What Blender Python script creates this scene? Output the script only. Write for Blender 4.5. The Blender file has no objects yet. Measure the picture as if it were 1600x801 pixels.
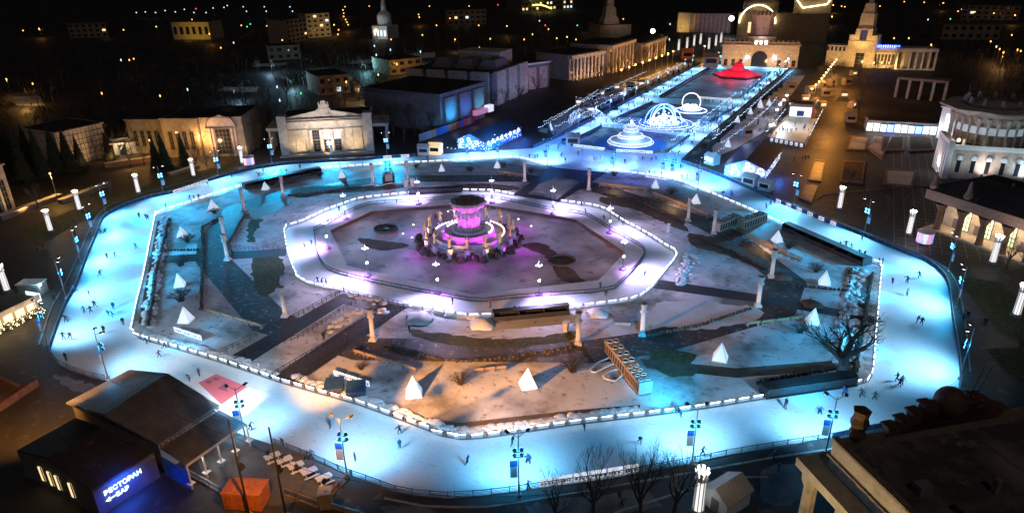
import bpy, bmesh, math, random
from mathutils import Vector, Matrix
from mathutils.geometry import tessellate_polygon
random.seed(11)
R = math.radians
SC = bpy.context.scene
COL = SC.collection
# ---------------------------------------------------------------- camera
F = 1057.06
CAM = Vector((85.127, -141.628, 67.0))
FW = Vector((-0.42374827, 0.81274483, -0.39985403))
RT = Vector((0.88963046, 0.45643325, -0.01504449))
UP = Vector((-0.17027934, 0.3620974, 0.91645536))
cd = bpy.data.cameras.new('camera'); co = bpy.data.objects.new('camera', cd); COL.objects.link(co)
cd.sensor_width = 36; cd.lens = F/1600*36; cd.clip_start = 0.5; cd.clip_end = 6000
mw = Matrix((RT, UP, -FW)).transposed().to_4x4(); mw.translation = CAM
co.matrix_world = mw
SC.camera = co
# ---------------------------------------------------------------- night sky and a faint moon
W = bpy.data.worlds.new('World'); SC.world = W; W.use_nodes = True
nt = W.node_tree; nt.nodes.clear()
sky = nt.nodes.new('ShaderNodeTexSky'); sky.sky_type = 'NISHITA'; sky.sun_disc = False
sky.sun_elevation = R(-4); sky.sun_rotation = R(200); sky.air_density = 1.2
bg = nt.nodes.new('ShaderNodeBackground'); bg.inputs['Strength'].default_value = 0.15
wo = nt.nodes.new('ShaderNodeOutputWorld')
nt.links.new(sky.outputs[0], bg.inputs[0]); nt.links.new(bg.outputs[0], wo.inputs[0])
sl = bpy.data.lights.new('moon', 'SUN'); sl.energy = 0.11; sl.angle = R(0.5); sl.color = (1.0, 0.86, 0.78)
so = bpy.data.objects.new('moon', sl); COL.objects.link(so); so.rotation_euler = (R(38), 0, R(30))
SC.view_settings.view_transform = 'Standard'; SC.view_settings.look = 'None'
SC.view_settings.exposure = 0.0; SC.view_settings.gamma = 1.0
SC.cycles.use_denoising = True
SC.cycles.sample_clamp_indirect = 2.0; SC.cycles.sample_clamp_direct = 0
SC.cycles.max_bounces = 4; SC.cycles.diffuse_bounces = 2; SC.cycles.glossy_bounces = 2; SC.cycles.transmission_bounces = 4
SC.cycles.use_light_tree = True; SC.cycles.caustics_reflective = False; SC.cycles.caustics_refractive = False
# ---------------------------------------------------------------- helpers
def at(x, y, z=0.0):
    d = FW + RT*((x-800)/F) - UP*((y-400.5)/F)
    t = (z-CAM.z)/d.z
    return CAM + d*t
def pts(s, z=0.0):
    return [at(*[float(c) for c in t.split(',')], z) for t in s.split()]
def px_scale(p): return (p-CAM).dot(FW)/F           # metres per photo pixel at p
def smooth(P, closed=False, step=2.0):
    n = len(P); out = []
    rng = range(n) if closed else range(n-1)
    for i in rng:
        p1, p2 = P[i], P[(i+1) % n]
        p0 = P[(i-1) % n] if closed or i > 0 else p1*2-p2
        p3 = P[(i+2) % n] if closed or i < n-2 else p2*2-p1
        k = max(1, int((p2-p1).length/step))
        for j in range(k):
            t = j/k
            m1 = (p2-p0)*0.35; m2 = (p3-p1)*0.35
            L = (p2-p1).length
            if m1.length > L: m1 *= L/m1.length
            if m2.length > L: m2 *= L/m2.length
            h = (2*t**3-3*t*t+1)*p1 + (t**3-2*t*t+t)*m1 + (-2*t**3+3*t*t)*p2 + (t**3-t*t)*m2
            out.append(h)
    if not closed: out.append(P[-1].copy())
    return out
def along(P, step, closed=False):
    """points every step metres along polyline P, with direction"""
    Q = P+[P[0]] if closed else P
    out = []; need = 0.0
    for a, b in zip(Q, Q[1:]):
        L = (b-a).length
        if L < 1e-6: continue
        d = (b-a)/L
        while need <= L:
            out.append((a+d*need, d)); need += step
        need -= L
    return out
class MB:
    def __init__(s): s.v = []; s.f = []; s.m = []
    def add(s, vs, fs, m=0):
        b = len(s.v); s.v += [tuple(v) for v in vs]
        s.f += [tuple(b+i for i in f) for f in fs]; s.m += [m]*len(fs)
        return s
    def box(s, x, y, z, sx, sy, h, rz=0.0, m=0, tx=1.0, ty=1.0):
        c, sn = math.cos(rz), math.sin(rz); vs = []
        for zz, kx, ky in ((z, 1, 1), (z+h, tx, ty)):
            for ax, ay in ((-1, -1), (1, -1), (1, 1), (-1, 1)):
                px, py = ax*sx/2*kx, ay*sy/2*ky
                vs.append((x+px*c-py*sn, y+px*sn+py*c, zz))
        return s.add(vs, [(3, 2, 1, 0), (4, 5, 6, 7), (0, 1, 5, 4), (1, 2, 6, 5), (2, 3, 7, 6), (3, 0, 4, 7)], m)
    def b2(s, x0, y0, z0, x1, y1, z1, m=0):
        return s.box((x0+x1)/2, (y0+y1)/2, z0, abs(x1-x0), abs(y1-y0), z1-z0, 0, m)
    def bar(s, p, q, w, h=None, m=0):
        p, q = Vector(p), Vector(q); h = h or w
        d = (q-p).normalized(); u = d.cross(Vector((0, 0, 1)))
        if u.length < 1e-4: u = Vector((1, 0, 0))
        u.normalize(); n = u.cross(d); vs = []
        for e in (p, q):
            for a, b in ((-1, -1), (1, -1), (1, 1), (-1, 1)): vs.append(e+u*(a*w/2)+n*(b*h/2))
        return s.add(vs, [(3, 2, 1, 0), (4, 5, 6, 7), (0, 1, 5, 4), (1, 2, 6, 5), (2, 3, 7, 6), (3, 0, 4, 7)], m)
    def tube(s, p, q, r0, r1=None, n=8, m=0):
        p, q = Vector(p), Vector(q); r1 = r0 if r1 is None else r1
        d = (q-p).normalized(); u = d.cross(Vector((0, 0, 1)))
        if u.length < 1e-4: u = Vector((1, 0, 0))
        u.normalize(); w = d.cross(u); vs = []
        for e, r in ((p, r0), (q, r1)):
            for i in range(n):
                a = 2*math.pi*i/n; vs.append(e+u*(r*math.cos(a))+w*(r*math.sin(a)))
        fs = [(i, (i+1) % n, n+(i+1) % n, n+i) for i in range(n)]
        return s.add(vs, fs+[tuple(range(n-1, -1, -1)), tuple(range(n, 2*n))], m)
    def path(s, P, r, n=6, m=0):
        for a, b in zip(P, P[1:]): s.tube(a, b, r, r, n, m)
        return s
    def lathe(s, prof, n=16, x=0.0, y=0.0, m=0, a0=0.0, fl=None):
        vs = []; fs = []
        for r, z in prof:
            for i in range(n):
                a = a0+2*math.pi*i/n; rr = r*(fl(i) if fl else 1)
                vs.append((x+rr*math.cos(a), y+rr*math.sin(a), z))
        for k in range(len(prof)-1):
            for i in range(n):
                j = (i+1) % n; fs.append((k*n+i, k*n+j, (k+1)*n+j, (k+1)*n+i))
        if prof[0][0] > 1e-3: fs.append(tuple(range(n-1, -1, -1)))
        if prof[-1][0] > 1e-3: fs.append(tuple((len(prof)-1)*n+i for i in range(n)))
        return s.add(vs, fs, m)
    def sheet(s, poly, z=0.0, holes=(), m=0):
        loops = [[Vector((p[0], p[1], 0)) for p in q] for q in [poly]+list(holes)]
        vs = [(p.x, p.y, z) for q in loops for p in q]
        fs = []
        for t in tessellate_polygon(loops):
            a, b, c = [Vector(vs[i]) for i in t]
            fs.append(tuple(t) if (b-a).cross(c-a).z > 0 else tuple(reversed(t)))
        return s.add(vs, fs, m)
    def prism(s, poly, z0, z1, m=0, cap=None, holes=()):
        s.sheet(poly, z1, holes, m if cap is None else cap)
        for q in [poly]+list(holes):
            n = len(q); vs = [(p[0], p[1], z0) for p in q]+[(p[0], p[1], z1) for p in q]
            s.add(vs, [(i, (i+1) % n, n+(i+1) % n, n+i) for i in range(n)], m)
        return s
    def ribbon(s, P, w, z, m=0, closed=False):
        L, Rr = [], []; n = len(P)
        for i, p in enumerate(P):
            a = P[(i-1) % n] if closed or i else p
            b = P[(i+1) % n] if closed or i < n-1 else p
            d = Vector((b[0]-a[0], b[1]-a[1], 0)).normalized(); nn = Vector((-d.y, d.x, 0))
            L.append((p[0]+nn.x*w/2, p[1]+nn.y*w/2, z)); Rr.append((p[0]-nn.x*w/2, p[1]-nn.y*w/2, z))
        k = n if closed else n-1
        return s.add(L+Rr, [(i, n+i, n+(i+1) % n, (i+1) % n) for i in range(k)], m)
    def wall(s, P, z0, z1, th, m=0, closed=False):
        n = len(P); A, B = [], []
        for i, p in enumerate(P):
            a = P[(i-1) % n] if closed or i else p
            b = P[(i+1) % n] if closed or i < n-1 else p
            d = Vector((b[0]-a[0], b[1]-a[1], 0)).normalized(); nn = Vector((-d.y, d.x, 0))*th/2
            A.append((p[0]+nn.x, p[1]+nn.y)); B.append((p[0]-nn.x, p[1]-nn.y))
        vs = [(x, y, z0) for x, y in A]+[(x, y, z1) for x, y in A]+[(x, y, z1) for x, y in B]+[(x, y, z0) for x, y in B]
        fs = []
        for i in range(n if closed else n-1):
            j = (i+1) % n
            for k in range(4):
                k2 = (k+1) % 4; fs.append((k*n+i, k*n+j, k2*n+j, k2*n+i))
        if not closed: fs += [(0, n, 2*n, 3*n), (n-1, 4*n-1, 3*n-1, 2*n-1)]
        return s.add(vs, fs, m)
    def ball(s, c, r, seg=8, rings=5, m=0, sq=1.0):
        prof = [(max(1e-4, r*math.sin(math.pi*k/rings)), c[2]-r*sq*math.cos(math.pi*k/rings)) for k in range(rings+1)]
        return s.lathe(prof, seg, c[0], c[1], m)
    def build(s, name, mats, parent=None, world=False, smooth=False):
        me = bpy.data.meshes.new(name)
        vs = s.v
        if parent is not None and world:
            inv = MWD[parent.name].inverted(); vs = [tuple(inv @ Vector(v)) for v in vs]
        me.from_pydata(vs, [], s.f)
        if not isinstance(mats, (list, tuple)): mats = [mats]
        for q in mats: me.materials.append(q)
        if len(mats) > 1: me.polygons.foreach_set('material_index', s.m)
        if smooth: me.polygons.foreach_set('use_smooth', [True]*len(me.polygons))
        me.update()
        o = bpy.data.objects.new(name, me); COL.objects.link(o)
        if parent is not None: o.parent = parent
        return o
MWD = {}
def tag(o, label=None, cat=None, group=None, kind=None):
    for k, v in (('label', label), ('category', cat), ('group', group), ('kind', kind)):
        if v: o[k] = v
    return o
def thing(name, label, cat, loc=(0, 0, 0), rz=0.0, group=None):
    o = bpy.data.objects.new(name, None); COL.objects.link(o)
    o.location = loc; o.rotation_euler = (0, 0, rz); o.empty_display_size = 0.5
    MWD[o.name] = Matrix.Translation(Vector(loc)) @ Matrix.Rotation(rz, 4, 'Z')
    return tag(o, label, cat, group)
def copy_tree(o, loc=None, rz=None, label=None, parent=None, scale=None):
    c = o.copy(); COL.objects.link(c)
    if parent is not None: c.parent = parent
    if loc is not None: c.location = loc
    if rz is not None: c.rotation_euler = (0, 0, rz)
    if scale is not None: c.scale = scale if hasattr(scale, '__len__') else (scale,)*3
    if label: c['label'] = label
    for ch in list(KIDS.get(o.name, o.children)): copy_tree(ch, parent=c)
    return c
KIDS = {}
def spot(loc, target, power, color, ang=90, blend=0.6, rad=0.25, parent=None):
    l = bpy.data.lights.new('lamp_light', 'SPOT'); l.energy = power; l.color = color
    l.spot_size = R(ang); l.spot_blend = blend; l.shadow_soft_size = rad
    o = bpy.data.objects.new('lamp_light', l); COL.objects.link(o)
    o.location = loc; o.rotation_euler = (Vector(target)-Vector(loc)).to_track_quat('-Z', 'Y').to_euler()
    return o
def point(loc, power, color, rad=0.2):
    l = bpy.data.lights.new('lamp_light', 'POINT'); l.energy = power; l.color = color; l.shadow_soft_size = rad
    o = bpy.data.objects.new('lamp_light', l); COL.objects.link(o); o.location = loc
    return o
ORD = 'first second third fourth fifth sixth seventh eighth ninth tenth eleventh twelfth thirteenth fourteenth fifteenth sixteenth seventeenth eighteenth nineteenth twentieth'.split()
TENS = {2: 'twenty', 3: 'thirty', 4: 'forty', 5: 'fifty', 6: 'sixty'}
def ordw(i):
    i += 1
    if i <= 20: return ORD[i-1]
    t, u = divmod(i, 10)
    return (TENS[t][:-1]+'ieth') if u == 0 else TENS[t]+'-'+ORD[u-1]
# ---------------------------------------------------------------- materials
def mat(name, col, rough=0.7, metal=0.0, var=0.0, scale=1.0, bump=0.0, col2=None, spec=0.5, detail=4, lo=0.35, hi=0.65, w=None):
    m = bpy.data.materials.new(name); m.use_nodes = True; t = m.node_tree
    b = t.nodes['Principled BSDF']
    b.inputs['Roughness'].default_value = rough; b.inputs['Metallic'].default_value = metal
    b.inputs['Specular IOR Level'].default_value = spec
    b.inputs['Base Color'].default_value = (*col, 1)
    if var or col2 or bump:
        tc = t.nodes.new('ShaderNodeTexCoord'); n = t.nodes.new('ShaderNodeTexNoise')
        n.inputs['Scale'].default_value = scale; n.inputs['Detail'].default_value = detail
        n.inputs['Roughness'].default_value = 0.62
        t.links.new(tc.outputs['Object'], n.inputs['Vector'])
        if var or col2:
            r = t.nodes.new('ShaderNodeValToRGB')
            c2 = col2 or tuple(max(0, c*(1-var)) for c in col)
            c1 = col if col2 else tuple(min(1, c*(1+var*0.6)) for c in col)
            r.color_ramp.elements[0].position = lo; r.color_ramp.elements[1].position = hi
            r.color_ramp.elements[0].color = (*c2, 1); r.color_ramp.elements[1].color = (*c1, 1)
            t.links.new(n.outputs['Fac'], r.inputs[0]); t.links.new(r.outputs[0], b.inputs['Base Color'])
        if bump:
            bp = t.nodes.new('ShaderNodeBump'); bp.inputs['Strength'].default_value = bump; bp.inputs['Distance'].default_value = 0.3
            t.links.new(n.outputs['Fac'], bp.inputs['Height']); t.links.new(bp.outputs[0], b.inputs['Normal'])
    return m
def emit(name, col, strength, sample=True, base=(0.8, 0.8, 0.8)):
    m = bpy.data.materials.new(name); m.use_nodes = True; b = m.node_tree.nodes['Principled BSDF']
    b.inputs['Base Color'].default_value = (*base, 1); b.inputs['Emission Color'].default_value = (*col, 1)
    b.inputs['Emission Strength'].default_value = strength; b.inputs['Roughness'].default_value = 0.6
    if not sample: m.cycles.emission_sampling = 'NONE'
    return m
M = {}
# ================================================================ the ground, the ice and the garden
def layered(name, c1, c2, c3, s1, s2, rough=0.8, bump=0.25, e1=(0.42, 0.6), e2=(0.5, 0.7), spec=0.3):
    """two noises: c1 broken by patches of c2, with finer flecks of c3"""
    m = mat(name, c1, rough, 0, 0, s1, bump, c2, spec, 6, *e1); t = m.node_tree
    b = t.nodes['Principled BSDF']; tc = [n for n in t.nodes if n.type == 'TEX_COORD'][0]
    r1 = [n for n in t.nodes if n.type == 'VALTORGB'][0]
    n2 = t.nodes.new('ShaderNodeTexNoise'); n2.inputs['Scale'].default_value = s2; n2.inputs['Detail'].default_value = 8; n2.inputs['Roughness'].default_value = 0.7
    t.links.new(tc.outputs['Object'], n2.inputs['Vector'])
    r2 = t.nodes.new('ShaderNodeValToRGB'); r2.color_ramp.elements[0].position = e2[0]; r2.color_ramp.elements[1].position = e2[1]
    t.links.new(n2.outputs['Fac'], r2.inputs[0])
    mx = t.nodes.new('ShaderNodeMix'); mx.data_type = 'RGBA'; mx.inputs['B'].default_value = (*c3, 1)
    t.links.new(r1.outputs[0], mx.inputs['A']); t.links.new(r2.outputs[0], mx.inputs['Factor']); t.links.new(mx.outputs['Result'], b.inputs['Base Color'])
    return m
M['asphalt'] = layered('asphalt', (0.062, 0.058, 0.056), (0.032, 0.032, 0.034), (0.17, 0.165, 0.16), 0.05, 0.42, 0.62, 0.15, (0.38, 0.6), (0.57, 0.7), 0.4)
M['pave'] = layered('dark_paving', (0.085, 0.075, 0.07), (0.055, 0.05, 0.047), (0.3, 0.29, 0.29), 0.12, .8, 0.6, 0.1, (.42, .6), (.55, .66))
M['snow'] = layered('old_snow', (0.56, 0.56, 0.58), (0.2, 0.18, 0.165), (0.16, 0.135, 0.11), 0.07, 0.55, 0.85, 0.8, (0.37, 0.54), (0.56, 0.66))
M['snow_clean'] = layered('trodden_snow', (0.7, 0.7, 0.72), (0.5, 0.49, 0.49), (0.36, 0.33, 0.3), 0.12, 0.9, 0.8, 0.4, (0.3, 0.6), (0.6, 0.75))
M['soil'] = layered('bare_soil', (0.12, 0.085, 0.06), (0.07, 0.052, 0.04), (0.3, 0.27, 0.25), 0.4, 1.4, 0.9, 0.5, (0.4, 0.6), (0.6, 0.75))
M['grass'] = layered('winter_grass', (0.09, 0.085, 0.035), (0.05, 0.055, 0.02), (0.3, 0.29, 0.26), 0.9, 1.8, 0.9, 0.5, (0.4, 0.6), (0.58, 0.72))
M['poolfloor'] = layered('pool_floor', (0.3, 0.26, 0.27), (0.48, 0.5, 0.54), (0.07, 0.06, 0.06), 0.045, 0.25, 0.55, 0.15, (0.42, 0.58), (0.55, 0.72))
M['water_ice'] = mat('frozen_puddle', (0.13, 0.14, 0.16), 0.5, 0, 0.4, 0.3, 0.05)
M['stone'] = mat('pale_stone', (0.5, 0.46, 0.42), 0.8, 0, 0.25, 1.5, 0.15)
M['granite'] = mat('brown_granite', (0.2, 0.11, 0.075), 0.6, 0, 0.35, 2.0, 0.1)
M['concrete'] = mat('grey_concrete', (0.3, 0.29, 0.28), 0.8, 0, 0.3, 0.8, 0.1)
M['darkdeck'] = mat('dark_deck', (0.045, 0.04, 0.042), 0.55, 0, 0.3, 1.2, 0.1)
M['rubber'] = mat('grey_rubber_flooring', (0.11, 0.11, 0.12), 0.7, 0, 0.25, 0.7, 0.05)
# ice: scraped, faintly mottled, dull shine
ice = layered('rink_ice', (0.74, 0.8, 0.84), (0.62, 0.71, 0.77), (0.36, 0.46, 0.53), 0.07, 1.9, 0.34, 0.02, (0.3, 0.68), (0.55, 0.68), 0.5)
_t = ice.node_tree; _m = _t.nodes.new('ShaderNodeMapping'); _m.inputs['Scale'].default_value = (.35, 1.6, 1); _m.inputs['Rotation'].default_value = (0, 0, .5)
_c = [n for n in _t.nodes if n.type == 'TEX_COORD'][0]; _s = [n for n in _t.nodes if n.type == 'TEX_NOISE'][1]; _t.links.new(_c.outputs['Object'], _m.inputs['Vector']); _t.links.new(_m.outputs[0], _s.inputs['Vector']); _s.inputs['Distortion'].default_value = 1.5
_r = _t.nodes.new('ShaderNodeMapRange'); _r.inputs['To Min'].default_value = .22; _r.inputs['To Max'].default_value = .6; _t.links.new(_s.outputs['Fac'], _r.inputs['Value']); _t.links.new(_r.outputs[0], _t.nodes['Principled BSDF'].inputs['Roughness'])
M['ice'] = ice
ob = lambda mb, name, m, kind='structure', **k: tag(mb.build(name, m, **k), None, None, None, kind)

# ground: one sheet to beyond the horizon

RINK_OUT_A = "1064,254 1104,268 1125,276 1162,292 1199,309 1237,325 1275,340 1350,370 1417,398 1440,406 1462,420 1477,437 1483,456 1488,500 1497,550 1500,595 1494,622 1470,645 1400,664 1300,685 1200,701 1139,711 1076,724 1000,738 948,748 840,763 800,769 750,775 700,778 650,774 615,767 575,752 540,740 483,715 445,700 400,686 300,650 220,615 165,594 145,590 112,579 92,569 81,555 79,545 100,485 120,447 138,400 150,372 162,342 180,330 200,321 237,309 275,301 325,284 362,273 400,264 450,257 500,254 550,251.5 600,248 650,244 700,240.5 740,237.5 800,234 834,231.5"
RINK_IN = "206,516 213,480 225,430 243,338 252,333 310,314 380,291.5 440,277.5 497,265.5 600,258.5 700,253.5 800,248 835,255 870,262 920,267 1000,274 1050,281 1075,290 1120,308 1165,327 1225,353 1290,381 1350,405 1372,413 1377,420 1374,450 1371,490 1368,520 1365,560 1362,585 1356,596 1338,601 1250,612.5 1180,625 1100,638 1000,651 900,663 800,678 755,684 720,686 692,681 640,661 560,632 500,615 440,598 345,566 275,545 218,528"
RING_OUT = "445,362 450,355 470,349 507,332 526,325 557,314 582,310 620,306 660,301.5 720,299 770,300.5 800,306 835,311 875,316 937,326 975,348 1012,368 1040,386 1053,393 1057,400 1053,408 1031,435 1020,449 1005,462 984,470 956,475 900,482 830,489 770,495 735,496 700,492 665,484.5 637,478 595,467 537,455 487,446 468,437 460,424 451,400 446,375"
RING_IN = "490,360 515,422 735,470 805,465.5 930,456.5 960,451 1008,394 955,360 915,336 862,328 780,311 738,308.5 640,315 570,321.5"
POOL = "516,360 543,415 738,460 935,438 977,394 900,343 820,329 735,317 640,325 581,330"
RO = smooth(pts(RINK_OUT_A), False); RI = smooth(pts(RINK_IN), True); GO = smooth(pts(RING_OUT), True)
GI = pts(RING_IN); PO = pts(POOL)
alley_l = pts("834,231.5 880,211 936,183 999,150 1095,99.5"); alley_r = pts("1235,107.5 1170,161 1100,220.5 1064,254")
rink_poly = RO[:-1] + alley_l + alley_r[:-1]
ob(MB().sheet([(-2600, -600), (1600, -600), (1600, 2600), (-2600, 2600)], 0.0, [PO]), 'ground', M['asphalt'])
ob(MB().sheet(rink_poly, 0.05, [RI]), 'ice_rink', M['ice'])
ob(MB().sheet(GO, 0.06, [GI]), 'ring_ice_rink', M['ice'])
# plinth round the big rink so that its edge has a step
# garden between the two rinks
ob(MB().sheet(RI, 0.012, [GO]), 'snow_lawn', M['snow'])
ob(MB().sheet(GI, 0.05, [PO]), 'pool_terrace', M['snow_clean'])

ob(MB().sheet(PO, -0.9), 'pool_floor', M['poolfloor'])
pw = MB()
for i in range(len(PO)):
    a, b = PO[i], PO[(i+1) % len(PO)]
    pw.add([(a.x, a.y, -0.9), (b.x, b.y, -0.9), (b.x, b.y, 0.046), (a.x, a.y, 0.046)], [(0, 1, 2, 3)])
ob(pw, 'pool_kerb', M['granite'])
C0 = Vector((0.5, 0, 0))
# garden path: an octagonal band that the white statue pillars stand on
PILL = [at(*p) for p in ((446, 494), (583, 531), (903, 537), (1003, 523), (1184, 478), (1205, 433), (1115, 365), (1075, 345), (920, 296), (820, 283), (637, 283), (583, 287), (443, 307), (382, 329), (352, 376), (356, 406))]
pc = sum(PILL, Vector())/len(PILL)
ins = [pc+(p-pc)*0.985 for p in PILL]; outs = [p+(p-pc).normalized()*7.5 for p in PILL]
ob(MB().sheet(outs, 0.02, [ins]), 'garden_path', M['pave'])
def zone(name, s, z, m):
    P = pts(s)
    if name.endswith('_patch'):
        P = smooth(P, True, 1.2); rz_ = random.Random(len(s)); P = [p+Vector((rz_.uniform(-.5, .5), rz_.uniform(-.5, .5), 0)) for p in P]
    return ob(MB().sheet(P, z), name, M[m])
zone('front_walkway', "537,457 637,479.5 459,603 344,565", 0.03, 'darkdeck')
zone('front_lawn_panel', "536,475 588,487 560,500 426,588 398,578 385,570", 0.036, 'snow')
zone('rear_walkway', "862,261.5 950,268.5 874,316 800,305", 0.03, 'darkdeck')
zone('rear_lawn_panel', "843,287 870,277 897,281 905,285 871,311 826,303", 0.036, 'snow')
zone('right_walkway', "1031,437 1200,462 1367,494 1365,505 1195,474 1019,450", 0.03, 'darkdeck')
zone('left_walkway', "450,388 446,400 231,413 233,401", 0.03, 'darkdeck')
for nm, s, m in (('lawn_patch', "640,516 700,522 770,529 840,526 905,517 890,533 800,543 720,540 660,530", 'grass'),
                 ('lawn_patch', "395,404 430,400 445,415 432,450 414,462 396,448", 'grass'),
                 ('lawn_patch', "390,345 412,342 400,360 396,378 386,375", 'grass'),
                 ('soil_patch', "470,293 590,287 640,291 600,297 520,302 470,309 452,303", 'soil'),
                 ('soil_patch', "940,308 1000,313 1060,340 1075,362 1030,345 985,325 945,318", 'soil'),
                 ('soil_patch', "1075,365 1120,372 1190,400 1200,425 1140,400 1085,385", 'soil'),
                 ('soil_patch', "1012,552 1050,545 1090,556 1080,572 1088,584 1050,588 1026,578", 'grass'),
                 ('soil_patch', "648,296 740,287 800,290 810,297 740,299 650,301", 'soil'),
                 ('soil_patch', "470,510 530,492 500,520 430,560 400,560", 'soil'),
                 ('soil_patch', "1040,470 1185,480 1180,500 1090,515 1010,500", 'snow_clean'),
                 ('soil_patch', "380,338 440,311 455,318 400,342", 'granite')):
    zone(nm, s, 0.024, m)
# hard standing under the cafe terrace and shelters, and the paved strip outside the fence
zone('terrace_paving', "300,700 390,676 545,738 530,770 430,790 330,770", 0.012, 'rubber')
# the alley: two ice lanes run round fountain islands
M['island'] = layered('island_turf', (0.3, 0.33, 0.36), (0.1, 0.11, 0.12), (0.35, 0.38, 0.4), .12, .5, .7, .2)
ISL = []
for nm, s in (('front_island', "878,221 898,219 940,199 1000,205 1076,215 1042,239 1000,240.5 960,236 905,230 880,226"),
              ('middle_island', "955,190 1020,161 1148,170 1103,195 1080,208 1030,204"),
              ('far_island', "1030,153 1085,123 1108,107 1205,113 1160,152 1140,157")):
    P = pts(s); ISL.append(P)
    ob(MB().prism(P, 0.0, 0.25), nm, M['island'])

def kerb(s, label=None, w=.3, h=.13, m='concrete'): ob(MB().wall(smooth(pts(s), False, 3), 0, h, w), 'kerb', M[m])
kerb("1310,700 1200,716 1080,738 1000,752 850,778 760,792 660,790 600,778"); kerb("1500,800 1420,700 1310,712"); kerb("60,540 82,478 104,440 122,400 136,368 150,340 172,320 230,300 330,274 400,256")
kerb("1075,252 1130,273 1250,323 1360,366 1440,398 1480,420 1498,450 1510,520 1516,580"); kerb("1560,300 1440,290 1330,300 1285,305 1275,312"); kerb("1200,745 1140,745 1060,770 960,801")
zone('wet_patch', "820,790 1000,765 1030,790 900,815", .008, 'water_ice'); zone('wet_patch', "85,585 140,600 150,612 112,612", .008, 'water_ice'); zone('wet_patch', "1190,735 1270,725 1290,760 1200,790", .008, 'water_ice'); zone('wet_patch', "600,790 680,795 700,815 610,815", .008, 'water_ice')
for s_ in ("330,300 395,276 480,262 600,262 600,270 480,275 400,292", ): pass
zone('garden_step', "1000,560 1150,575 1340,560 1345,574 1150,590 1010,575", .026, 'soil'); zone('garden_step', "560,640 720,660 900,640 1000,632 1000,637 900,646 720,668 560,648", .026, 'soil'); zone('garden_step', "246,345 258,345 250,400 240,445 228,505 216,505", .026, 'soil')

# rough ridges of snow thrown up along the inside of the lit fences
def berm(s, off, wdt, h, n, label):
    P = smooth(pts(s), False, 2); m = MB(); rr_ = random.Random(n); o0 = P[0]
    for p, d in along(P, sum((b-a).length for a, b in zip(P, P[1:]))/n):
        nn = Vector((-d.y, d.x, 0)); nn = nn if nn.dot(-p) > 0 else -nn
        q = p-o0+nn*(off+rr_.uniform(-wdt, wdt)); r_ = rr_.uniform(.4, 1.1); m.lathe([(r_, -.05), (r_*.8, h*.5*rr_.uniform(.6, 1.2)), (r_*.35, h*rr_.uniform(.7, 1.1)), (.01, h)], 7, q.x, q.y, a0=rr_.random()*3, fl=lambda i: rr_.uniform(.8, 1.2))
    o = m.build('snow_ridge', M['snow_clean'], smooth=True); o.location = o0; tag(o, label, 'snow', None, 'stuff')
berm("208,514 214,480 226,430 244,340", 2.6, 1.1, .45, 150, 'rough ridge of thrown snow inside the left lit fence')
berm("1370,425 1370,450 1366,490 1361,530 1356,580", 4.2, 1.8, .5, 120, 'rough snow between hedge and right lit fence')
berm("450,596 560,629 640,658 692,678 720,683 800,675 900,660 1000,648", 1.6, .5, .3, 150, 'low snow ridge behind the lower lit fences')
berm("216,524 275,542 345,562 420,590", 1.4, .4, .35, 70, 'low snow ridge behind the lit fence at the lower left')
berm("540,466 585,480 560,498 520,520", 2.0, 1.5, .4, 40, 'lumpy snow in the front walkway panel'); berm("640,482 700,500 760,505", 2.2, .8, .5, 50, 'lumpy snow below the ring fence'); berm("1040,440 1062,405 1055,395", -3, 1.5, .4, 40, 'lumpy snow outside the right bend of the ring')

# paving joints of the promenade and scattered patches of trodden snow outside the ice
jm = MB()
for k in range(34):
    x = 98+k*2.6
    jm.add([(x, 40, .006), (x+.16, 40, .006), (x+.16, 190, .006), (x, 190, .006)], [(0, 1, 2, 3)])
for k in range(50): y = 42+k*3; jm.add([(98, y, .0065), (186, y, .0065), (186, y+.16, .0065), (98, y+.16, .0065)], [(0, 1, 2, 3)])
ob(jm, 'paving_joints', M['concrete'])
# ================================================================ fences, masts and lamps of the rinks
M['wht'] = mat('white_paint', (0.75, 0.76, 0.78), 0.5, 0, 0.1, 3)
M['dark'] = mat('dark_metal', (0.03, 0.03, 0.035), 0.5, 0.4)
M['steel'] = mat('galvanised_steel', (0.3, 0.31, 0.33), 0.45, 0.7)
M['bluefence'] = mat('blue_fence_cloth', (0.02, 0.07, 0.16), 0.7, 0, 0.4, 2.0)
M['blk'] = mat('black_paint', (0.015, 0.015, 0.018), 0.6)
M['bannerblue'] = mat('blue_banner_cloth', (0.03, 0.12, 0.45), 0.7)
M['bannerwhite'] = mat('white_banner_cloth', (0.7, 0.72, 0.75), 0.7)
M['led'] = emit('lit_led_tube', (0.85, 0.93, 1.0), 7)
M['ledpanel'] = emit('lit_fence_panel', (0.7, 0.88, 1.0), 0.3, True, (.35, .38, .42))
M['ledpink'] = emit('lit_pink_tube', (0.95, 0.9, 1.0), 7)
M['blueglow'] = emit('blue_lamp_lens', (0.05, 0.4, 1.0), 14, False)
M['whiteglow'] = emit('white_lamp_lens', (1.0, 0.97, 0.92), 18, False)
M['amberglow'] = emit('amber_lamp_lens', (1.0, 0.42, 0.08), 20, False)
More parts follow.
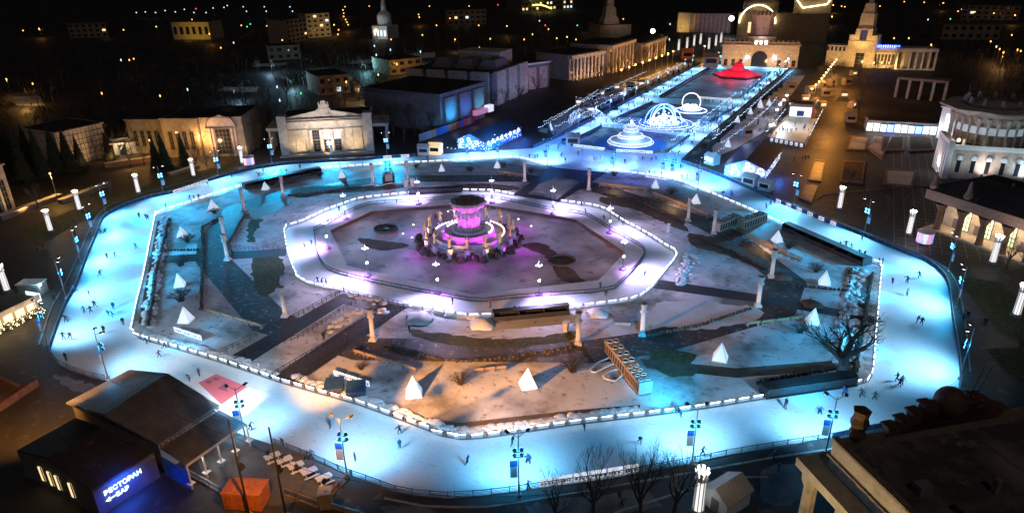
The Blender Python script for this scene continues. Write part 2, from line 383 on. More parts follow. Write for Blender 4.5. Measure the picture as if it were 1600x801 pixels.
# ---- LED fences: a panel of white board with a lit tube above and below, set between low posts
def led_panel_mesh(w):
    f = MB()
    [f.b2(-w/2, -.03, z, w/2, .03, z+.11, 0) for z in (.2, .4, .6)]
    f.b2(-w/2, -.05, .78, w/2, .05, .86, 1)
    return f
def post_mesh():
    p = MB(); p.box(0, 0, 0, .09, .09, 1.05, 0, 0); p.box(0, 0, 1.05, .16, .16, .06); return p
LEDP = {}
def led_fence(s, label, z, tube='led', group='lit white fences along the rinks', w=1.75, gap=2.6):
    P = smooth(pts(s, z), False, 1.5)
    t = thing('lit_fence', label, 'fence', P[0], 0, group)
    rail = MB()
    rel = [p-P[0] for p in P]
    rail.wall([(p.x, p.y) for p in rel], 0.0, 0.06, 0.3)
    rail.build('base_rail', M['steel'], t)
    k = 0
    for (p, d) in along(rel, gap):
        if (p+d*gap-rel[-1]).length < 0.2: break
        a = math.atan2(d.y, d.x)
        for nm, mk, off, mm in (('panel', lambda: led_panel_mesh(w), gap/2, [M['ledpanel'], M[tube]]), ('post', post_mesh, 0, [M['steel']])):
            key = (nm, tube, w)
            if key not in LEDP: LEDP[key] = mk().build(nm, mm, t); o = LEDP[key]
            else: o = LEDP[key].copy(); COL.objects.link(o); o.parent = t
            q = p+d*off; o.location = (q.x, q.y, 0.06); o.rotation_euler = (0, 0, a)
        k += 1
    return t
led_fence("206,516 213,480 225,430 243,338", 'long straight lit fence down the left side of the snow garden', .05)
led_fence("243,338 252,333 310,314 379,291.8", 'lit fence on the upper left diagonal, ending at the black shelter', .05)
led_fence("497,265.5 600,258.5 700,253.5 800,248 835,255 862,261", 'lit fence behind the garden from the shelter to the rear walkway', .05)
led_fence("950,268.5 1000,274 1050,281", 'short lit fence right of the rear walkway', .05)
led_fence("1050,281 1075,290 1120,308 1165,327 1225,353", 'lit fence on the upper right diagonal facing the beer tent', .05)
led_fence("1362,410 1372,413 1377,420 1374,450 1371,490 1368,520 1365,560 1362,585 1356,596 1338,601", 'lit fence down the right side behind the big bare tree', .05)
led_fence("1195,622.5 1180,625 1100,638 1000,651 900,663 800,678 755,684 720,686", 'lit fence on the lower right diagonal under the cyan snow', .05)
led_fence("720,686 692,681 640,661 560,632 500,615 440,598", 'lit fence on the lower diagonal beside the orange lit snow', .05)
led_fence("440,598 345,566 275,545 218,528 206,516", 'lit fence across the foot of the front walkway', .05)
led_fence("446,375 445,362 450,355 470,349 507,332 526,325 557,314 582,310 620,306 638,304", 'lit ring fence on the upper left of the fountain ring', .06, 'ledpink')
led_fence("722,299 770,300.5 800,306", 'short lit ring fence behind the fountain bowl', .06, 'ledpink')
led_fence("875,316 937,326 975,348 1012,368 1040,386 1053,393 1057,400", 'lit ring fence on the upper right of the fountain ring', .06, 'ledpink')
led_fence("1057,400 1053,408 1031,435 1020,449 1005,462 984,470 956,475 900,482 886,483", 'lit ring fence on the lower right bend of the fountain ring', .06, 'ledpink')
led_fence("770,495 735,496 700,492 665,484.5 637,478", 'lit ring fence just right of the front walkway', .06, 'ledpink')
led_fence("537,455 487,446 468,437 460,424 451,400 446,375", 'lit ring fence round the left bend of the fountain ring', .06, 'ledpink')
# ---- outer fences: dark cloth between two rails
def cloth_fence(s, label, h=1.15, m='bluefence', z=0.0, group='fences round the outer edge of the rink', rail='steel'):
    P = smooth(pts(s, z), False, 2.5); o0 = P[0]; rel = [(p.x-o0.x, p.y-o0.y) for p in P]
    t = thing('rink_fence', label, 'fence', o0, 0, group)
    fi = MB()
    if m == 'netting':
        for z in (.3, .52, .74): fi.wall(rel, z, z+.05, .05)
    else: fi.wall(rel, .12, h-.12, .05)
    fi.build('infill', M[m], t)
    f = MB().wall(rel, h-.1, h, .12); f.wall(rel, 0.0, .14, .16); f.build('rail', M[rail], t)
    g = MB()
    for (p, d) in along([Vector((a, b, 0)) for a, b in rel], 2.5): g.box(p.x, p.y, 0, .1, .1, h+.12, math.atan2(d.y, d.x))
    tag(g.build('post', M['steel'], t), None, None, None, 'stuff')
    return t
cloth_fence("1064,254 1104,268 1125,276 1162,292 1199,309 1237,325 1275,340 1350,370 1417,398", 'dark outer fence on the right diagonal below the beer tent')
cloth_fence("1417,398 1440,406 1462,420 1477,437 1483,456 1488,500 1497,550 1500,595 1494,622 1470,645 1400,664 1300,685", 'outer fence round the right bend of the rink')
M['netting'] = mat('grey_fence_mesh', (0.12, 0.12, 0.14), 0.6, 0.3, 0.3, 3)
cloth_fence("1300,685 1200,701 1139,711 1076,724 1000,738 948,748 840,763 800,769 750,775 700,778", 'outer fence along the bottom behind the three bare trees', m='netting')
cloth_fence("700,778 650,774 615,767 575,752 540,740 483,715 445,700 425,693", 'rust railed outer fence on the bottom bend beside the picnic tables', m='netting')
cloth_fence("165,594 145,590 112,579 92,569 81,555 79,545", 'orange lit fence round the lower left corner of the rink', m='netting')
cloth_fence("79,545 100,485 120,447 138,400", 'outer fence down the left lane beside the cafe')
cloth_fence("138,400 150,372 162,342 180,330 200,321 237,309 275,301 325,284 362,273 400,264", 'blue outer fence round the upper left bend')
cloth_fence("400,264 450,257 500,254 550,251.5 600,248 650,244", 'blue outer fence in front of the white pavilion')
cloth_fence("834,231.5 880,211 936,183 999,150 1095,99.5", 'blue fence on the left edge of the alley rink', 1.3)
cloth_fence("1064,254 1100,220.5 1170,161 1235,107.5", 'blue fence on the right edge of the alley rink', 1.3)
for k, (s, lb) in enumerate((("905,230 880,226 878,221 898,219 940,199", 'blue fence on the left of the first fountain island'), ("955,190 1020,161", 'blue fence on the left of the second fountain island'),
        ("1042,239 1076,215", 'blue fence on the right of the first fountain island'), ("1080,208 1148,170", 'blue fence on the right of the second fountain island'),
        ("1030,153 1108,107", 'blue fence on the left of the red fountain basin'), ("1160,152 1205,113", 'blue fence on the right of the red fountain basin'))):
    cloth_fence(s, lb, 1.3, z=0.25)
cloth_fence("490,360 515,422 735,470 805,465.5 930,456.5 960,451 1008,394 955,360 915,336 862,328 780,311 738,308.5 640,315 570,321.5 490,360", 'dark inner railing between the ring ice and the pool terrace', .95, 'netting', .05, 'inner railing of the ring', 'dark')
M['violetfence'] = M['netting']
# ---- sponsor boards hung along the fences: coloured panels with broken up printing
M['ink_blue'] = mat('blue_print', (0.05, 0.15, 0.55), 0.6); M['ink_red'] = mat('red_print', (0.55, 0.05, 0.06), 0.6); M['ink_grey'] = mat('grey_print', (0.25, 0.25, 0.3), 0.6)
M['boardwhite'] = mat('white_board', (0.78, 0.78, 0.8), 0.5)
M['boardglow'] = mat('glowing_translucent_film', (0.8, 0.8, 0.82), 0.6); _n = M['boardglow'].node_tree; _tr = _n.nodes.new('ShaderNodeBsdfTranslucent'); _tr.inputs[0].default_value = (.85, .86, .9, 1); _mx = _n.nodes.new('ShaderNodeMixShader'); _mx.inputs[0].default_value = .4; _n.nodes['Principled BSDF'].inputs['Emission Color'].default_value = (.85, .9, 1, 1); _n.nodes['Principled BSDF'].inputs['Emission Strength'].default_value = .8; M['boardglow'].cycles.emission_sampling = 'NONE'  # glow put into the film so the boards read as lit
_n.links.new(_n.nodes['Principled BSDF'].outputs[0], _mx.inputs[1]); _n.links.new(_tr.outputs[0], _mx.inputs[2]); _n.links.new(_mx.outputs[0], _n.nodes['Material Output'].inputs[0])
def boards(s, n, label, group, h=1.0, z=0.05, off=0.16, fill=0.92, alt=None):
    P = pts(s, z); L = (P[-1]-P[0]).length; d = (P[-1]-P[0]).normalized(); w = L/n
    a = math.atan2(d.y, d.x); nrm = Vector((-d.y, d.x, 0))
    if (at(733, 372)-P[0]).dot(nrm) < 0: nrm = -nrm
    for k in range(n):
        c = P[0]+d*(w*(k+.5))
        t = thing('sponsor_board', label % ordw(k), 'sign', (c.x+nrm.x*off, c.y+nrm.y*off, c.z), a, group)
        MB().b2(-w*fill/2, -.03, .08, w*fill/2, .03, h).build('board', M['boardglow'] if not alt or k % 2 else M[alt], t)
        q = MB(); x = -w*fill*.4; rr = random.Random(k*7+n)
        while x < w*fill*.36:
            ww = rr.uniform(.12, .4)
            for sy in (-.036, .036): q.b2(x, sy-.004, .3+rr.uniform(0, .1), x+ww, sy+.004, .72+rr.uniform(-.1, .12), rr.choice((0, 0, 1, 2)))
            x += ww+rr.uniform(.06, .2)
        q.build('print', [M['ink_blue'], M['ink_red'], M['ink_grey']], t)
boards("842,762.5 1000,737.5", 6, '%s white sponsor board from the lamp mast on the bottom fence', 'white boards on the bottom fence', 1.5)
boards("500,253.5 640,245.5", 10, '%s sponsor board from the left in front of the white pavilion', 'boards on the fence before the pavilion', 1.1, alt='bannerblue')
boards("270,302.5 325,284.5", 4, '%s sponsor board from the left on the upper left fence', 'boards on the upper left fence', 1.0)
boards("1205,312 1316,357", 13, '%s sponsor board down from the beer tent on the right diagonal', 'boards on the right diagonal fence', 1.0, alt='bannerblue')
boards("895,229.5 945,235.5", 5, '%s board from the left before the glowing tiered fountain', 'boards before the first island', 1.1, .25, -.3)
boards("962,237.5 1020,240.5", 5, '%s board from the gap towards the right lane before the tiered fountain', 'boards before the first island right half', 1.1, .25, -.3)
boards("1010,275.5 1042,279.8", 3, '%s tall white board from the left beside the rear lit fence', 'tall boards by the rear lit fence', 1.6, .05, 1)
boards("1089,154 1143,158", 6, '%s white board from the left between the globe lights and the red fountain', 'boards across the alley', 1.1, .25, -.3)
boards("502,601 560,620", 3, '%s white banner from the left on the orange lit garden edge', 'banners above the lower lit fence', 1.2, .02, 3.2)
boards("262,523 306,538", 3, '%s white banner from the left in the lower left garden corner', 'banners above the corner fence', 1.2, .02, 1.5)
# ---- long black shelters that stand in gaps of the lit fence
def shelter(a, b, w, h, label, top='blk', side='darkdeck', z=.03):
    A, B = at(*a, z), at(*b, z); d = B-A; ang = math.atan2(d.y, d.x); L = d.length
    t = thing('long_shelter', label, 'shelter', A, ang, 'long black shelters at the rink edge')
    g = MB(); g.b2(0, 0, 0, L, .12, h); g.b2(0, w-.12, 0, L, w, h*.55)
    k = max(2, int(L/4))
    for i in range(k+1):
        x = min(max(.08, L*i/k), L-.08); g.box(x, w/2, 0, .12, w-.26, h*.98)
    g.build('frame', M[side], t)
    MB().b2(-.15, -.2, h, L+.15, w+.2, h+.14).build('roof', M[top], t)
    MB().b2(.2, .2, .45, L-.2, .6, .52).build('bench', M['dark'], t)
    return t
shelter((379, 294), (497, 268), -2.6, 1.9, 'long black roofed shelter on the upper left diagonal')
shelter((1233, 357), (1360, 413), -2.6, 1.9, 'long black roofed shelter on the right diagonal of the garden')
shelter((1338, 603), (1197, 623.5), -2.2, 1.9, 'long black roofed shelter at the foot of the big bare tree')
shelter((770, 496), (886, 485), -1.8, 1.9, 'long black roofed shelter below the ring in front of the fountain')
shelter((722, 300.5), (639, 304.5), -2.0, 1.6, 'long purple lit shelter behind the ring left of the bowl')
# ---- lamp masts round the big rink
mast_src = None
def mast(b, h, face, label, first=False):
    global mast_src
    p = at(*b); c = at(*face); a = math.atan2(c.y-p.y, c.x-p.x)
    if mast_src is None:
        t = thing('lamp_mast', label, 'lamp mast', p, a, 'lamp masts round the big rink')
        MB().lathe([(.35, 0), (.35, .5), (.2, .6), (.13, .7), (.08, 11.0), (.05, 11.2)], 10).build('pole', M['steel'], t)
        for sy in (-1, 1):
            f = MB().tube((0, 0, 10.6), (.6, sy*1.3, 11.2), .04); f.box(.75, sy*1.5, 11.05, .7, .45, .28, .5*sy); fo = f.build('floodlight', M['dark'], t)
            MB().box(.8, sy*1.53, 11.0, .5, .34, .045, .5*sy).build('lens', M['whiteglow'], fo)
        c_ = MB(); c_.b2(-.05, -.7, 8.0, .05, .7, 8.12); c_.b2(-.05, -.7, 7.1, .05, .7, 7.22)
        c_.build('crossbar', M['dark'], t)
        for sy in (-1, 1):
            for z in (8.06, 7.16):
                l = MB().lathe([(.28, 0), (.32, .1), (.2, .45), (.05, .5)], 10); l.v = [(.62-v[2], v[0]+sy*.5, z+v[1]) for v in l.v]
                o = l.build('spotlight', M['dark'], t)
                q = MB().lathe([(.3, 0), (.22, .06), (1e-4, .09)], 10); q.v = [(.62+v[2], v[0]+sy*.5, z+v[1]) for v in q.v]
                q.build('lens', M['blueglow'], o)
        bn = MB(); bn.b2(-.03, .18, 5.6, .03, 1.25, 6.6, 0); bn.b2(-.03, .18, 3.6, .03, 1.25, 5.6, 1); bn.build('banner', [M['bannerblue'], M['bannerwhite']], t)
        mast_src = t; o = t
    else: o = copy_tree(mast_src, p, a, label)
    s = h/11.2; o.scale = (s, s, s)
    return p, (c-p).normalized(), h

CY = (0.0, 0.47, 1.0); WH = (0.62, 0.86, 1.0); BL = (0.04, 0.16, 1.0); OR = (1.0, 0.4, 0.07); PU = (0.5, 0.12, 1.0); PW = (0.68, 0.6, 1.0)
MASTS = [  # foot, height, point faced, cyan, white, where
    ((169, 591), 9.5, (240, 560), .5, .8, 'lamp mast just above the canopy roof in the lower left bend'),
    ((75, 540), 9.5, (160, 500), .9, 1.0, 'lamp mast with banner beside the lit cafe on the left edge'),
    ((104, 467), 9.5, (190, 450), 1.1, .9, 'lamp mast with banner beside the grey cabin on the left lane'),
    ((127, 412), 9.5, (200, 405), 1.3, .8, 'lamp mast halfway up the left lane'),
    ((145, 372), 9.5, (215, 375), 1.3, .7, 'lamp mast where the left lane starts to bend'),
    ((166, 335), 9.5, (235, 345), 1.3, .7, 'lamp mast on the outside of the upper left bend'),
    ((256, 304), 9.5, (290, 325), 1.3, .7, 'blue glowing mast before the conifers on the upper left diagonal'),
    ((342, 277), 9.5, (365, 300), 1.3, .8, 'blue glowing mast beside the lantern column on the upper left diagonal'),
    ((425, 255), 9.5, (440, 285), 1.3, .9, 'blue glowing mast left of the white pavilion'),
    ((517, 250), 9.5, (525, 275), 1.3, .9, 'blue glowing mast before the pavilion door'),
    ((605, 245), 9.5, (610, 270), 1.2, 1.0, 'blue glowing mast right of the white pavilion'),
    ((733, 253), 9.5, (725, 238), .9, 1.2, 'mast on the rear lit fence before the blue tent corner'),
    ((780, 250), 9.5, (775, 236), .9, 1.3, 'mast on the rear lit fence right of the blue tent'),
    ((855, 258.5), 9.5, (855, 240), .8, 1.4, 'mast at the left side of the rear walkway'),
    ((958, 269.5), 9.5, (955, 250), .6, 1.4, 'mast at the right side of the rear walkway'),
    ((1037, 279), 9.5, (1045, 262), .7, 1.4, 'mast by the tall white boards'),
    ((1051, 282), 9.5, (1062, 266), .7, 1.3, 'mast at the start of the upper right lit fence'),
    ((1090, 297), 9.5, (1115, 283), .9, 1.2, 'mast with banner on the upper right lit fence'),
    ((1240, 320), 9.5, (1200, 335), 1.3, .7, 'blue glowing mast on the right diagonal near the beer tent'),
    ((1350, 365), 9.5, (1305, 375), 1.3, .7, 'blue glowing mast halfway along the right diagonal'),
    ((1481, 425), 9.5, (1400, 420), 1.3, .9, 'mast with banner at the upper end of the right bend'),
    ((1493, 482), 9.5, (1415, 470), 1.2, 1.0, 'mast with banner in the middle of the right bend'),
    ((1499, 592), 10, (1400, 560), 1.2, 1.1, 'mast with banner at the lower end of the right bend'),
    ((1290, 708), 10, (1265, 640), 1.3, 1.0, 'mast with banner beside the big dark roof corner'),
    ((1081, 724), 10, (1060, 665), 1.3, 1.0, 'mast beside the rightmost of the three bare trees'),
    ((811, 775), 10.5, (800, 715), 1.3, 1.0, 'mast in the middle of the bottom fence'),
    ((543, 748), 10.5, (575, 690), 1.0, .9, 'mast with orange lit heads beside the picnic tables'),
    ((385, 690), 10, (400, 640), .7, .9, 'mast at the right corner of the canopy roof')]
PWR = 5200.0
for b, h, fc, cy, wh, lb in MASTS:
    p, d, h = mast(b, h, fc, lb)
    top = p+Vector((0, 0, h*.98))+d*1.0
    spot(top, p+d*8.5, PWR*1.6*wh*(.8 if b[0] == 811 else 1), WH, 92 if b[0] in (811, 543) else 108, 1)
    spot(p+d*1.0+Vector((0, 0, h*.72)), p+d*9, PWR*1.4*cy, CY, 150, 1)
    spot(p+d*1.0+Vector((0, 0, h*.74)), p+d*25, PWR*11*cy*(.62 if b[0] > 1240 else 1)*(.15 if 380 < b[0] < 560 and b[1] > 600 else .12 if 800 < b[0] < 820 else 1), CY, 46, 1)
    point(p-d*.6+Vector((0, 0, h*.66)), 420, (.02, .5, 1), .3)
# ---- amber floods on the two tall poles light the orange snow
def tall_pole(b, h, label):
    p = at(*b); t = thing('tall_pole', label, 'pole', p, 0, 'tall dark poles by the container')
    MB().tube((0, 0, 0), (0, 0, h), .16, .1, 10).build('pole', M['blk'], t)
    f = MB(); f.box(.1, .3, h*.5, .5, .7, .5); f.build('floodlight', M['blk'], t)
    f = MB(); f.box(0, .25, h*.5+.55, .4, .5, .3); f.build('bracket', M['dark'], t)
    MB().box(0, 0, 0, .8, .8, .5).build('base', M['concrete'], t)
    return p
q1 = tall_pole((390, 806), 15.5, 'tall dark pole in front of the orange container')
q2 = tall_pole((447, 806), 14.5, 'tall dark pole below the picnic tables')

def amber(src, tgt, pw, ang, c=OR): spot(src, tgt, pw, c, ang, .6, .3)
amber(q2+Vector((.8, .9, 14.2)), at(740, 572), 270000, 30)
amber(q2+Vector((.9, .7, 14.2)), at(900, 590), 240000, 24)
amber(q2+Vector((.2, 1.0, 14.2)), at(520, 548), 150000, 30)
amber(q2+Vector((.5, 1.0, 14.2)), at(560, 690), 6000, 90)
amber(at(395, 735, 12), at(410, 790), 1500, 90)
amber(at(40, 600, 12), at(90, 585), 14000, 140)
amber(at(395, 735, 12), at(250, 660), 5000, 130)  # extra amber lamp without a fixture, added to brighten the canopy roof
amber(at(600, 801, 10), at(600, 770), 1200, 120)
# ---- ring lamps: slim posts with four bright globes
M['lampwhite'] = emit('white_globe', (1.0, 0.96, 1.0), 7, False)
RL = [((575, 431), 8, 'ring lamp on the lower left of the pool'), ((684, 458), 8, 'ring lamp on the lower edge of the pool, left of its bottom corner'), ((842, 460), 8.5, 'ring lamp on the lower edge of the pool, right of its bottom corner'),
      ((973, 421), 8, 'ring lamp at the lower right corner of the pool'), ((952, 364), 8, 'ring lamp on the right arm of the ring'), ((864, 334), 8, 'ring lamp before the rear walkway'),
      ((769, 317), 8, 'ring lamp behind the bowl to its right'), ((654, 319), 8, 'ring lamp behind the ring left of the bowl'), ((540, 342), 8, 'ring lamp on the upper left arm of the ring'), ((512, 388), 7.5, 'ring lamp at the left corner of the pool')]
src = None
for b, h, lb in RL:
    p = at(*b, .05)
    if src is None:
        src = thing('ring_lamp', lb, 'lamp post', p, 0, 'lamp posts round the fountain pool')
        MB().lathe([(.9, 0), (.9, .35), (.5, .5), (.12, .55), (.08, 8), (.03, 8.6)], 12).build('post', M['steel'], src)
        g = MB()
        for k in range(4):
            a = k*math.pi/2+.6; g.tube((0, 0, 6.6), (.55*math.cos(a), .55*math.sin(a), 6.9), .04)
        g.build('bracket', M['dark'], src)
        for k in range(4):
            a = k*math.pi/2+.6; MB().ball((.55*math.cos(a), .55*math.sin(a), 7.0), .17).build('globe', M['lampwhite'], src)
        MB().box(.1, 0, 3.2, .35, .35, .4).build('spotlight', M['whiteglow'], src)
    else: copy_tree(src, p, 0, lb)
    out = (p-C0).normalized()
    point(p+Vector((0, 0, 7.6)), 1500, PW, .3)
    spot(p+Vector((0, 0, 7.0))+out*.8, p+out*9, 15000, PW, 125, 1)
    spot(p+Vector((0, 0, 2.5))+out*1.2, p+out*2.2, 1500, PU, 150, .5)
    spot(p+Vector((0, 0, 7.0))-out*.8, p-out*14, 1500, (.8, .66, 1), 100, .8)

# overhead cable strung from mast to mast
for a, b, lb in ((27, 26, 'from the canopy mast to the amber mast'), (26, 25, 'from the amber mast to the middle bottom mast'), (25, 24, 'between the two bottom masts'), (24, 23, 'from the right bottom mast to the roof corner mast'), (23, 22, 'across the lower right bend'), (0, 27, 'past the canopy roof')):
    p, q = at(*MASTS[a][0], 7.4), at(*MASTS[b][0], 7.4); P = [p.lerp(q, k/12)-Vector((0, 0, 1.1*math.sin(math.pi*k/12))) for k in range(13)]; o = MB().path([v-p for v in P], .035, 4).build('overhead_cable', M['blk']); o.location = p; tag(o, 'thin dark overhead cable '+lb, 'cable', 'cables between the lamp masts')
# ================================================================ the garden: pillars, pyramids, benches, chillers, shrubs, fountain
M['pillarstone'] = mat('white_plaster', (0.62, 0.55, 0.49), 0.8, 0, 0.2, 1.5, 0.1)
def flute(i): return 1.0 if i % 2 else 0.86
src = None
PLAB = ['left of the front walkway', 'right of the front walkway', 'just below the ring fence, left of the flat hatch', 'above the dark path, left of the chillers, cyan at its foot', 'below the right walkway', 'above the right walkway, with benches beside it',
        'beside the pair of chillers on the right', 'at the end of the row of nine benches', 'right of the rear walkway', 'left of the rear walkway', 'right of the upper left chiller', 'left of the upper left chiller',
        'on the brown bank under the black shelter', 'on the corner of the cyan lit left garden', 'standing close behind another pillar on the left', 'nearest of the two pillars that line up on the left']
for p, lb in zip(PILL, PLAB):
    lb = 'white carved garden pillar '+lb
    if src is None:
        src = thing('garden_pillar', lb, 'pillar', p, R(20), 'white carved pillars round the garden')
        MB().box(0, 0, 0, 1.5, 1.5, .3).box(0, 0, .3, 1.15, 1.15, .35).build('base', M['pillarstone'], src)
        MB().lathe([(.5, .65), (.46, .9), (.41, 5.0), (.5, 5.06)], 24, fl=flute).build('shaft', M['pillarstone'], src)
        c = MB().lathe([(.5, 5.0), (.62, 5.2), (.5, 5.45), (.44, 5.6), (.5, 6.1), (.72, 6.7), (.74, 6.85), (.3, 6.87)], 12, fl=lambda i: 1 if i % 2 else .88)
        for k in range(4):
            a = k*math.pi/2; c.box(.55*math.cos(a), .55*math.sin(a), 4.9, .22, .3, .6, a, 0, .5, .6)
        c.build('capital', M['pillarstone'], src)
    else: copy_tree(src, p, R(20), lb)
    dd = (Vector((CAM.x, CAM.y, 0))-p).normalized()
    spot(p+dd*2.6+Vector((dd.y*.6, -dd.x*.6, .3)), p+Vector((0, 0, 4.4)), 330, (1.0, .62, .4), 75, .6, .1)
# ---- lit pyramids
M['pyr'] = emit('glowing_pyramid_cloth', (0.72, 0.86, 1.0), 0.62)
M['pyre'] = mat('white_seam', (0.8, 0.82, 0.85), 0.5)
PY = [((333, 327), 2.9, 'on cyan snow under the lit fence of the upper left diagonal'), ((415, 296), 2.8, 'below the black shelter on the left'), ((285, 369), 3.0, 'highest on the left side, beside a bare bush'), ((281, 446), 3.2, 'between two bare bushes on the left'),
      ((291, 501), 3.4, 'lowest on the left side'), ((534, 277), 2.8, 'before the rear lit fence, left of the upper chiller'), ((690, 267), 2.7, 'behind the ring, in line with the black shelter end'), ((777, 262), 2.7, 'behind the fountain with a dark box beside it'),
      ((1024, 293), 2.9, 'above the row of nine benches'), ((1087, 317), 3.0, 'beside the upper right lit fence'), ((1214, 377), 3.1, 'with a bush, right of the right chillers'), ((1288, 443), 3.3, 'on cyan snow above the right walkway'),
      ((1270, 504), 3.4, 'just above the big bare tree'), ((1125, 560), 3.5, 'alone on cyan snow right of the chillers'), ((825, 602), 3.6, 'on orange snow left of the chillers'), ((647, 615), 3.6, 'nearest the lower diagonal on orange snow')]
src = None
for b, h, lb in PY:
    p = at(*b); lb = 'glowing white pyramid '+lb
    if src is None:
        src = thing('light_pyramid', lb, 'light pyramid', p, R(25), 'glowing white pyramids in the snow garden')
        m = MB(); vs = [(-1.25, -1.25, .05), (1.25, -1.25, .05), (1.25, 1.25, .05), (-1.25, 1.25, .05), (0, 0, 3.3)]
        m.add(vs, [(0, 1, 4), (1, 2, 4), (2, 3, 4), (3, 0, 4)]); m.build('cloth', M['pyr'], src)
        f = MB()
        for k in range(4): f.bar(vs[k], vs[(k+1) % 4], .1); f.bar(vs[k], vs[4], .07)
        f.build('frame', M['pyre'], src)
    else: copy_tree(src, p, R(25+random.uniform(-25, 25)), lb, scale=h/3.3)
# ---- lantern columns
M['colglow'] = emit('lit_column_glass', (1.0, 0.95, 0.88), 1.15)
LC = [((80, 362), 6.2, 'on the left lawn before the conifers'), ((125, 329), 6.2, 'left of the upper left bend, by the street lamp'), ((217, 302), 6.2, 'beside a white sign on the left verge'), ((303, 276), 6.2, 'left of the domed pavilion'), ((379, 256), 6.2, 'beside the lit round kiosk'),
      ((1311, 327), 6.6, 'on the dark square right of the rink'), ((1419, 367), 6.6, 'left of the round kiosk on the right'), ((1550, 412), 7, 'before the loggia, behind bare twigs'), ((1587, 494), 7, 'by the right edge beyond the banners'), ((1090, 800), 7.0, 'beside the white gabled shed'), ((12, 456), 6.5, 'at the left edge above the cafe'),
      ((1060, 80), 9, 'lowest of the far lantern columns'), ((1073, 77), 9, 'second of the far lantern columns'), ((1084, 73), 9, 'third of the far lantern columns'), ((1094, 70), 9, 'fourth of the far lantern columns'), ((1107, 78), 9, 'before the end pavilion, lower one'), ((1118, 73), 9, 'before the end pavilion, middle one'), ((1126, 68), 9, 'touching the end pavilion corner')]
src = None
for b, h, lb in LC:
    p = at(*b); lb = 'glowing lantern column '+lb
    if src is None:
        src = thing('lantern_column', lb, 'lantern column', p, 0, 'glowing white lantern columns')
        MB().lathe([(.95, 0), (.95, .25), (.75, .3), (.75, .6)], 8).build('base', M['concrete'], src)
        MB().lathe([(.56, .6), (.5, 5.0)], 12).build('glass', M['colglow'], src)
        r = MB()
        for k in range(8):
            a = k*math.pi/4; r.bar((.6*math.cos(a), .6*math.sin(a), .6), (.54*math.cos(a), .54*math.sin(a), 5.0), .1, .14)
        r.lathe([(.72, 4.95), (.78, 5.1), (.62, 5.2)], 12); r.build('rib', M['wht'], src)
        c = MB()
        for k in range(8):
            a = k*math.pi/4; a2 = a+.28; a1 = a-.28
            c.add([(.5*math.cos(a1), .5*math.sin(a1), 5.2), (.5*math.cos(a2), .5*math.sin(a2), 5.2), (.85*math.cos(a+.2), .85*math.sin(a+.2), 6.3), (.85*math.cos(a-.2), .85*math.sin(a-.2), 6.3), (.45*math.cos(a), .45*math.sin(a), 5.2), (.78*math.cos(a), .78*math.sin(a), 6.4)], [(0, 1, 2, 3), (1, 0, 4), (2, 3, 5)])
        c.build('crown', M['wht'], src); MB().lathe([(.4, 5.15), (.5, 5.9)], 8).build('crown_lamp', M['colglow'], src)
    else:
        copy_tree(src, p, random.random(), lb, scale=h/6.2)
    if b[1] > 200 or b[0] < 400: point(p+Vector((0, 0, h*1.05)), 1000, (1, .9, .76), .4)
# ---- wooden park benches
M['wood'] = mat('varnished_wood', (0.42, 0.24, 0.1), 0.5, 0, 0.3, 4)
src = None
def bench_row(a, b, n, where):
    global src
    A, B = at(*a), at(*b); d = (B-A).normalized(); ang = math.atan2(d.y, d.x); nrm = Vector((-d.y, d.x, 0))
    if (C0-A).dot(nrm) < 0: ang += math.pi
    w = (B-A).length/n
    for k in range(n):
        p = A+d*(w*(k+.5)); lb = '%s wooden bench of the row %s' % (ordw(k), where)
        if src is None:
            src = thing('park_bench', lb, 'bench', p, ang, 'wooden benches in rows in the garden')
            g = MB(); [g.b2(-1, -.1+i*.22, .48, 1, .08+i*.22, .54) for i in range(4)]; g.build('seat', M['wood'], src)
            g = MB(); [g.b2(-1, -.24-i*.05, .62+i*.2, 1, -.19-i*.05, .78+i*.2) for i in range(3)]; g.build('backrest', M['wood'], src)
            for sx in (-.8, .8):
                g = MB(); g.b2(sx-.05, -.2, 0, sx+.05, .72, .48); g.bar((sx, -.15, .4), (sx, -.36, 1.15), .09); g.build('leg', M['concrete'], src)
            src['w'] = 1.0; o = src
        else: o = copy_tree(src, p, ang, lb)
        o.scale = (w/2.25, 1.05, 1.05)
bench_row((935, 291), (1011, 300), 6, 'right of the rear walkway, from the walkway')
bench_row((1019, 305), (1108, 341), 9, 'under the upper right pyramid, from its upper end')
bench_row((1166, 372), (1252, 411), 8, 'right of the right chillers, from its upper end')
bench_row((326, 489), (412, 514), 4, 'left of the front walkway, from the left')
bench_row((553, 552), (652, 582), 5, 'under the front right pillar, from the left')
bench_row((740, 583), (792, 578), 3, 'on orange snow between two pyramids, from the left')
bench_row((776, 272), (818, 277), 4, 'left of the rear walkway, from the left')
bench_row((1165, 510), (1255, 500), 4, 'above the lone right pyramid, from the left')
for q, e in ((at(970, 296), 500), (at(1065, 323), 600), (at(1210, 391), 500)):
    point(q+(C0-q).normalized()*3+Vector((0, 0, 2.5)), e, (1, .6, .28), .2)
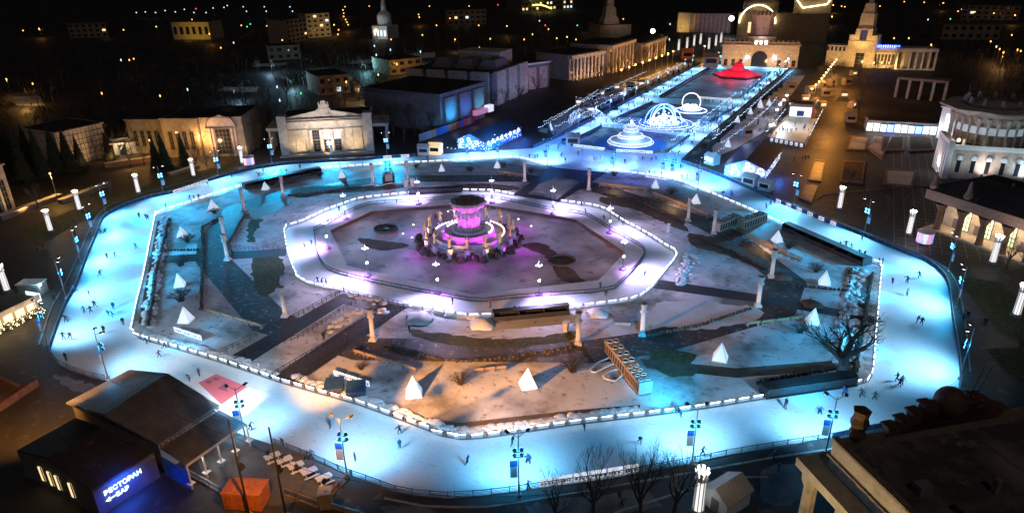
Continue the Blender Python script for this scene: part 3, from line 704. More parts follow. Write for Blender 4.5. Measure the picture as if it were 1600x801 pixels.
# ---- chillers with round fans on top
M['unitgrey'] = mat('cream_sheet_metal', (0.42, 0.35, 0.28), 0.5, 0.1, 0.15, 2)
src = None
def chiller(a, b, label, h=2.6):
    global src
    A, B = at(*a), at(*b); d = (B-A).normalized(); L = (B-A).length; ang = math.atan2(d.y, d.x)
    if src is None:
        t = thing('chiller', label, 'cooling unit', A, ang, 'big rooftop style chillers standing on the lawn'); src = t; t['L'] = L
        MB().b2(0, -1.25, .25, L, 1.25, h).build('casing', M['unitgrey'], t)
        MB().b2(.1, -1.1, 0, L-.1, 1.1, .25).build('skid', M['dark'], t)
        g = MB(); k = int(L/.9)
        for i in range(k): 
            for sy in (-1.26, 1.26): g.b2(.2+i*L/k, sy-.03, .6, .2+i*L/k+L/k*.6, sy+.03, h-.5)
        g.build('grille', M['dark'], t)
        for i in range(4):
            for sy in (-.6, .6):
                f = MB().lathe([(.56, h), (.56, h+.3), (.5, h+.3), (.5, h+.06)], 16, L*(i+.5)/4, sy); o = f.build('fan_ring', M['unitgrey'], t)
                q = MB().lathe([(.5, h+.05), (1e-3, h+.06)], 16, L*(i+.5)/4, sy)
                for kk in range(5): q.box(L*(i+.5)/4, sy, h+.1, .9, .12, .04, kk*math.pi/5)
                q.build('fan', M['blk'], o)
    else:
        t = copy_tree(src, A, ang, label); t.scale = (L/src['L'], 1, 1)
chiller((953, 548), (985, 588), 'upper of the two long chillers beside the coiled hoses')
chiller((986, 590), (1008, 617), 'lower of the two long chillers beside the coiled hoses')
chiller((1118, 362), (1152, 348), 'left of the two chillers by the right bank of benches')
chiller((1156, 358), (1192, 345), 'right of the two chillers, nearest the right lane')
chiller((608, 284), (606, 262), 'single chiller between the two upper left pillars')
M['hose'] = mat('white_hose', (0.7, 0.7, 0.72), 0.4)
def hose(s, label, zz):
    P = smooth([at(*[float(c) for c in t.split(',')], zz) for t in s.split()], False, .5); o = thing('hose', label, 'hose', P[0], 0, 'white hoses of the chillers')
    P = [Vector((p.x-P[0].x, p.y-P[0].y, .25+.35*math.sin(i*.25)**2)) for i, p in enumerate(P)]
    MB().path(P, .14, 6).build('pipe', M['hose'], o); MB().tube(P[-1]-Vector((.2, 0, 0)), P[-1]+Vector((.2, 0, 0)), .2).build('coupling', M['steel'], o)
hose("952,560 935,570 922,580 930,583 945,578 958,572", 'white hose curling from the upper chiller', 0)
hose("972,578 960,580 945,588 943,594 962,596 978,582 972,572", 'white hose looped round the lower chiller', 0)
hose("655,286 620,287 596,291 560,292", 'pale pipe lying under the upper left chiller', 0)
# ---- bare shrubs
M['twig'] = mat('bare_twig', (0.07, 0.055, 0.045), 0.9, 0, 0.3, 3)
M['bark'] = mat('grey_bark', (0.09, 0.075, 0.065), 0.9, 0, 0.4, 2.5, 0.3)
def shrub_mesh(seed, r=1.7, h=1.9, n=70):
    rr = random.Random(seed); m = MB()
    for k in range(n):
        a = rr.uniform(0, 6.283); b = rr.uniform(.05, 1)**.6*r; e = Vector((b*math.cos(a), b*math.sin(a), h*rr.uniform(.55, 1)*(1-.35*(b/r)**2)))
        mid = e*rr.uniform(.4, .6)+Vector((0, 0, .3)); s0 = Vector((rr.uniform(-.3, .3), rr.uniform(-.3, .3), 0))
        m.tube(s0, mid, .03, .022, 3); m.tube(mid, e, .022, .012, 3)
        for j in range(3):
            e2 = mid.lerp(e, rr.uniform(.2, .8))+Vector((rr.uniform(-.45, .45), rr.uniform(-.45, .45), rr.uniform(.1, .5))); m.tube(mid.lerp(e, .3+.2*j), e2, .016, .008, 3)
    return m
SHM = [shrub_mesh(k) for k in range(3)]; SHO = [None]*3
for k, (b, s, lb) in enumerate((((293, 378), 1.6, 'right of the highest left pyramid'), ((283, 415), 1.9, 'big, above the middle left pyramid'), ((283, 470), 1.9, 'big, between two left pyramids'), ((335, 333), 1.1, 'beside the upper left diagonal pyramid'), ((735, 268), 1.3, 'behind the fountain'),
        ((1049, 303), 1.5, 'between the two upper right pyramids'), ((1232, 388), 1.6, 'right of the right chillers'), ((1275, 425), 1.5, 'above the pyramid over the right walkway'), ((1115, 345), 1.2, 'left of the right chillers'), ((425, 290), 1.0, 'right of the left shelter pyramid'), ((500, 276), 1.1, 'near the end of the left shelter'),
        ((565, 577), .9, 'small, on orange snow before the benches'), ((720, 600), 1.5, 'low and wide, between the two orange lit pyramids'), ((895, 580), 1.8, 'dark and wide, left of the chillers'), ((960, 275), 1.2, 'right of the rear walkway'), ((650, 262), 1.0, 'left of the rear pyramid'), ((1250, 520), 1.3, 'at the foot of the pyramid above the big tree'), ((830, 270), 1.0, 'left of the rear walkway bench row'))):
    i = k % 3; p = at(*b)
    if SHO[i] is None:
        o = SHM[i].build('bare_shrub', M['twig']); SHO[i] = o
    else: o = SHO[i].copy(); COL.objects.link(o)
    o.location = p; o.rotation_euler = (0, 0, k*1.3); o.scale = (s, s, s*.8)
    tag(o, 'leafless twiggy shrub '+lb, 'shrub', 'leafless shrubs in the garden')
# clipped hedges along the inside of the garden path
M['hedge'] = mat('brown_hedge_twigs', (0.075, 0.06, 0.045), 0.95, 0, 0.5, 2)
def hedge(s, label, hgt=.55):
    P = pts(s); t = MB(); rr = random.Random(len(s)+int(P[0].x)); o0 = P[0]
    for a, b in zip(P, P[1:]):
        L = (b-a).length; k = int(L/.8)
        for i in range(k):
            c = a.lerp(b, (i+.5)/k)-o0; t.box(c.x+rr.uniform(-.12, .12), c.y+rr.uniform(-.12, .12), 0, rr.uniform(.45, .75), rr.uniform(.45, .75), hgt*rr.uniform(.7, 1.2), rr.uniform(0, 3), 0, .7, .7)
    o = t.build('clipped_hedge', M['hedge']); o.location = o0; tag(o, label, 'hedge', 'low clipped hedges along the garden path')
hedge("600,537 690,563 740,565 800,558 895,543", 'low clipped hedge on the near side of the garden path, between the front pillars')
hedge("1010,525 1090,510 1175,482", 'low clipped hedge on the lower right of the garden path')
hedge("1090,372 1150,395 1198,420", 'low clipped hedge below the right chillers')
hedge("925,300 1000,315 1070,348", 'low clipped hedge on the upper right of the garden path')
hedge("450,306 500,301 580,290", 'low clipped hedge on the upper left of the garden path')
hedge("362,400 358,380 384,334", 'low clipped hedge on the left of the garden path')
hedge("250,392 312,391", 'short dotted hedge left of the left pillars'); hedge("316,405 316,430 315,485", 'dark hedge running down the left garden')
hedge("265,344 243,432 233,512", 'tall dark hedge along the left lit fence', .9); hedge("1362,430 1350,500 1335,590", 'hedge along the right lit fence', .9)
hedge("345,340 316,355 316,400", 'hedge bending round the upper left garden'); hedge("1330,420 1325,455 1245,447", 'hedge round the right pyramid over the walkway')
hedge("1180,600 1330,572", 'long hedge under the big bare tree', .7)
# railings of the walkways
def railing(s, label, h=1.05):
    P = pts(s, .03); o0 = P[0]; rel = [p-o0 for p in P]; t = thing('railing', label, 'railing', o0, 0, 'dark railings along the walkways')
    f = MB()
    for z in (h, h*.5): f.path([p+Vector((0, 0, z)) for p in rel], .05, 5)
    f.build('rail', M['dark'], t); g = MB()
    for p, d in along(rel, 1.3): g.box(p.x, p.y, 0, .08, .08, h)
    tag(g.build('post', M['dark'], t), kind='stuff')
railing("538,456 440,508 345,554", 'railing up the left side of the front walkway'); railing("556,474 470,528 366,563", 'railing on the inner left of the front walkway')
railing("596,480 520,534 426,589", 'railing on the inner right of the front walkway'); railing("638,479 560,530 458,603", 'railing up the right side of the front walkway')
railing("538,458 637,480", 'railing across the top of the front walkway'); railing("862,262 830,284 800,304", 'railing on the left of the rear walkway'); railing("948,268 910,293 874,315", 'railing on the right of the rear walkway')
railing("826,304 871,312", 'white topped railing before the rear lawn panel'); railing("362,388 400,392 440,391", 'railing beside the left walkway')
# odd things on the snow
def slab_box(b, rz, sx, sy, h, name, label, cat, m, lidm):
    p = at(*b); t = thing(name, label, cat, p, R(rz)); MB().box(0, 0, 0, sx, sy, h).build('body', M[m], t); MB().box(0, 0, h, sx+.2, sy+.2, .12).build('lid', M[lidm], t)
slab_box((972, 503), 20, 3.2, 2.6, .6, 'service_hatch', 'flat grey hatch box right of the pillar below the ring', 'hatch', 'concrete', 'steel')
slab_box((884, 517), 0, .9, .9, 2.0, 'plinth', 'short white plinth left of the pillar below the ring', 'plinth', 'pillarstone', 'pillarstone')
slab_box((1044, 362), 0, .7, .7, 2.2, 'plinth', 'white plinth in the snow left of the right chillers', 'plinth', 'pillarstone', 'pillarstone')
slab_box((634, 292), 0, .9, .9, 2.4, 'plinth', 'left of two white plinths by the upper left chiller', 'plinth', 'pillarstone', 'pillarstone')
slab_box((645, 290), 0, 1.2, 1.0, 2.4, 'plinth', 'right of two white plinths by the upper left chiller', 'plinth', 'pillarstone', 'pillarstone')
slab_box((523, 607), 35, 3.0, 3.6, 1.1, 'dark_crate', 'left of two dark panels lying by the orange lit garden edge', 'panel', 'darkdeck', 'bluefence')
slab_box((557, 612), 35, 3.0, 3.6, 1.1, 'dark_crate', 'right of two dark panels lying by the orange lit garden edge', 'panel', 'darkdeck', 'bluefence')
slab_box((786, 261), 10, 1.6, 1.4, 1.5, 'dark_crate', 'dark box beside the pyramid behind the fountain', 'box', 'darkdeck', 'dark')
# snow heaps left by the ice machine
def heap(b, r, h, label, m='snow_clean', group='heaps of scraped ice'):
    p = at(*b); o = MB(); rr = random.Random(int(b[0]))
    prof = [(r, -.02), (r*.85, h*.35), (r*.55, h*.75), (r*.2, h), (1e-3, h*1.02)]
    o.lathe(prof, 14, fl=lambda i: 1+.18*math.sin(i*2.1)+.1*math.cos(i*3.3)); q = o.build('snow_heap', M[m], smooth=True); q.location = p; tag(q, label, 'snow heap', group)
heap((753, 507), 2.6, 1.3, 'heap of scraped ice left of the shelter below the ring'); heap((934, 490), 2.3, 1.2, 'heap of scraped ice right of the shelter below the ring')
heap((1220, 432), 2.4, 1.0, 'brownish snow heap beside the pillar above the right walkway', 'soil'); heap((1268, 475), 2.2, .8, 'brown heap at the edge of the right walkway', 'soil'); heap((655, 498), 3, 1.2, 'long snow pile beside the front walkway')
# ================================================================ the fountain: sheaf bowl, tiered basins and a ring of gilded figures
M['gold'] = mat('gilding', (0.78, 0.5, 0.2), 0.4, 0.55, 0.2, 3)
M['pinkstone'] = mat('polished_stone', (0.5, 0.45, 0.48), 0.45, 0, 0.3, 2, 0.2)
M['sheaf'] = mat('bronze_sheaf', (0.55, 0.48, 0.46), 0.5, 0.1, 0.5, 3, 0.4)
FC = Vector((-1.5, .3, -.9))
ft = thing('grand_fountain', 'purple lit fountain with a wheat sheaf bowl on stepped round basins', 'fountain', FC)
r = MB(); rr = random.Random(3)
for k in range(170):
    a = k*2*math.pi/170*3.0+rr.uniform(0, .1); q = 11.6+rr.uniform(-.8, 2.6); s = rr.uniform(.7, 1.5)
    r.box(q*math.cos(a), q*math.sin(a), 0, s, s*rr.uniform(.6, 1.1), rr.uniform(.4, 1.5), rr.uniform(0, 3), 0, .6, .7)
tag(r.build('rockery', M['soil'], ft), kind='stuff')
MB().lathe([(11.2, 0), (11.2, .7), (10.6, .8), (10.6, 1.1), (9.6, 1.15), (9.6, 1.5)], 48).build('base_step', M['pinkstone'], ft)
MB().lathe([(9.2, 1.1), (9.2, 2.4), (9.5, 2.5), (9.5, 2.8), (9.1, 2.8), (8.9, 2.3), (6.2, 2.3)], 48).build('outer_basin', M['pinkstone'], ft)
MB().lathe([(6.2, 2.3), (6.2, 3.3), (6.4, 3.4), (6.4, 3.6), (6.0, 3.6), (5.9, 3.2), (4.2, 3.2)], 48).build('inner_basin', M['pinkstone'], ft)
MB().lathe([(4.3, 3.2), (4.3, 3.9), (4.0, 4.0), (2.5, 4.05)], 40).build('bowl_step', M['pinkstone'], ft)
MB().lathe([(2.7, 4.0), (2.85, 4.3), (2.4, 4.7), (2.45, 5.6), (2.75, 7.0), (2.7, 8.0), (2.35, 8.8), (2.5, 9.2)], 36, fl=lambda i: 1+.07*(i % 3)).build('sheaf', M['sheaf'], ft)
for k in range(9):
    a = k*2*math.pi/9; g = MB().tube((2.75*math.cos(a), 2.75*math.sin(a), 5), (2.95*math.cos(a), 2.95*math.sin(a), 7.6), .3, .42, 6); g.build('wheat_ear', M['sheaf'], ft)
MB().lathe([(2.3, 9.0), (3.2, 9.6), (4.1, 10.3), (4.6, 10.9), (4.4, 11.5), (3.4, 11.7), (2.2, 11.2), (1e-3, 11.0)], 40, fl=lambda i: 1+.06*math.sin(i*2.4)+.04*(i % 2)).build('bowl', M['sheaf'], ft)
b = MB(); rr = random.Random(8)
for k in range(60):
    a = rr.uniform(0, 6.283); q = 3.5*math.sqrt(rr.random()); b.box(q*math.cos(a), q*math.sin(a), 11.1, .5, .5, rr.uniform(.3, .9), a, 0, .4, .4)
tag(b.build('fruit_and_corn', M['sheaf'], ft), kind='stuff')
M['bulbw'] = emit('fountain_bulb', (1.0, .93, .85), 9, False); M['bulba'] = emit('fountain_amber_bulb', (1.0, .62, .3), 7, False)
def bulb_arc(rad, z, a0, a1, n, m):
    for k in range(n):
        a = R(a0+(a1-a0)*k/(n-1)); MB().box(rad*math.cos(a), rad*math.sin(a), z, .3, .3, .22, a).build('bulb', M[m], ft)
bulb_arc(9.3, 2.8, 105, 190, 14, 'bulbw'); bulb_arc(9.3, 2.8, 5, 80, 12, 'bulba'); bulb_arc(6.2, 3.6, 110, 185, 8, 'bulbw'); bulb_arc(6.2, 3.6, 0, 70, 7, 'bulbw')
# figure built as one skinned body
def skin_body(joints, edges, rad, name='body', sub=1, root=0):
    me = bpy.data.meshes.new(name); me.from_pydata(joints, edges, []); me.update()
    o = bpy.data.objects.new(name, me); COL.objects.link(o)
    o.modifiers.new('skin', 'SKIN')
    for i, q in enumerate(rad):
        sv = me.skin_vertices[0].data[i]; sv.radius = (q, q) if not hasattr(q, '__len__') else q; sv.use_root = (i == root)
    if sub: s = o.modifiers.new('sub', 'SUBSURF'); s.levels = sub; s.render_levels = sub
    dg = bpy.context.evaluated_depsgraph_get(); ev = o.evaluated_get(dg)
    r = bpy.data.meshes.new_from_object(ev); bpy.data.objects.remove(o); bpy.data.meshes.remove(me)
    for p in r.polygons: p.use_smooth = True
    return r
def figure(arms):
    J = [(0, 0, 1.9), (0, 0, 1.0), (0, 0, .05), (0, 0, 2.6), (0, 0, 2.95), (0, .03, 3.2), (0, .05, 3.5)]
    Rr = [.34, .5, .68, .42, .18, .22, .25]; E = [(0, 1), (1, 2), (0, 3), (3, 4), (4, 5), (5, 6)]
    for s, (ex, ez, hx, hz) in ((-1, arms[0]), (1, arms[1])):
        k = len(J); J += [(s*.5, 0, 2.72), (s*ex, .1, ez), (s*hx, .25, hz)]; Rr += [.18, .14, .11]; E += [(3, k), (k, k+1), (k+1, k+2)]
    return skin_body(J, E, Rr, 'statue')
POSE = [figure(a) for a in (((.95, 3.0, 1.2, 3.6), (.95, 3.0, 1.25, 3.5)), ((.85, 2.4, .7, 1.9), (1.0, 3.0, 1.2, 3.7)), ((1.0, 2.7, 1.5, 2.9), (1.0, 2.7, 1.5, 2.9)), ((.8, 2.2, .45, 2.3), (.85, 2.3, .6, 1.7)))]
for me in POSE: me.materials.append(M['gold'])
for k in range(16):
    a = k*2*math.pi/16+.1; p = FC+Vector((11.6*math.cos(a), 11.6*math.sin(a), 0))
    t = thing('gilded_statue', 'gilded woman statue, %s round the fountain anticlockwise from its right side' % ordw(k), 'statue', p, a-math.pi/2+math.pi, 'ring of gilded statues on the fountain')
    t.rotation_euler = (0, 0, a+math.pi/2)
    MB().lathe([(.85, 0), (.85, .3), (.72, .4), (.7, 2.3), (.85, 2.4), (.85, 2.6)], 12).build('pedestal', M['pinkstone'], t)
    o = bpy.data.objects.new('figure', POSE[(k*3) % 4]); COL.objects.link(o); o.parent = t; o.location = (0, 0, 2.58); o.scale = (1, 1, 1.02)
PUR = (.6, .02, 1.0); MAG = (1.0, .03, .62)
for k in range(8):
    a = k*math.pi/4+.2; c = Vector((math.cos(a), math.sin(a), 0))
    spot(FC+c*5.2+Vector((0, 0, 3.9)), FC+c*1.6+Vector((0, 0, 9)), 1300, MAG if k % 2 else PUR, 75, .6, .15)
    spot(FC+c*8.2+Vector((0, 0, 3.0)), FC+c*3+Vector((0, 0, 3.5)), 1500, PUR, 120, .6, .15)
for k in range(16):
    a = (k+.5)*2*math.pi/16; c = Vector((math.cos(a), math.sin(a), 0))
    if k % 2 == 0: spot(FC+c*13.4+Vector((0, 0, 1.2)), FC+c*11+Vector((0, 0, 4.6)), 1300, (1.0, .5, .12), 110, .6, .15)
    else: spot(FC+c*12.3+Vector((0, 0, .5)), FC+c*8+Vector((0, 0, 1.8)), 2000, PUR, 120, .6, .15)
point(FC+Vector((-6.5, 5, 4.5)), 500, (.15, .25, 1), .2)
for k in range(6):
    a = k*math.pi/3; point(FC+Vector((16*math.cos(a), 16*math.sin(a), 3.5)), 520, (.75, .05, .95), .3)
# round grates and floodlights in the pool
for b, lb in (((603, 358), 'round grate standing on the left of the pool floor'), ((878, 408), 'round grate on the right of the pool floor')):
    p = at(*b, -.9); t = thing('pool_grate', lb, 'grate', p, 0, 'round grates on the pool floor')
    g = MB().lathe([(3.4, 0), (3.4, .5), (3.1, .5), (3.1, .1)], 28); g.build('rim', M['soil'], t); h = MB()
    for k in range(6): h.box(0, 0, .2, 6.2, .16, .1, k*math.pi/6)
    h.build('grille', M['dark'], t)
for k, b in enumerate(((646, 353), (644, 373), (671, 343), (783, 340), (810, 344), (830, 355), (700, 332), (630, 367))):
    p = at(*b, -.9); t = thing('pool_lamp', '%s small white floodlight on the pool floor by the fountain, counted from the left edge' % ordw(k), 'pool light', p, 0, 'small floodlights in the pool')
    MB().box(0, 0, 0, .4, .4, .3).build('body', M['dark'], t); MB().lathe([(.2, .3), (.22, .45), (.05, .5)], 8).build('lens', M['lampwhite'], t)

for s_, m_ in (("812,383 850,380 905,430 912,441 880,440 850,400", 'soil'), ("560,372 620,378 640,385 600,392 570,385", 'soil')): ob(MB().sheet([p+Vector((random.uniform(-.4, .4), random.uniform(-.4, .4), 0)) for p in smooth(pts(s_, -.89), True, 1.2)], -.89), 'dark_floor_patch', M[m_])  # dark brown patches laid on the pool floor
# ================================================================ buildings
M['plaster'] = mat('cream_plaster', (0.55, 0.5, 0.43), 0.85, 0, 0.25, .6, 0.1)
M['plasterdk'] = mat('brown_plaster', (0.34, 0.27, 0.21), 0.85, 0, 0.3, .5, 0.1)
M['pinkplaster'] = mat('pinkish_plaster', (0.5, 0.4, 0.36), 0.85, 0, 0.25, .5, 0.1)
M['panelgrey'] = mat('grey_cladding', (0.2, 0.195, 0.21), 0.6, 0, 0.2, .3, 0.05)
M['roofdk'] = layered('dark_roof_felt', (0.075, 0.068, 0.066), (0.045, 0.042, 0.042), (0.17, 0.16, 0.16), .1, .5, .8, .1, (.4, .6), (.6, .75))
M['roofmetal'] = mat('roof_sheet_metal', (0.27, 0.26, 0.285), 0.42, 0.2, 0.25, .5, 0.05)
M['glassdk'] = mat('dark_glass', (0.02, 0.022, 0.028), 0.12)
M['litwarm'] = emit('lit_window', (1.0, .72, .35), 1.3, False); M['litcool'] = emit('cool_lit_window', (.7, .95, 1.0), 1.3, False); M['litgreen'] = emit('green_lit_window', (.75, 1.0, .5), 1.2, False)
M['frame'] = mat('window_frame', (0.12, 0.1, 0.09), 0.6)
def hall(name, label, A, B, D, h, m='plaster', cat='building', group=None, roof='roofdk', corn=.5):
    d = B-A; ang = math.atan2(d.y, d.x); L = Vector((d.x, d.y)).length
    t = thing(name, label, cat, (A.x, A.y, 0), ang, group)
    MB().b2(0, 0, 0, L, D, h).build('wall', M[m], t)
    r = MB().b2(-corn, -corn, h, L+corn, D+corn, h+.5); r.build('cornice', M[m], t)
    MB().b2(.4, .4, h+.5, L-.4, D-.4, h+.62).build('roof', M[roof], t)
    return t, L
def window(t, x, y, z, w, h, lit='glassdk', nx=2, nz=3):
    f = MB(); e = .09
    for i in range(nx+1): xx = x-w/2+w*i/nx; f.b2(xx-e, y-.12, z, xx+e, y-.02, z+h)
    for i in range(nz+1): zz = z+h*i/nz; f.b2(x-w/2, y-.10, zz-e, x+w/2, y-.03, zz+e)
    o = f.build('window', M['frame'], t)
    MB().b2(x-w/2, y-.06, z, x+w/2, y-.03, z+h).build('pane', M[lit], o)
    return o
def column(t, x, y, z0, z1, r, m='plaster', n=14, fl=True):
    MB().lathe([(r*1.3, z0), (r*1.3, z0+.3), (r, z0+.5), (r*.88, z1-.7), (r*1.25, z1-.2), (r*1.3, z1)], n, x, y, fl=flute if fl else None).build('column', M[m], t)
def wash(p, tgt, e, c=(1, .62, .28), ang=110): spot(p, tgt, e, c, ang, .8, .3)
def loc(t, x, y, z): return MWD[t.name] @ Vector((x, y, z))
# -- white pavilion with a statue on its gable
A, B = at(445, 243), at(582, 236)
t, L = hall('gabled_pavilion', 'cream pavilion with shallow gable, four fluted columns and a statue group on top', A, B, 18, 13.2, corn=.35)
for x0, x1 in ((-.8, 2.4), (L-2.4, L+.8)): MB().b2(x0, -1.6, 0, x1, 3, 15.2).build('pylon', M['plaster'], t)
MB().prism([(2.2, 13.7), (L-2.2, 13.7), (L-2.2, 14.4), (L/2+3, 16.6), (L/2-3, 16.6), (2.2, 14.4)], 0, 1.2).build('gable', M['plaster'], t)
g = bpy.data.objects['gable']; 
for v in g.data.vertices: v.co = (v.co.x, v.co.z-.9, v.co.y)
for k, z in enumerate((9.6, 12.6)): MB().b2(2.4, -.75-.1*k, z, L-2.4, 0, z+.35).build('moulding', M['plasterdk'], t)
MB().b2(2.4, -.5, 9.95, L-2.4, -.02, 12.6).build('frieze', M['plaster'], t)
MB().b2(-1, -4, 0, L+1, -.0, .5).b2(2, -3, .5, L-2, -.0, 1.0).build('steps', M['stone'], t)
for k in range(4): column(t, L*(.32+.12*k), -.7, 1.0, 9.6, .75)
for k, lt in enumerate(('glassdk', 'litwarm', 'litcool')):
    x = L*(.38+.12*k); window(t, x, -.02, 5.6, 2.6, 3.6, lt, 3, 3); window(t, x, -.02, 1.1, 2.6, 4.2, 'glassdk', 2, 4)
for x in (L*.13, L*.24, L*.78, L*.89): MB().box(x, -.25, 1, .9, .5, 8.5).build('pilaster', M['plaster'], t)
s = MB().box(L/2, .3, 16.6, 5.0, 2.2, .7); s.box(L/2, .3, 17.3, 3.6, 1.6, 1.6, 0, 0, .9, .9); s.box(L/2, .3, 18.9, 2.2, 1.1, 1.2, 0, 0, .7, .8); s.box(L/2-1.6, .3, 17.2, .7, .7, 2.4, .2, 0, .6, .6); s.box(L/2+1.6, .3, 17.2, .7, .7, 2.4, .2, 0, .6, .6)
s.build('statue_group', M['plaster'], t)
for sx in (-1, 1):
    x = -3.5 if sx < 0 else L+3.5; w = MB().b2(x-3.2, 6, 8.2, x+3.2, 22, 9.4); w.build('wing_roof', M['plaster'], t)
    for k in range(4): column(t, x+sx*2.2, 7+k*4.5, 0, 8.2, .5)
for x, e in ((L*.2, 900), (L*.5, 1100), (L*.8, 900)): wash(loc(t, x, -6.5, .8), loc(t, x, 0, 8), e*4.0, (1, .68, .34))
wash(loc(t, L*.5, -16, 7), loc(t, L*.5, 0, 13), 16000, (.98, .82, .74), 90); wash(loc(t, -6, 3, .5), loc(t, -3, 14, 6), 700)
# -- pavilion with the scalloped arch
A, B = at(322, 245), at(387, 243)
t, L = hall('domed_pavilion', 'brown pavilion with a scalloped arch over its tall door, behind bare trees', A, B, 22, 14.5, 'plasterdk', corn=.3)
ar = []
for k in range(13):
    a = math.pi*k/12; ar.append((L/2-math.cos(a)*L*.33, 12.2+math.sin(a)*3.4+(.35 if k % 3 == 0 else 0)))
pp = MB().prism([(L*.12, 11), (L*.88, 11)]+list(reversed(ar)), 0, .7); o = pp.build('arch_gable', M['pinkplaster'], t)
for v in o.data.vertices: v.co = (v.co.x, v.co.z-.75, v.co.y)
window(t, L/2, -.02, 1, L*.34, 9.5, 'glassdk', 4, 6)
for x in (L*.2, L*.28, L*.72, L*.8): MB().b2(x-.35, -.45, 0, x+.35, 0, 11).build('pilaster', M['pinkplaster'], t)
MB().lathe([(4, 14.9), (3.6, 16), (2, 17), (.1, 17.4)], 20, L/2, 10).build('dome', M['roofdk'], t)
wash(loc(t, L*.2, -9, 4), loc(t, L*.45, 0, 9), 5000, (1, .58, .26)); wash(loc(t, L+1.5, -3, .6), loc(t, L, 3, 9), 1200, (1, .75, .45)); wash(loc(t, L*.5, -20, 8), loc(t, L/2, 0, 13), 3500, (.9, .62, .5), 60)
# -- scaffolded pavilion and the yellow and grey blocks round it
A, B = at(100, 262), at(172, 243)
t, L = hall('scaffolded_hall', 'orange lit hall wrapped in a grid of scaffolding behind the conifers', A, B, 20, 12.5, 'plaster')
s = MB()
for k in range(13): s.tube((L*k/12, -.8, 0), (L*k/12, -.8, 13), .09, n=4)
for k in range(7): s.tube((0, -.8, 1+2*k), (L, -.8, 1+2*k), .09, n=4)
for k in range(4): s.tube((L*k/4, -.82, 1), (L*(k+1)/4, -.82, 9), .07, n=4)
s.build('scaffold', M['dark'], t); wash(loc(t, L*.75, -11, 2), loc(t, L*.6, 0, 6), 4200, (1, .5, .16)); wash(loc(t, L*.1, -12, 3), loc(t, L*.2, 0, 8), 1200, (1, .6, .3))
A, B = at(208, 240), at(262, 240)
t, L = hall('yellow_hall', 'long dim hall with a yellow lit end wall left of the domed pavilion', A, B, 20, 13, 'plasterdk')
for k in range(4): window(t, L*(.2+.2*k), -.02, 3, L*.1, 6, 'glassdk', 2, 4)
wash(loc(t, L*.3, -8, 3), loc(t, L*.35, 0, 6), 900, (1, .75, .2))
A, B = at(263, 246), at(318, 246)
t, L = hall('dim_hall', 'unlit dark hall between the yellow hall and the domed pavilion', A, B, 18, 14.5, 'plasterdk')
for k in range(4): window(t, L*(.2+.2*k), -.02, 3, L*.1, 7, 'glassdk', 2, 4)
A, B = at(180, 243), at(208, 240)
t, L = hall('lit_entrance', 'small floodlit entrance house with bright white wall left of the yellow hall', A, B, 6, 6, 'plaster')
MB().b2(L*.3, -.2, 0, L*.7, -.02, 4).build('door', M['glassdk'], t); MB().b2(-2, -3, 4.8, L+2, 0, 5.3).build('canopy', M['plaster'], t)
wash(loc(t, L*.5, -6, 4), loc(t, L*.5, 0, 3), 2600, (1, .85, .55)); wash(loc(t, L*.7, -5, 6), loc(t, L*.9, -8, 0), 3000, (1, .55, .15), 140)
A, B = at(-60, 360), at(26, 328)
t, L = hall('corner_pavilion', 'brown pavilion with arched openings cut by the left edge of the picture', A, B, 16, 14, 'plasterdk')
for k in range(5): window(t, L*(.12+.19*k), -.02, 1, L*.1, 9, 'glassdk', 2, 5); MB().b2(L*(.02+.19*k), -.5, 0, L*(.06+.19*k), 0, 13).build('pilaster', M['plaster'], t)
wash(loc(t, L*.9, -7, 1), loc(t, L*.85, 0, 6), 1500, (1, .6, .2)); wash(loc(t, L+6, 2, 1), loc(t, L, 6, 6), 900, (1, .65, .2))
# -- long flower boxes and low walls lit amber on the left verge
def low_wall(a, b, h, w, label, m='granite'):
    A, B = at(*a), at(*b); d = B-A; t = thing('low_wall', label, 'wall', A, math.atan2(d.y, d.x), 'low walls on the left verge'); L = d.length
    MB().b2(0, -w/2, 0, L, w/2, h).build('body', M[m], t); MB().b2(-.1, -w/2-.1, h, L+.1, w/2+.1, h+.15).build('coping', M['stone'], t)
low_wall((0, 345), (95, 310), 1.5, 2, 'low brown wall behind the leftmost lantern columns'); low_wall((95, 318), (170, 290), 1.2, 2, 'low brown wall before the conifers, left of the street lamp'); low_wall((165, 262), (245, 250), 1.6, 2, 'amber lit low wall before the bright entrance house'); low_wall((265, 275), (310, 262), 1.0, 1.5, 'low wall left of the domed pavilion trees')
# -- dark museum and pale museum with stepped blocks
A, B = at(573, 192), at(690, 206)
t, L = hall('dark_museum', 'big windowless dark museum block with a cyan lit end wall', A, B, 36, 15.5, 'panelgrey', corn=.8)
for k in range(9): MB().b2(L*k/9+.4, -.25, 0, L*k/9+.9, 0, 14).build('rib', M['panelgrey'], t)
for k in range(3): MB().b2(L+.02, 2+k*11.5, 0, L+1.2, 11+k*11.5, 14).build('end_bay', M['panelgrey'], t)
for k, c in enumerate(((.02, .45, 1), (.03, .2, 1), (.05, .5, .8))): wash(loc(t, L+7, 6+k*12, 6), loc(t, L, 6+k*12, 8), (7000, 3000, 3000)[k], c, 90)
B = at(770, 166); A = B+Vector((-50, -3, 0))
t, L = hall('pale_museum', 'pale museum of tall blank blocks under big roof lanterns', A, B, 45, 15.5, 'panelgrey', corn=.2)
for k in range(4): MB().b2(L*(.02+.25*k), -1.6, 0, L*(.22+.25*k), 0, 16.6).build('block', M['plaster'], t)
for k in range(3): MB().b2(L, 2+k*14.5, 0, L+1.8, 13+k*14.5, 16.6).build('end_block', M['plaster'], t)
for k in range(3): MB().box(L*(.3+.27*k), 20, 16.1, L*.22, 18, 4.5, 0, 0, .6, .7).build('roof_lantern', M['panelgrey'], t)
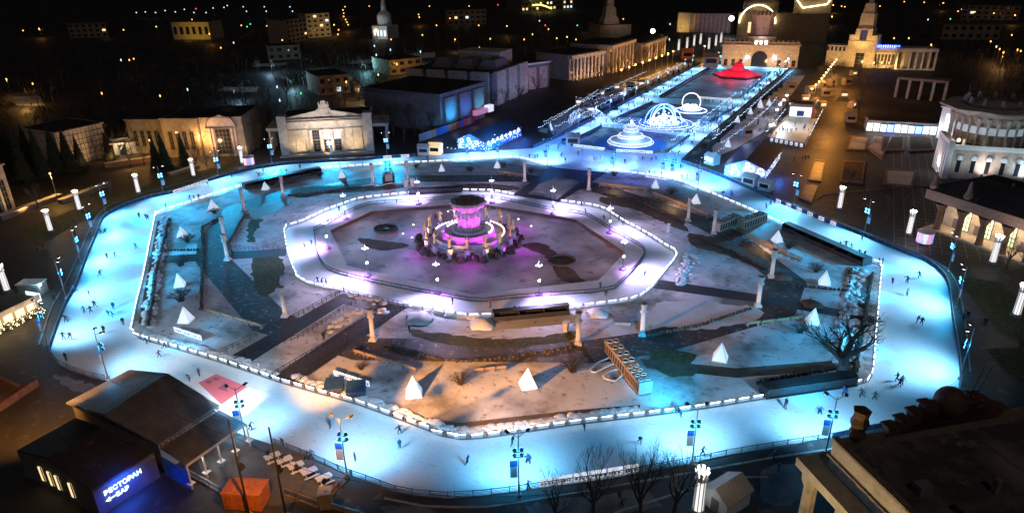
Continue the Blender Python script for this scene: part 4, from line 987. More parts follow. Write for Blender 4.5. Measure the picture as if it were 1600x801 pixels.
MB().b2(L*.35, 26, 16, L*.85, 42, 23).build('plant_room', M['plaster'], t)
for k in range(3): wash(loc(t, L+14, 8+k*14, 3), loc(t, L, 8+k*14, 9), 1500, (.55, .5, 1), 100)
wash(loc(t, L*.6, -22, 14), loc(t, L*.6, 0, 15), 1500, (.85, .75, .7), 110)
A, B = at(802, 144), at(858, 135)
t, L = hall('lilac_block', 'lilac lit blocky hall with a white roof edge, right of the pale museum', A, B, 34, 13.5, 'panelgrey')
MB().b2(L, 3, 0, L+1, 12, 13).b2(L, 18, 0, L+1, 30, 13).build('end_block', M['pinkplaster'], t); MB().b2(-.6, -.8, 13.5, L+.6, -.1, 14.4).build('roof_edge', M['wht'], t)
for k in range(3): MB().b2(L*(.08+.31*k), -.8, 0, L*(.3+.31*k), 0, 12).build('bay', M['pinkplaster'], t)
wash(loc(t, L*.5, -16, 3), loc(t, L*.5, 0, 8), 2600, (.75, .5, .9)); wash(loc(t, L+12, 8, 3), loc(t, L, 14, 7), 1200, (.6, .45, 1))
# -- three columned halls along the alley, lit amber
def alley_hall(a, b, h, n, label, e, c=(1, .48, .14)):
    A, B = at(*a), at(*b); t, L = hall('columned_hall', label, A, B, 26, h, 'plasterdk', group='columned halls along the alley')
    MB().b2(-.5, -3.6, h-1.6, L+.5, -.02, h+.3).build('entablature', M['plaster'], t)
    for k in range(n): MB().lathe([(.9, 0), (.7, .5), (.62, h-2.2), (.9, h-1.6)], 10, L*(k+.5)/n, -2.8).build('column', M['plaster'], t)
    for k in range(n-1): window(t, L*(k+1)/n, -.02, 2, L/n*.45, h-5, 'glassdk', 2, 4)
    for k in range(3): wash(loc(t, L*(k+.5)/3, -11, 2), loc(t, L*(k+.5)/3, 0, h*.55), e, c, 120)
alley_hall((887, 126), (938, 116), 14.5, 9, 'nearest columned hall of the alley, pinkish', 4200, (1, .56, .34)); alley_hall((948, 115), (984, 102), 17, 7, 'middle columned hall of the alley, hidden by bare trees', 5500); alley_hall((1000, 99), (1034, 85), 13, 8, 'farthest columned hall of the alley, deep amber', 5000)
# -- hall with a stepped spire
A, B = at(937, 72), at(985, 70)
t, L = hall('spired_hall', 'dim hall with a stepped spire behind the columned halls', A, B, 30, 16, 'plasterdk')
s = L*.45
for w, z0, z1, nm in ((14, 16.5, 22, 'tier'), (10, 22, 30, 'tier'), (6, 30, 40, 'tier')): MB().box(s, 14, z0, w, w, z1-z0, 0, 0, .85, .85).build(nm, M['plasterdk'], t)
MB().lathe([(2, 40), (1.4, 44), (.3, 54)], 8, s, 14).build('spire', M['plasterdk'], t); wash(loc(t, s, -30, 20), loc(t, s, 10, 30), 9000, (.9, .6, .45), 70)
# -- end pavilion across the alley, with crown tower behind
A, B = at(1126, 103), at(1245, 106)
t, L = hall('end_pavilion', 'long amber lit pavilion closing the alley, with a dark arched door and parapet lights', A, B, 24, 13.6, 'plaster', corn=.9)
MB().b2(0, -.1, 14.1, L, .6, 16).build('parapet', M['plasterdk'], t)
for k in range(16): MB().box(L*(k+.5)/16, .3, 16, .7, .7, 1.1, 0, 0, .5, .5).build('finial', M['plaster'], t)
arc = [(L/2-5, 0)]+[(L/2-5*math.cos(math.pi*k/12), 5+5*math.sin(math.pi*k/12)) for k in range(13)]+[(L/2+5, 0)]
o = MB().prism(arc, 0, .5).build('arched_door', M['glassdk'], t)
for v in o.data.vertices: v.co = (v.co.x, v.co.z-.6, v.co.y)
for x in (L*.06, L*.16, L*.26, L*.76, L*.86, L*.95): window(t, x, -.02, .5, 2.2, 4, 'glassdk', 2, 2)
for k in range(3): MB().box(L/2-3+3*k, .2, 14.3, 1.6, .6, 2.0).build('floodlight', M['whiteglow'], t)
MB().b2(L/2-9, 2, 14.1, L/2+9, 12, 19).build('attic', M['plasterdk'], t)
MB().lathe([(6, 19), (6.6, 21), (7.2, 29), (8, 32)], 20, L/2, 14, fl=lambda i: 1 if i % 2 else .95).build('crown_drum', M['pinkplaster'], t)
cr = MB()
for k in range(20): a = k*math.pi/10; cr.box(L/2+7.9*math.cos(a), 14+7.9*math.sin(a), 32, .8, 1.6, 2, a, 0, .5, .5)
cr.build('crown', M['pinkplaster'], t)
for k in range(4): wash(loc(t, L*(.12+.25*k), -14, 2), loc(t, L*(.12+.25*k), 0, 8), 6500, (1, .52, .18), 120)
wash(loc(t, L/2, -2, 19), loc(t, L/2, 14, 27), 1600, (.95, .65, .6), 110)
# -- tower pavilion with stepped wings
A, B = at(1319, 104), at(1362, 107)
t, L = hall('tower_pavilion', 'golden lit stepped tower with a spire at the end of the amber road', A, B, 14, 16, 'plaster', corn=.2)
for x0, x1, h in ((0, L*.2, 20), (L*.8, L, 20), (L*.2, L*.8, 24)): MB().b2(x0, .2, 16, x1, 12, h).build('shoulder', M['plaster'], t)
MB().box(L/2, 6, 24, L*.52, 9, 9, 0, 0, .9, .9).build('shaft', M['plaster'], t); MB().box(L/2, 6, 33, L*.4, 7, 6, 0, 0, .8, .8).build('upper_shaft', M['plaster'], t)
for k in range(4): MB().box(L*(.32+.12*k), 2.8, 33, .8, .8, 2.4, 0, 0, .4, .4).build('pinnacle', M['plaster'], t)
MB().lathe([(1.9, 39), (1.5, 41), (.9, 43), (.15, 52)], 8, L/2, 6).build('spire', M['plaster'], t)
window(t, L/2, -.02, 0, L*.3, 9, 'glassdk', 2, 4); window(t, L/2, .15, 17, L*.24, 6, 'glassdk', 2, 3)
w = MB().b2(-L*.75, 1, 0, -.02, 12, 13); w.build('side_wing', M['plaster'], t)
for k in range(5): MB().b2(-L*.75+k*L*.15, .6, 9.5, -L*.75+k*L*.15+L*.07, 1, 12).build('slot_window', M['glassdk'], t); 
for x, y, z, e in ((L/2, -14, 2, 13000), (L/2, -10, 8, 12000), (-L*.4, -10, 2, 5000)): wash(loc(t, x, y, z), loc(t, x, 2, 10 if z < 5 else 30), e, (1, .55, .15), 95)
A, B = at(1362, 106), at(1400, 107)
t, L = hall('linking_wing', 'amber lit low wing with a glowing blue sign on its roof, right of the tower', A, B, 12, 11.5, 'plaster')
for k in range(7): window(t, L*(k+.5)/7, -.02, 2, L/11, 6.5, 'glassdk', 2, 3)
for k in range(16): MB().b2(L*(k+.2)/16, -.4, 9.6, L*(k+.75)/16, -.02, 11).build('bracket', M['plasterdk'], t)
M['bluesign'] = emit('blue_neon', (.03, .12, 1), 6, False)
for k in range(11): MB().box(L*(k+.5)/11, .5, 12.2, L/11*.6, .3, 2.0).build('sign_letter', M['bluesign'], t)
for k in range(3): wash(loc(t, L*(k+.5)/3, -10, 2), loc(t, L*(k+.5)/3, 0, 6), 4000, (1, .58, .18), 120)
A, B = at(1398, 109), at(1458, 110)
t = thing('open_colonnade', 'pale open colonnade of square pillars right of the tower pavilion', 'colonnade', (A.x, A.y, 0), math.atan2((B-A).y, (B-A).x)); L = (B-A).length
MB().b2(-.6, -.6, 11, L+.6, 12, 13).build('roof', M['plaster'], t); MB().b2(-.6, -1, 0, L+.6, 12, .8).build('steps', M['stone'], t); MB().b2(.5, 9, .8, L-.5, 10, 11).build('back_wall', M['plasterdk'], t)
for k in range(7): MB().box(L*k/6, .2, .8, 1.1, 1.1, 10.2).build('pillar', M['plaster'], t); MB().box(L*k/6, 11, .8, 1.1, 1.1, 10.2).build('pillar', M['plaster'], t)
for k in range(3): wash(loc(t, L*(k+.5)/3, -10, 2), loc(t, L*(k+.5)/3, 2, 7), 900, (.95, .72, .5), 120)
# dim frame-like pavilion in the dark behind
A, B = at(1396, 152), at(1475, 160)
t = thing('dim_portico', 'unlit portico of bare frames in the dark below the colonnade', 'portico', (A.x, A.y, 0), math.atan2((B-A).y, (B-A).x)); L = (B-A).length
MB().b2(0, 0, 9, L, 8, 10.2).build('roof', M['plasterdk'], t)
for k in range(5): MB().box(L*(k+.1)/4.2, .6, 0, 1.2, 1.2, 9).build('pillar', M['plaster'], t)
wash(loc(t, L/2, -20, 8), loc(t, L/2, 0, 5), 900, (.7, .7, .7), 90)
# -- arched central hall far away with light garlands
A, B = at(1150, 62), at(1290, 66)
t, L = hall('arched_hall', 'far central hall with a glowing arch and light garlands along its roof', A, B, 40, 22, 'plasterdk')
M['garland'] = emit('warm_garland', (1, .78, .35), 7, False)
g = MB(); c = L*.22; rad = 15
g.path([Vector((c-rad*math.cos(math.pi*k/20), -1.2, 14+rad*math.sin(math.pi*k/20))) for k in range(21)], .55, 6); g.build('light_arch', M['garland'], t)
MB().lathe([(15, 22), (15, 30), (13, 32), (.1, 36)], 24, c, 18).build('drum', M['plasterdk'], t)
for pth in (((L*.62, 0, 34), (L*.7, 0, 27), (L*.95, 0, 30), (L, 0, 36)), ((L*.45, 0, 38), (L*.52, 0, 36), (L*.6, 0, 39))): MB().path([Vector(p) for p in pth], .5, 6).build('garland', M['garland'], t)
MB().b2(L*.6, 3, 22, L, 26, 34).build('upper_block', M['plasterdk'], t)
for k in range(4): window(t, c-6+4*k, -.02, 6, 2.6, 9, 'litgreen' if k % 2 else 'litwarm', 2, 4)
wash(loc(t, c, -26, 4), loc(t, c, 0, 14), 6000, (1, .75, .4), 100)
A, B = at(1058, 50), at(1140, 52)
t, L = hall('far_archive_hall', 'far hall with a yellow lit end and tall purple piers', A, B, 30, 17, 'plasterdk')
for k in range(9): MB().b2(L*(.3+.08*k), -.7, 0, L*(.33+.08*k), 0, 17).build('pier', M['pinkplaster'], t)
MB().b2(0, -1.5, 0, L*.24, -.02, 18).build('end_bay', M['plaster'], t); wash(loc(t, L*.1, -16, 2), loc(t, L*.12, 0, 9), 9000, (1, .6, .14), 90); wash(loc(t, L*.65, -24, 3), loc(t, L*.65, 0, 9), 3000, (.6, .35, .6), 110)
'''far apartment and church shapes follow with the city'''
# ================================================================ right side: rotunda, white lit terrace, loggia, near roof; left: cafe, restaurant
M['dimcool'] = emit('dim_cool_glazing', (.6, .85, 1), .3, False)
# -- rotunda with a wavy canopy on slim columns
p = at(1533, 262); t = thing('rotunda', 'tall round pavilion with a flared wavy canopy on thin fluted columns', 'building', p)
MB().lathe([(12.5, 0), (12.5, 1), (10.5, 1.05), (10.5, 16.5)], 40).build('drum', M['pinkplaster'], t)
MB().lathe([(10.6, 13.2), (10.75, 13.3), (10.75, 15.4), (10.6, 15.5)], 40).build('window_band', M['dimcool'], t)
for k in range(28):
    a = k*2*math.pi/28; MB().lathe([(.42, 1), (.34, 1.5), (.3, 15), (.55, 16.5), (.9, 18.5)], 8, 12*math.cos(a), 12*math.sin(a)).build('column', M['plaster'], t)
MB().lathe([(11, 16.5), (11.8, 17.5), (12.6, 19.6)], 40).build('frieze', M['pinkplaster'], t)
MB().lathe([(12.4, 19.4), (15.6, 20.6), (15.8, 21.1), (12, 21.2), (6, 21.4), (.1, 21.6)], 48, fl=lambda i: 1+.05*math.cos(i*2*math.pi/6)).build('canopy', M['plaster'], t)
MB().lathe([(9.2, 21.3), (9.4, 21.4), (9.4, 22.2), (9.0, 22.2), (9.0, 21.4)], 40).build('roof_ring', M['plasterdk'], t)
for k in range(12):
    a = k*2*math.pi/12; MB().box(9.3*math.cos(a), 9.3*math.sin(a), 22.2, 1.2, 1.2, 1.9, a, 0, .6, .6).build('roof_ornament', M['pinkplaster'], t)
for a, e, c in ((R(225), 2600, (1, .72, .55)), (R(265), 2200, (.95, .8, .7)), (R(300), 2600, (.6, .85, 1)), (R(185), 2000, (1, .8, .65))): wash(p+Vector((21*math.cos(a), 21*math.sin(a), 3)), p+Vector((0, 0, 13)), e, c, 100)
# -- long house with white lit balustrade in front of the rotunda
A, B = at(1478, 278), at(1640, 290)
t, L = hall('terrace_house', 'low building with a brightly lit white balustrade terrace before the rotunda', A, B, 15, 9.2, 'pinkplaster', corn=.3)
M['coolstrip'] = emit('cool_light_strip', (.8, .97, .95), .95)
MB().b2(-.4, -.6, 9.7, L, -.2, 11.2).build('balustrade', M['wht'], t); MB().b2(.4, -.18, 9.75, L, -.08, 10.3).build('light_strip', M['coolstrip'], t)
for k in range(7):
    x = L*(k+.6)/7; MB().lathe([(1.0, 6.4), (1.0, 7.4), (.9, 7.7), (.5, 8.1), (.01, 8.2)], 14, x, -.2).build('arch_hood', M['wht'], t); MB().b2(x-.6, -.14, 2.2, x+.6, -.02, 6.4).build('door', M['glassdk'], t)
for k in range(5): MB().lathe([(.5, 9.7), (.5, 11.6), (.25, 12.2)], 8, L*(.12+.2*k), 3.5).build('vase', M['plaster'], t)
MB().b2(-1.6, -1.2, 0, -.02, 14, 12.4).build('white_flank', M['wht'], t)
for k in range(6): MB().b2(-1.9, .5+2.2*k, .5, -1.62, 1.6+2.2*k, 11).build('rib', M['wht'], t)
for k in range(4): wash(loc(t, L*(.12+.25*k), -7, 6), loc(t, L*(.12+.25*k), 0, 8), 900, (.75, .95, 1), 120)
wash(loc(t, -11, 2, 2), loc(t, -1, 6, 7), 2400, (.9, .97, 1), 100); q = loc(t, 1.2, 1, 12.8); point(q, 700, (1, .75, .5), .3)
l = thing('roof_floodlight', 'bright floodlight glaring on the corner of the terrace house', 'floodlight', (q.x, q.y, 9.82)); MB().tube((0, 0, 0), (0, 0, 2.2), .1).build('stand', M['dark'], l); MB().ball((0, 0, 2.5), .45).build('lens', M['whiteglow'], l)
# white pylon gate left of it with a green lit niche
A, B = at(1462, 215), at(1492, 222)
t, L = hall('white_pylon', 'white slab pylon with a glass niche between the garages and the rotunda', A, B, 5, 12, 'wht', 'pylon')
MB().b2(L*.3, -.3, 1, L*.7, -.02, 10).build('niche', M['litcool'], t); wash(loc(t, L/2, -9, 1), loc(t, L/2, 0, 6), 1500, (.8, 1, .95), 100)
# -- white lit exhibition row
A, B = at(1352, 205), at(1462, 212)
t, L = hall('exhibition_row', 'long low exhibition row with bright white fronts and blue awnings', A, B, 9, 4.2, 'panelgrey', corn=.15)
for k in range(10):
    blue = k in (2, 3, 6, 7); MB().b2(L*k/10+.2, -.25, .3, L*(k+1)/10-.2, -.02, 3.6).build('lit_front', M['bluesign'] if blue and k in (3, 7) else M['coolstrip'], t)
    MB().b2(L*k/10, -2.2 if blue else -1.4, 3.7, L*(k+1)/10-.15, -.3, 3.9).build('awning', M['bannerblue'] if blue else M['wht'], t)
for k in range(4): point(loc(t, L*(k+.5)/4, -5, 4), 500, (.85, .92, 1), .3)
# planted rectangles on the dark square
for k, (s, m, h) in enumerate((("1355,265 1378,250 1395,212 1370,212".replace('1355,265', '1352,232'), 'snow', .4), ("1322,235 1352,236 1358,215 1330,213", 'snow', .4), ("1262,283 1283,285 1290,252 1272,250", 'water_ice', .4), ("1312,285 1348,288 1352,254 1318,252", 'soil', .4), ("1376,237 1412,236 1413,215 1378,214", 'grass', .5), ("1420,238 1460,236 1455,214 1418,214", 'grass', .5), ("1380,290 1425,294 1432,268 1382,265", 'snow_clean', .5), ("1248,310 1268,318 1280,288 1258,285", 'water_ice', .3))):
    P = pts(s); c = sum(P, Vector())/4; t = thing('raised_bed', ('%s raised bed on the dark square, ' % ordw(k))+('dusted with snow' if m.startswith('snow') else 'with a dark centre')+', counted from the exhibition row', 'raised bed', c, 0, 'raised beds on the dark square')
    q = [(p.x-c.x, p.y-c.y) for p in P]; qi = [(x*.86, y*.86) for x, y in q]
    MB().prism(q, 0, h, holes=[qi]).build('kerb', M['granite'], t); MB().sheet(qi, h*.6).build('filling', M[m], t)
# -- loggia with arches on the right
A, B = at(1448, 356), at(1640, 428)
d = (B-A); ang = math.atan2(d.y, d.x); L = d.length
t = thing('arched_loggia', 'dark roofed loggia on stout columns with a warmly lit wall behind', 'building', (A.x, A.y, 0), ang)
MB().b2(0, 5.5, 0, L, 20, 9).build('wall', M['plaster'], t); MB().b2(-.5, -.5, 0, L, 5.4, .45).build('floor', M['stone'], t)
n = 5
for k in range(n):
    x = L*(.07+.93*k/n); MB().lathe([(1.0, .45), (.8, 1.1), (.7, 5.6), (1.1, 6.4), (1.5, 7.4)], 10, x, .6).build('column', M['granite'], t)
    if k < n-1:
        x2 = L*(.07+.93*(k+1)/n); pr = [(x, 8.2), (x2, 8.2), (x2, 6.6)]+[((x+x2)/2+(x2-x)*.42*math.cos(math.pi*j/8), 6.4+1.3*math.sin(math.pi*j/8)) for j in range(9)]+[(x, 6.6)]
        o = MB().prism(pr, 0, .8).build('arch', M['granite'], t)
        for v in o.data.vertices: v.co = (v.co.x, v.co.z+.2, v.co.y)
        window(t, (x+x2)/2+1.0, 5.48, .6, 2.4, 6, 'litgreen', 3, 5)
        MB().b2((x+x2)/2-2.2, 5.3, .5, (x+x2)/2-.9, 5.48, 3).build('notice_board', M['panelgrey'], t)
        wash(loc(t, (x+x2)/2, 2.2, 7.4), loc(t, (x+x2)/2, 5.5, 2.5), 1700, (1, .64, .34), 150)
MB().b2(-1.5, -1.5, 8.2, L, 6.5, 11).build('fascia', M['granite'], t)
rf = MB(); z0 = 11; rf.add([(-2.2, -2.2, z0), (L, -2.2, z0), (L, 20, z0), (-2.2, 20, z0), (6, 7, z0+4), (L, 7, z0+4), (L, 12, z0+4), (6, 12, z0+4)], [(0, 1, 5, 4), (1, 2, 6, 5), (2, 3, 7, 6), (3, 0, 4, 7), (4, 5, 6, 7), (3, 2, 1, 0)]); rf.build('roof', M['roofdk'], t)
for x, y in ((6, 7), (L*.45, 7), (0, -1), (L*.3, -1)): MB().lathe([(.9, z0+.1), (1.1, z0+1), (.6, z0+2.2), (.25, z0+4.6)], 10, x, y).build('finial', M['granite'], t)
# -- round kiosks with lit screens
M['screen'] = emit('lit_screen', (.85, .85, 1), .8, False); M['screenpink'] = emit('pink_lit_screen', (1, .3, .45), .8, False); M['screenblue'] = emit('blue_lit_screen', (.12, .3, 1), 1, False)
for b, lb in (((1443, 381), 'small drum kiosk with glowing picture panels before the loggia'), ((390, 259), 'pinkish drum kiosk with a glowing white panel by the domed pavilion')):
    p = at(*b); t = thing('round_kiosk', lb, 'kiosk', p, 0, 'drum kiosks with lit panels'); MB().lathe([(1.3, 0), (1.3, .5), (1.5, .6)], 16).build('base', M['dark'], t)
    for k in range(12): a = k*math.pi/6; MB().box(1.75*math.cos(a), 1.75*math.sin(a), .6, .12, .8, 2.6, a).build('panel', M[('screen', 'screenpink', 'screenblue')[k % 3]], t)
    MB().lathe([(1.9, 3.2), (2.1, 3.4), (2.0, 3.6), (.1, 3.8)], 16).build('roof', M['pinkplaster'], t); point(p+Vector((-1.8, -3, 1.8)), 90, (.8, .6, 1), .3)
# -- big near roof at the bottom right
ZR = 17.0
c0 = at(1303, 683, ZR); e1 = at(1425, 801, ZR)-c0; e1.normalize(); e2 = at(1600, 612, ZR)-c0; e2 = (e2-e1*e2.dot(e1)).normalized()
ang = math.atan2(e2.y, e2.x); t = thing('near_pavilion', 'big dark flat roofed pavilion with stepped gable and globe, cut by the lower right corner', 'building', (c0.x, c0.y, 0), ang)
# local x runs along the rink side (e2), local y is -e1 (away from the rink is negative)
sg = 1 if (Vector((-e2.y, e2.x, 0))).dot(e1) > 0 else -1
Lx, Ly = 46, 34
def bl(x0, y0, z0, x1, y1, z1): return MB().b2(x0, min(sg*y0, sg*y1), z0, x1, max(sg*y0, sg*y1), z1)
bl(1.2, 1.2, 0, Lx, Ly, ZR-5.4).build('wall', M['plaster'], t)
bl(0, 0, ZR-4.2, Lx, Ly, ZR-2.6).build('attic_base', M['plaster'], t); bl(-.25, -.25, ZR-2.6, Lx, Ly, ZR-2.35).build('moulding', M['plasterdk'], t)
bl(0, 0, ZR-2.35, .5, Ly, ZR-.3).build('side_parapet', M['plaster'], t); bl(.5, 0, ZR-2.35, Lx, .5, ZR-.3).build('front_parapet', M['plasterdk'], t)
bl(-.15, -.15, ZR-.3, .7, Ly, ZR).build('coping', M['plasterdk'], t)
M['roofnear'] = layered('snow_dusted_roof', (0.34, 0.28, 0.265), (0.12, 0.1, 0.1), (0.5, 0.45, 0.44), .1, .35, .85, .3, (.42, .56), (.56, .72))
bl(.5, .5, ZR-2.3, Lx, Ly, ZR-1.9).build('roof', M['roofnear'], t)
bl(-2.4, -2.4, ZR-5.4, Lx, Ly, ZR-4.2).build('cornice', M['plaster'], t)
bl(6, 11, ZR-1.9, Lx, 13, ZR-.9).build('roof_step', M['roofnear'], t); bl(9, 16, ZR-1.9, 24, 27, ZR-.3).build('skylight', M['roofmetal'], t)
for k in range(9): bl(.9+3.4*k, .9, ZR-1.9, .98+3.4*k, 11, ZR-1.82).build('roof_seam', M['roofmetal'], t)
for x, y, sx, sy, hh in ((4, 7.5, 1.6, 1.2, 1.3), (20, 8.5, 1.2, 1.2, .9), (27, 14, 2.4, 1.6, 1.2), (5, 20, 1.4, 2.2, 1.0), (12, 9.5, .6, .6, 1.8)): bl(x, y, ZR-1.9, x+sx, y+sy, ZR-1.9+hh).build('roof_vent', M['concrete'], t)
for k in range(4): MB().lathe([(1.1, .0), (1.1, .5), (.9, .8), (.8, ZR-7.6), (1.2, ZR-6.6), (1.3, ZR-5.42)], 16, -1.0, sg*(-.8+6.5*k), fl=flute).build('column', M['plaster'], t)
for k in range(5): bl(-.12, 14+1.0*k, ZR-2.2, -.0, 14.5+1.0*k, ZR-.5).build('grille_slot', M['glassdk'], t)
for k, (x, z) in enumerate(((6.4, .3), (7.8, 1.0), (9.2, 1.8), (10.6, 2.6))):
    bl(x, -.1, ZR-.3, 28.5-x, .9, ZR-.3+z+.7).build('gable_step', M['granite'], t)
    for xx in (x+.4, 28.5-x-.4): bl(xx-.7, -.3, ZR+.4+z, xx+.7, 1.1, ZR+.65+z).build('step_cap', M['granite'], t)
MB().ball((14.2, sg*.6, ZR+2.9), 1.75, 24, 14).build('globe', M['granite'], t)
for k in range(2): MB().tube((16.6+.8*k, sg*.6, ZR+2.5), (17.6+1.1*k, sg*.6, ZR+7), .07, .04).build('mast', M['dark'], t)
MB().lathe([(.9, ZR), (1.0, ZR+.5), (.75, ZR+.9), (1.1, ZR+1.8), (.8, ZR+2.6), (1.0, ZR+3.6)], 10, 2.6, sg*.4, fl=flute).build('corner_urn', M['granite'], t)
wash(loc(t, -16, sg*10, 5), loc(t, 0, sg*9, ZR-3), 9000, (1, .66, .26), 100)
# -- cafe with fairy lights at the left edge
A, B = at(-30, 533), at(62, 487)
d = B-A; L = d.length; t = thing('lit_cafe', 'cream fronted cafe full of fairy lights and plants at the left edge', 'cafe', (A.x, A.y, 0), math.atan2(d.y, d.x))
MB().b2(0, 0, 0, L, 7, 3.2).build('wall', M['plaster'], t); MB().b2(-.3, -.7, 3.2, L+.4, 7.3, 3.5).build('roof', M['roofdk'], t); MB().b2(-.3, -.9, 3.0, L+.4, -.7, 4.1).build('fascia', M['plaster'], t)
MB().b2(L+.42, -.9, 2.0, L+.6, 3, 4.3).build('side_sign', M['litcool'], t)
for k in range(5): MB().b2(L*(k+.1)/5, -.2, .4, L*(k+.8)/5, -.02, 2.7).build('lit_front', M['litwarm'], t); MB().b2(L*(k+.83)/5, -.5, 0, L*(k+.97)/5, -.02, 3).build('post', M['plaster'], t)
gr = MB(); rr = random.Random(4); fl_ = MB()
for k in range(420):
    x = rr.uniform(0, L); z = rr.uniform(.1, 1.5); y = rr.uniform(-1.9, -.6); gr.box(x, y, z, .25, .2, .22, rr.uniform(0, 3), 0, .3, .3)
    if k % 4 == 0: fl_.box(x, y-.15, z+.1, .09, .09, .09)
tag(gr.build('planting', M['grass'], t), kind='stuff'); M['fairy'] = emit('fairy_light', (1, .75, .4), 9, False); tag(fl_.build('fairy_lights', M['fairy'], t), kind='stuff')
for k in range(3): point(loc(t, L*(k+.5)/3, -2.6, 2.6), 190, (1, .68, .32), .3)
# lantern garden box at the left edge, lower
P = pts("-10,590 38,612 62,602 5,640 -30,660"); c = sum(P, Vector())/5; t = thing('planter_wall', 'low angular stone planter at the lower left edge', 'planter', c)
q = [(p.x-c.x, p.y-c.y) for p in P]; MB().prism(q, 0, 1.3, holes=[[(x*.8, y*.8) for x, y in q]]).build('wall', M['granite'], t); MB().sheet([(x*.8, y*.8) for x, y in q], .8).build('filling', M['soil'], t)
# grey cabin
p = at(54, 458); t = thing('grey_cabin', 'small grey site cabin with a cold lamp on its corner, above the cafe', 'cabin', p, R(28)); MB().b2(-2.4, -1.4, 0, 2.4, 1.4, 2.7).build('wall', M['unitgrey'], t); MB().b2(-2.6, -1.6, 2.7, 2.6, 1.6, 2.9).build('roof', M['wht'], t); MB().b2(1.0, -1.46, .1, 1.9, -1.41, 2.2).build('door', M['panelgrey'], t); MB().box(2.7, -1.2, 2.5, .4, .3, .3).build('lamp', M['whiteglow'], t)
point(loc(t, 3.4, -2.2, 3.2), 420, (.35, .75, 1), .2)
# -- canopy hall and restaurant hut at the lower left
def slab4(P, th): 
    m = MB(); lo = [(p[0], p[1], p[2]-th) for p in P]; return m.add([tuple(p) for p in P]+lo, [(0, 1, 2, 3), (7, 6, 5, 4), (0, 4, 5, 1), (1, 5, 6, 2), (2, 6, 7, 3), (3, 7, 4, 0)])
def corr(A, B, C, D, n, th):
    """corrugated slab: ribs run from edge AB to edge DC"""
    m = slab4((A, B, C, D), th)
    for k in range(n):
        f = (k+.5)/n; p = A.lerp(B, f)+Vector((0, 0, .05)); q = D.lerp(C, f)+Vector((0, 0, .05)); m.bar(p, q, .12, .1)
    return m
r0, r1 = at(263, 583, 8.2), at(163, 648, 8.2); eR0, eR1 = at(342, 632, 5.4), at(248, 694, 5.4); eL0, eL1 = at(203, 577, 5.4), at(103, 629, 5.4)
base = (r0+r1)/2; base.z = 0
t = thing('canopy_hall', 'gabled sheet metal hall with a lower open canopy facing the ice and a carpet', 'hall', base)
corr(r1, r0, eR0, eR1, 26, .25).build('right_slope', M['roofmetal'], t, True); corr(r0, r1, eL1, eL0, 26, .25).build('left_slope', M['roofmetal'], t, True)
k0, k1 = at(343, 640, 4.9), at(250, 699, 4.9); k2, k3 = at(291, 726, 4.2), at(384, 661, 4.2)
corr(k1, k0, k3, k2, 22, .2).build('lower_canopy', M['roofmetal'], t, True)
f = MB(); f.bar(k2+Vector((0, 0, -.1)), k3+Vector((0, 0, -.1)), .2, .35); f.build('eave', M['wht'], t, True)
MB().bar(k2.lerp(k3, .1)+Vector((-.3, .1, -.4)), k2.lerp(k3, .9)+Vector((-.3, .1, -.4)), .12).build('eave_light', M['led'], t, True)
g = MB()
for k in range(14): a = eR1.lerp(eR0, (k+.2)/14); b2_ = eR1.lerp(eR0, (k+.8)/14); g.bar(a-Vector((0, 0, .4)), b2_-Vector((0, 0, .4)), .5, .1)
g.build('fascia_board', M['wood'], t, True)
for k in range(5):
    a = k2.lerp(k3, k/4); c = MB().tube((a.x, a.y, 0), (a.x, a.y, 4.1), .14); c.box(a.x, a.y, 1.0, .9, .9, .08); c.build('column', M['wht'], t, True)
ins_ = [Vector((p.x, p.y, 0)) for p in (eR0, eR1, eL1, eL0)]; cc = sum(ins_, Vector())/4; w = MB().prism([(cc+(p-cc)*.93) for p in ins_], 0, 5.0); w.build('wall', M['panelgrey'], t, True)
ga = MB(); 
for a, b, c in ((eR1, eL1, r1), (eR0, eL0, r0)): a2, b2_, c2 = a*.97+cc*.03, b*.97+cc*.03, c*.97+cc*.03; a2.z = b2_.z = 5.0; c2.z = 7.8; ga.add([a2, b2_, c2], [(0, 1, 2)])
ga.build('gable_end', M['panelgrey'], t, True)
M['bluecloth'] = mat('blue_tarpaulin', (.03, .16, .5), .6, 0, .3, 1.0)
n0, n1 = at(252, 712, 3.5), at(292, 735, 3.4); m = MB(); m.add([tuple(n0), tuple(n1), (n1.x, n1.y, .1), (n0.x, n0.y, .1)], [(0, 1, 2, 3)]); m.build('blue_curtain', M['bluecloth'], t, True)
for k in range(3): a = k2.lerp(k3, .2+.3*k); point(Vector((a.x-.5, a.y+.3, 3.3)), 160, (1, .9, .8), .2)
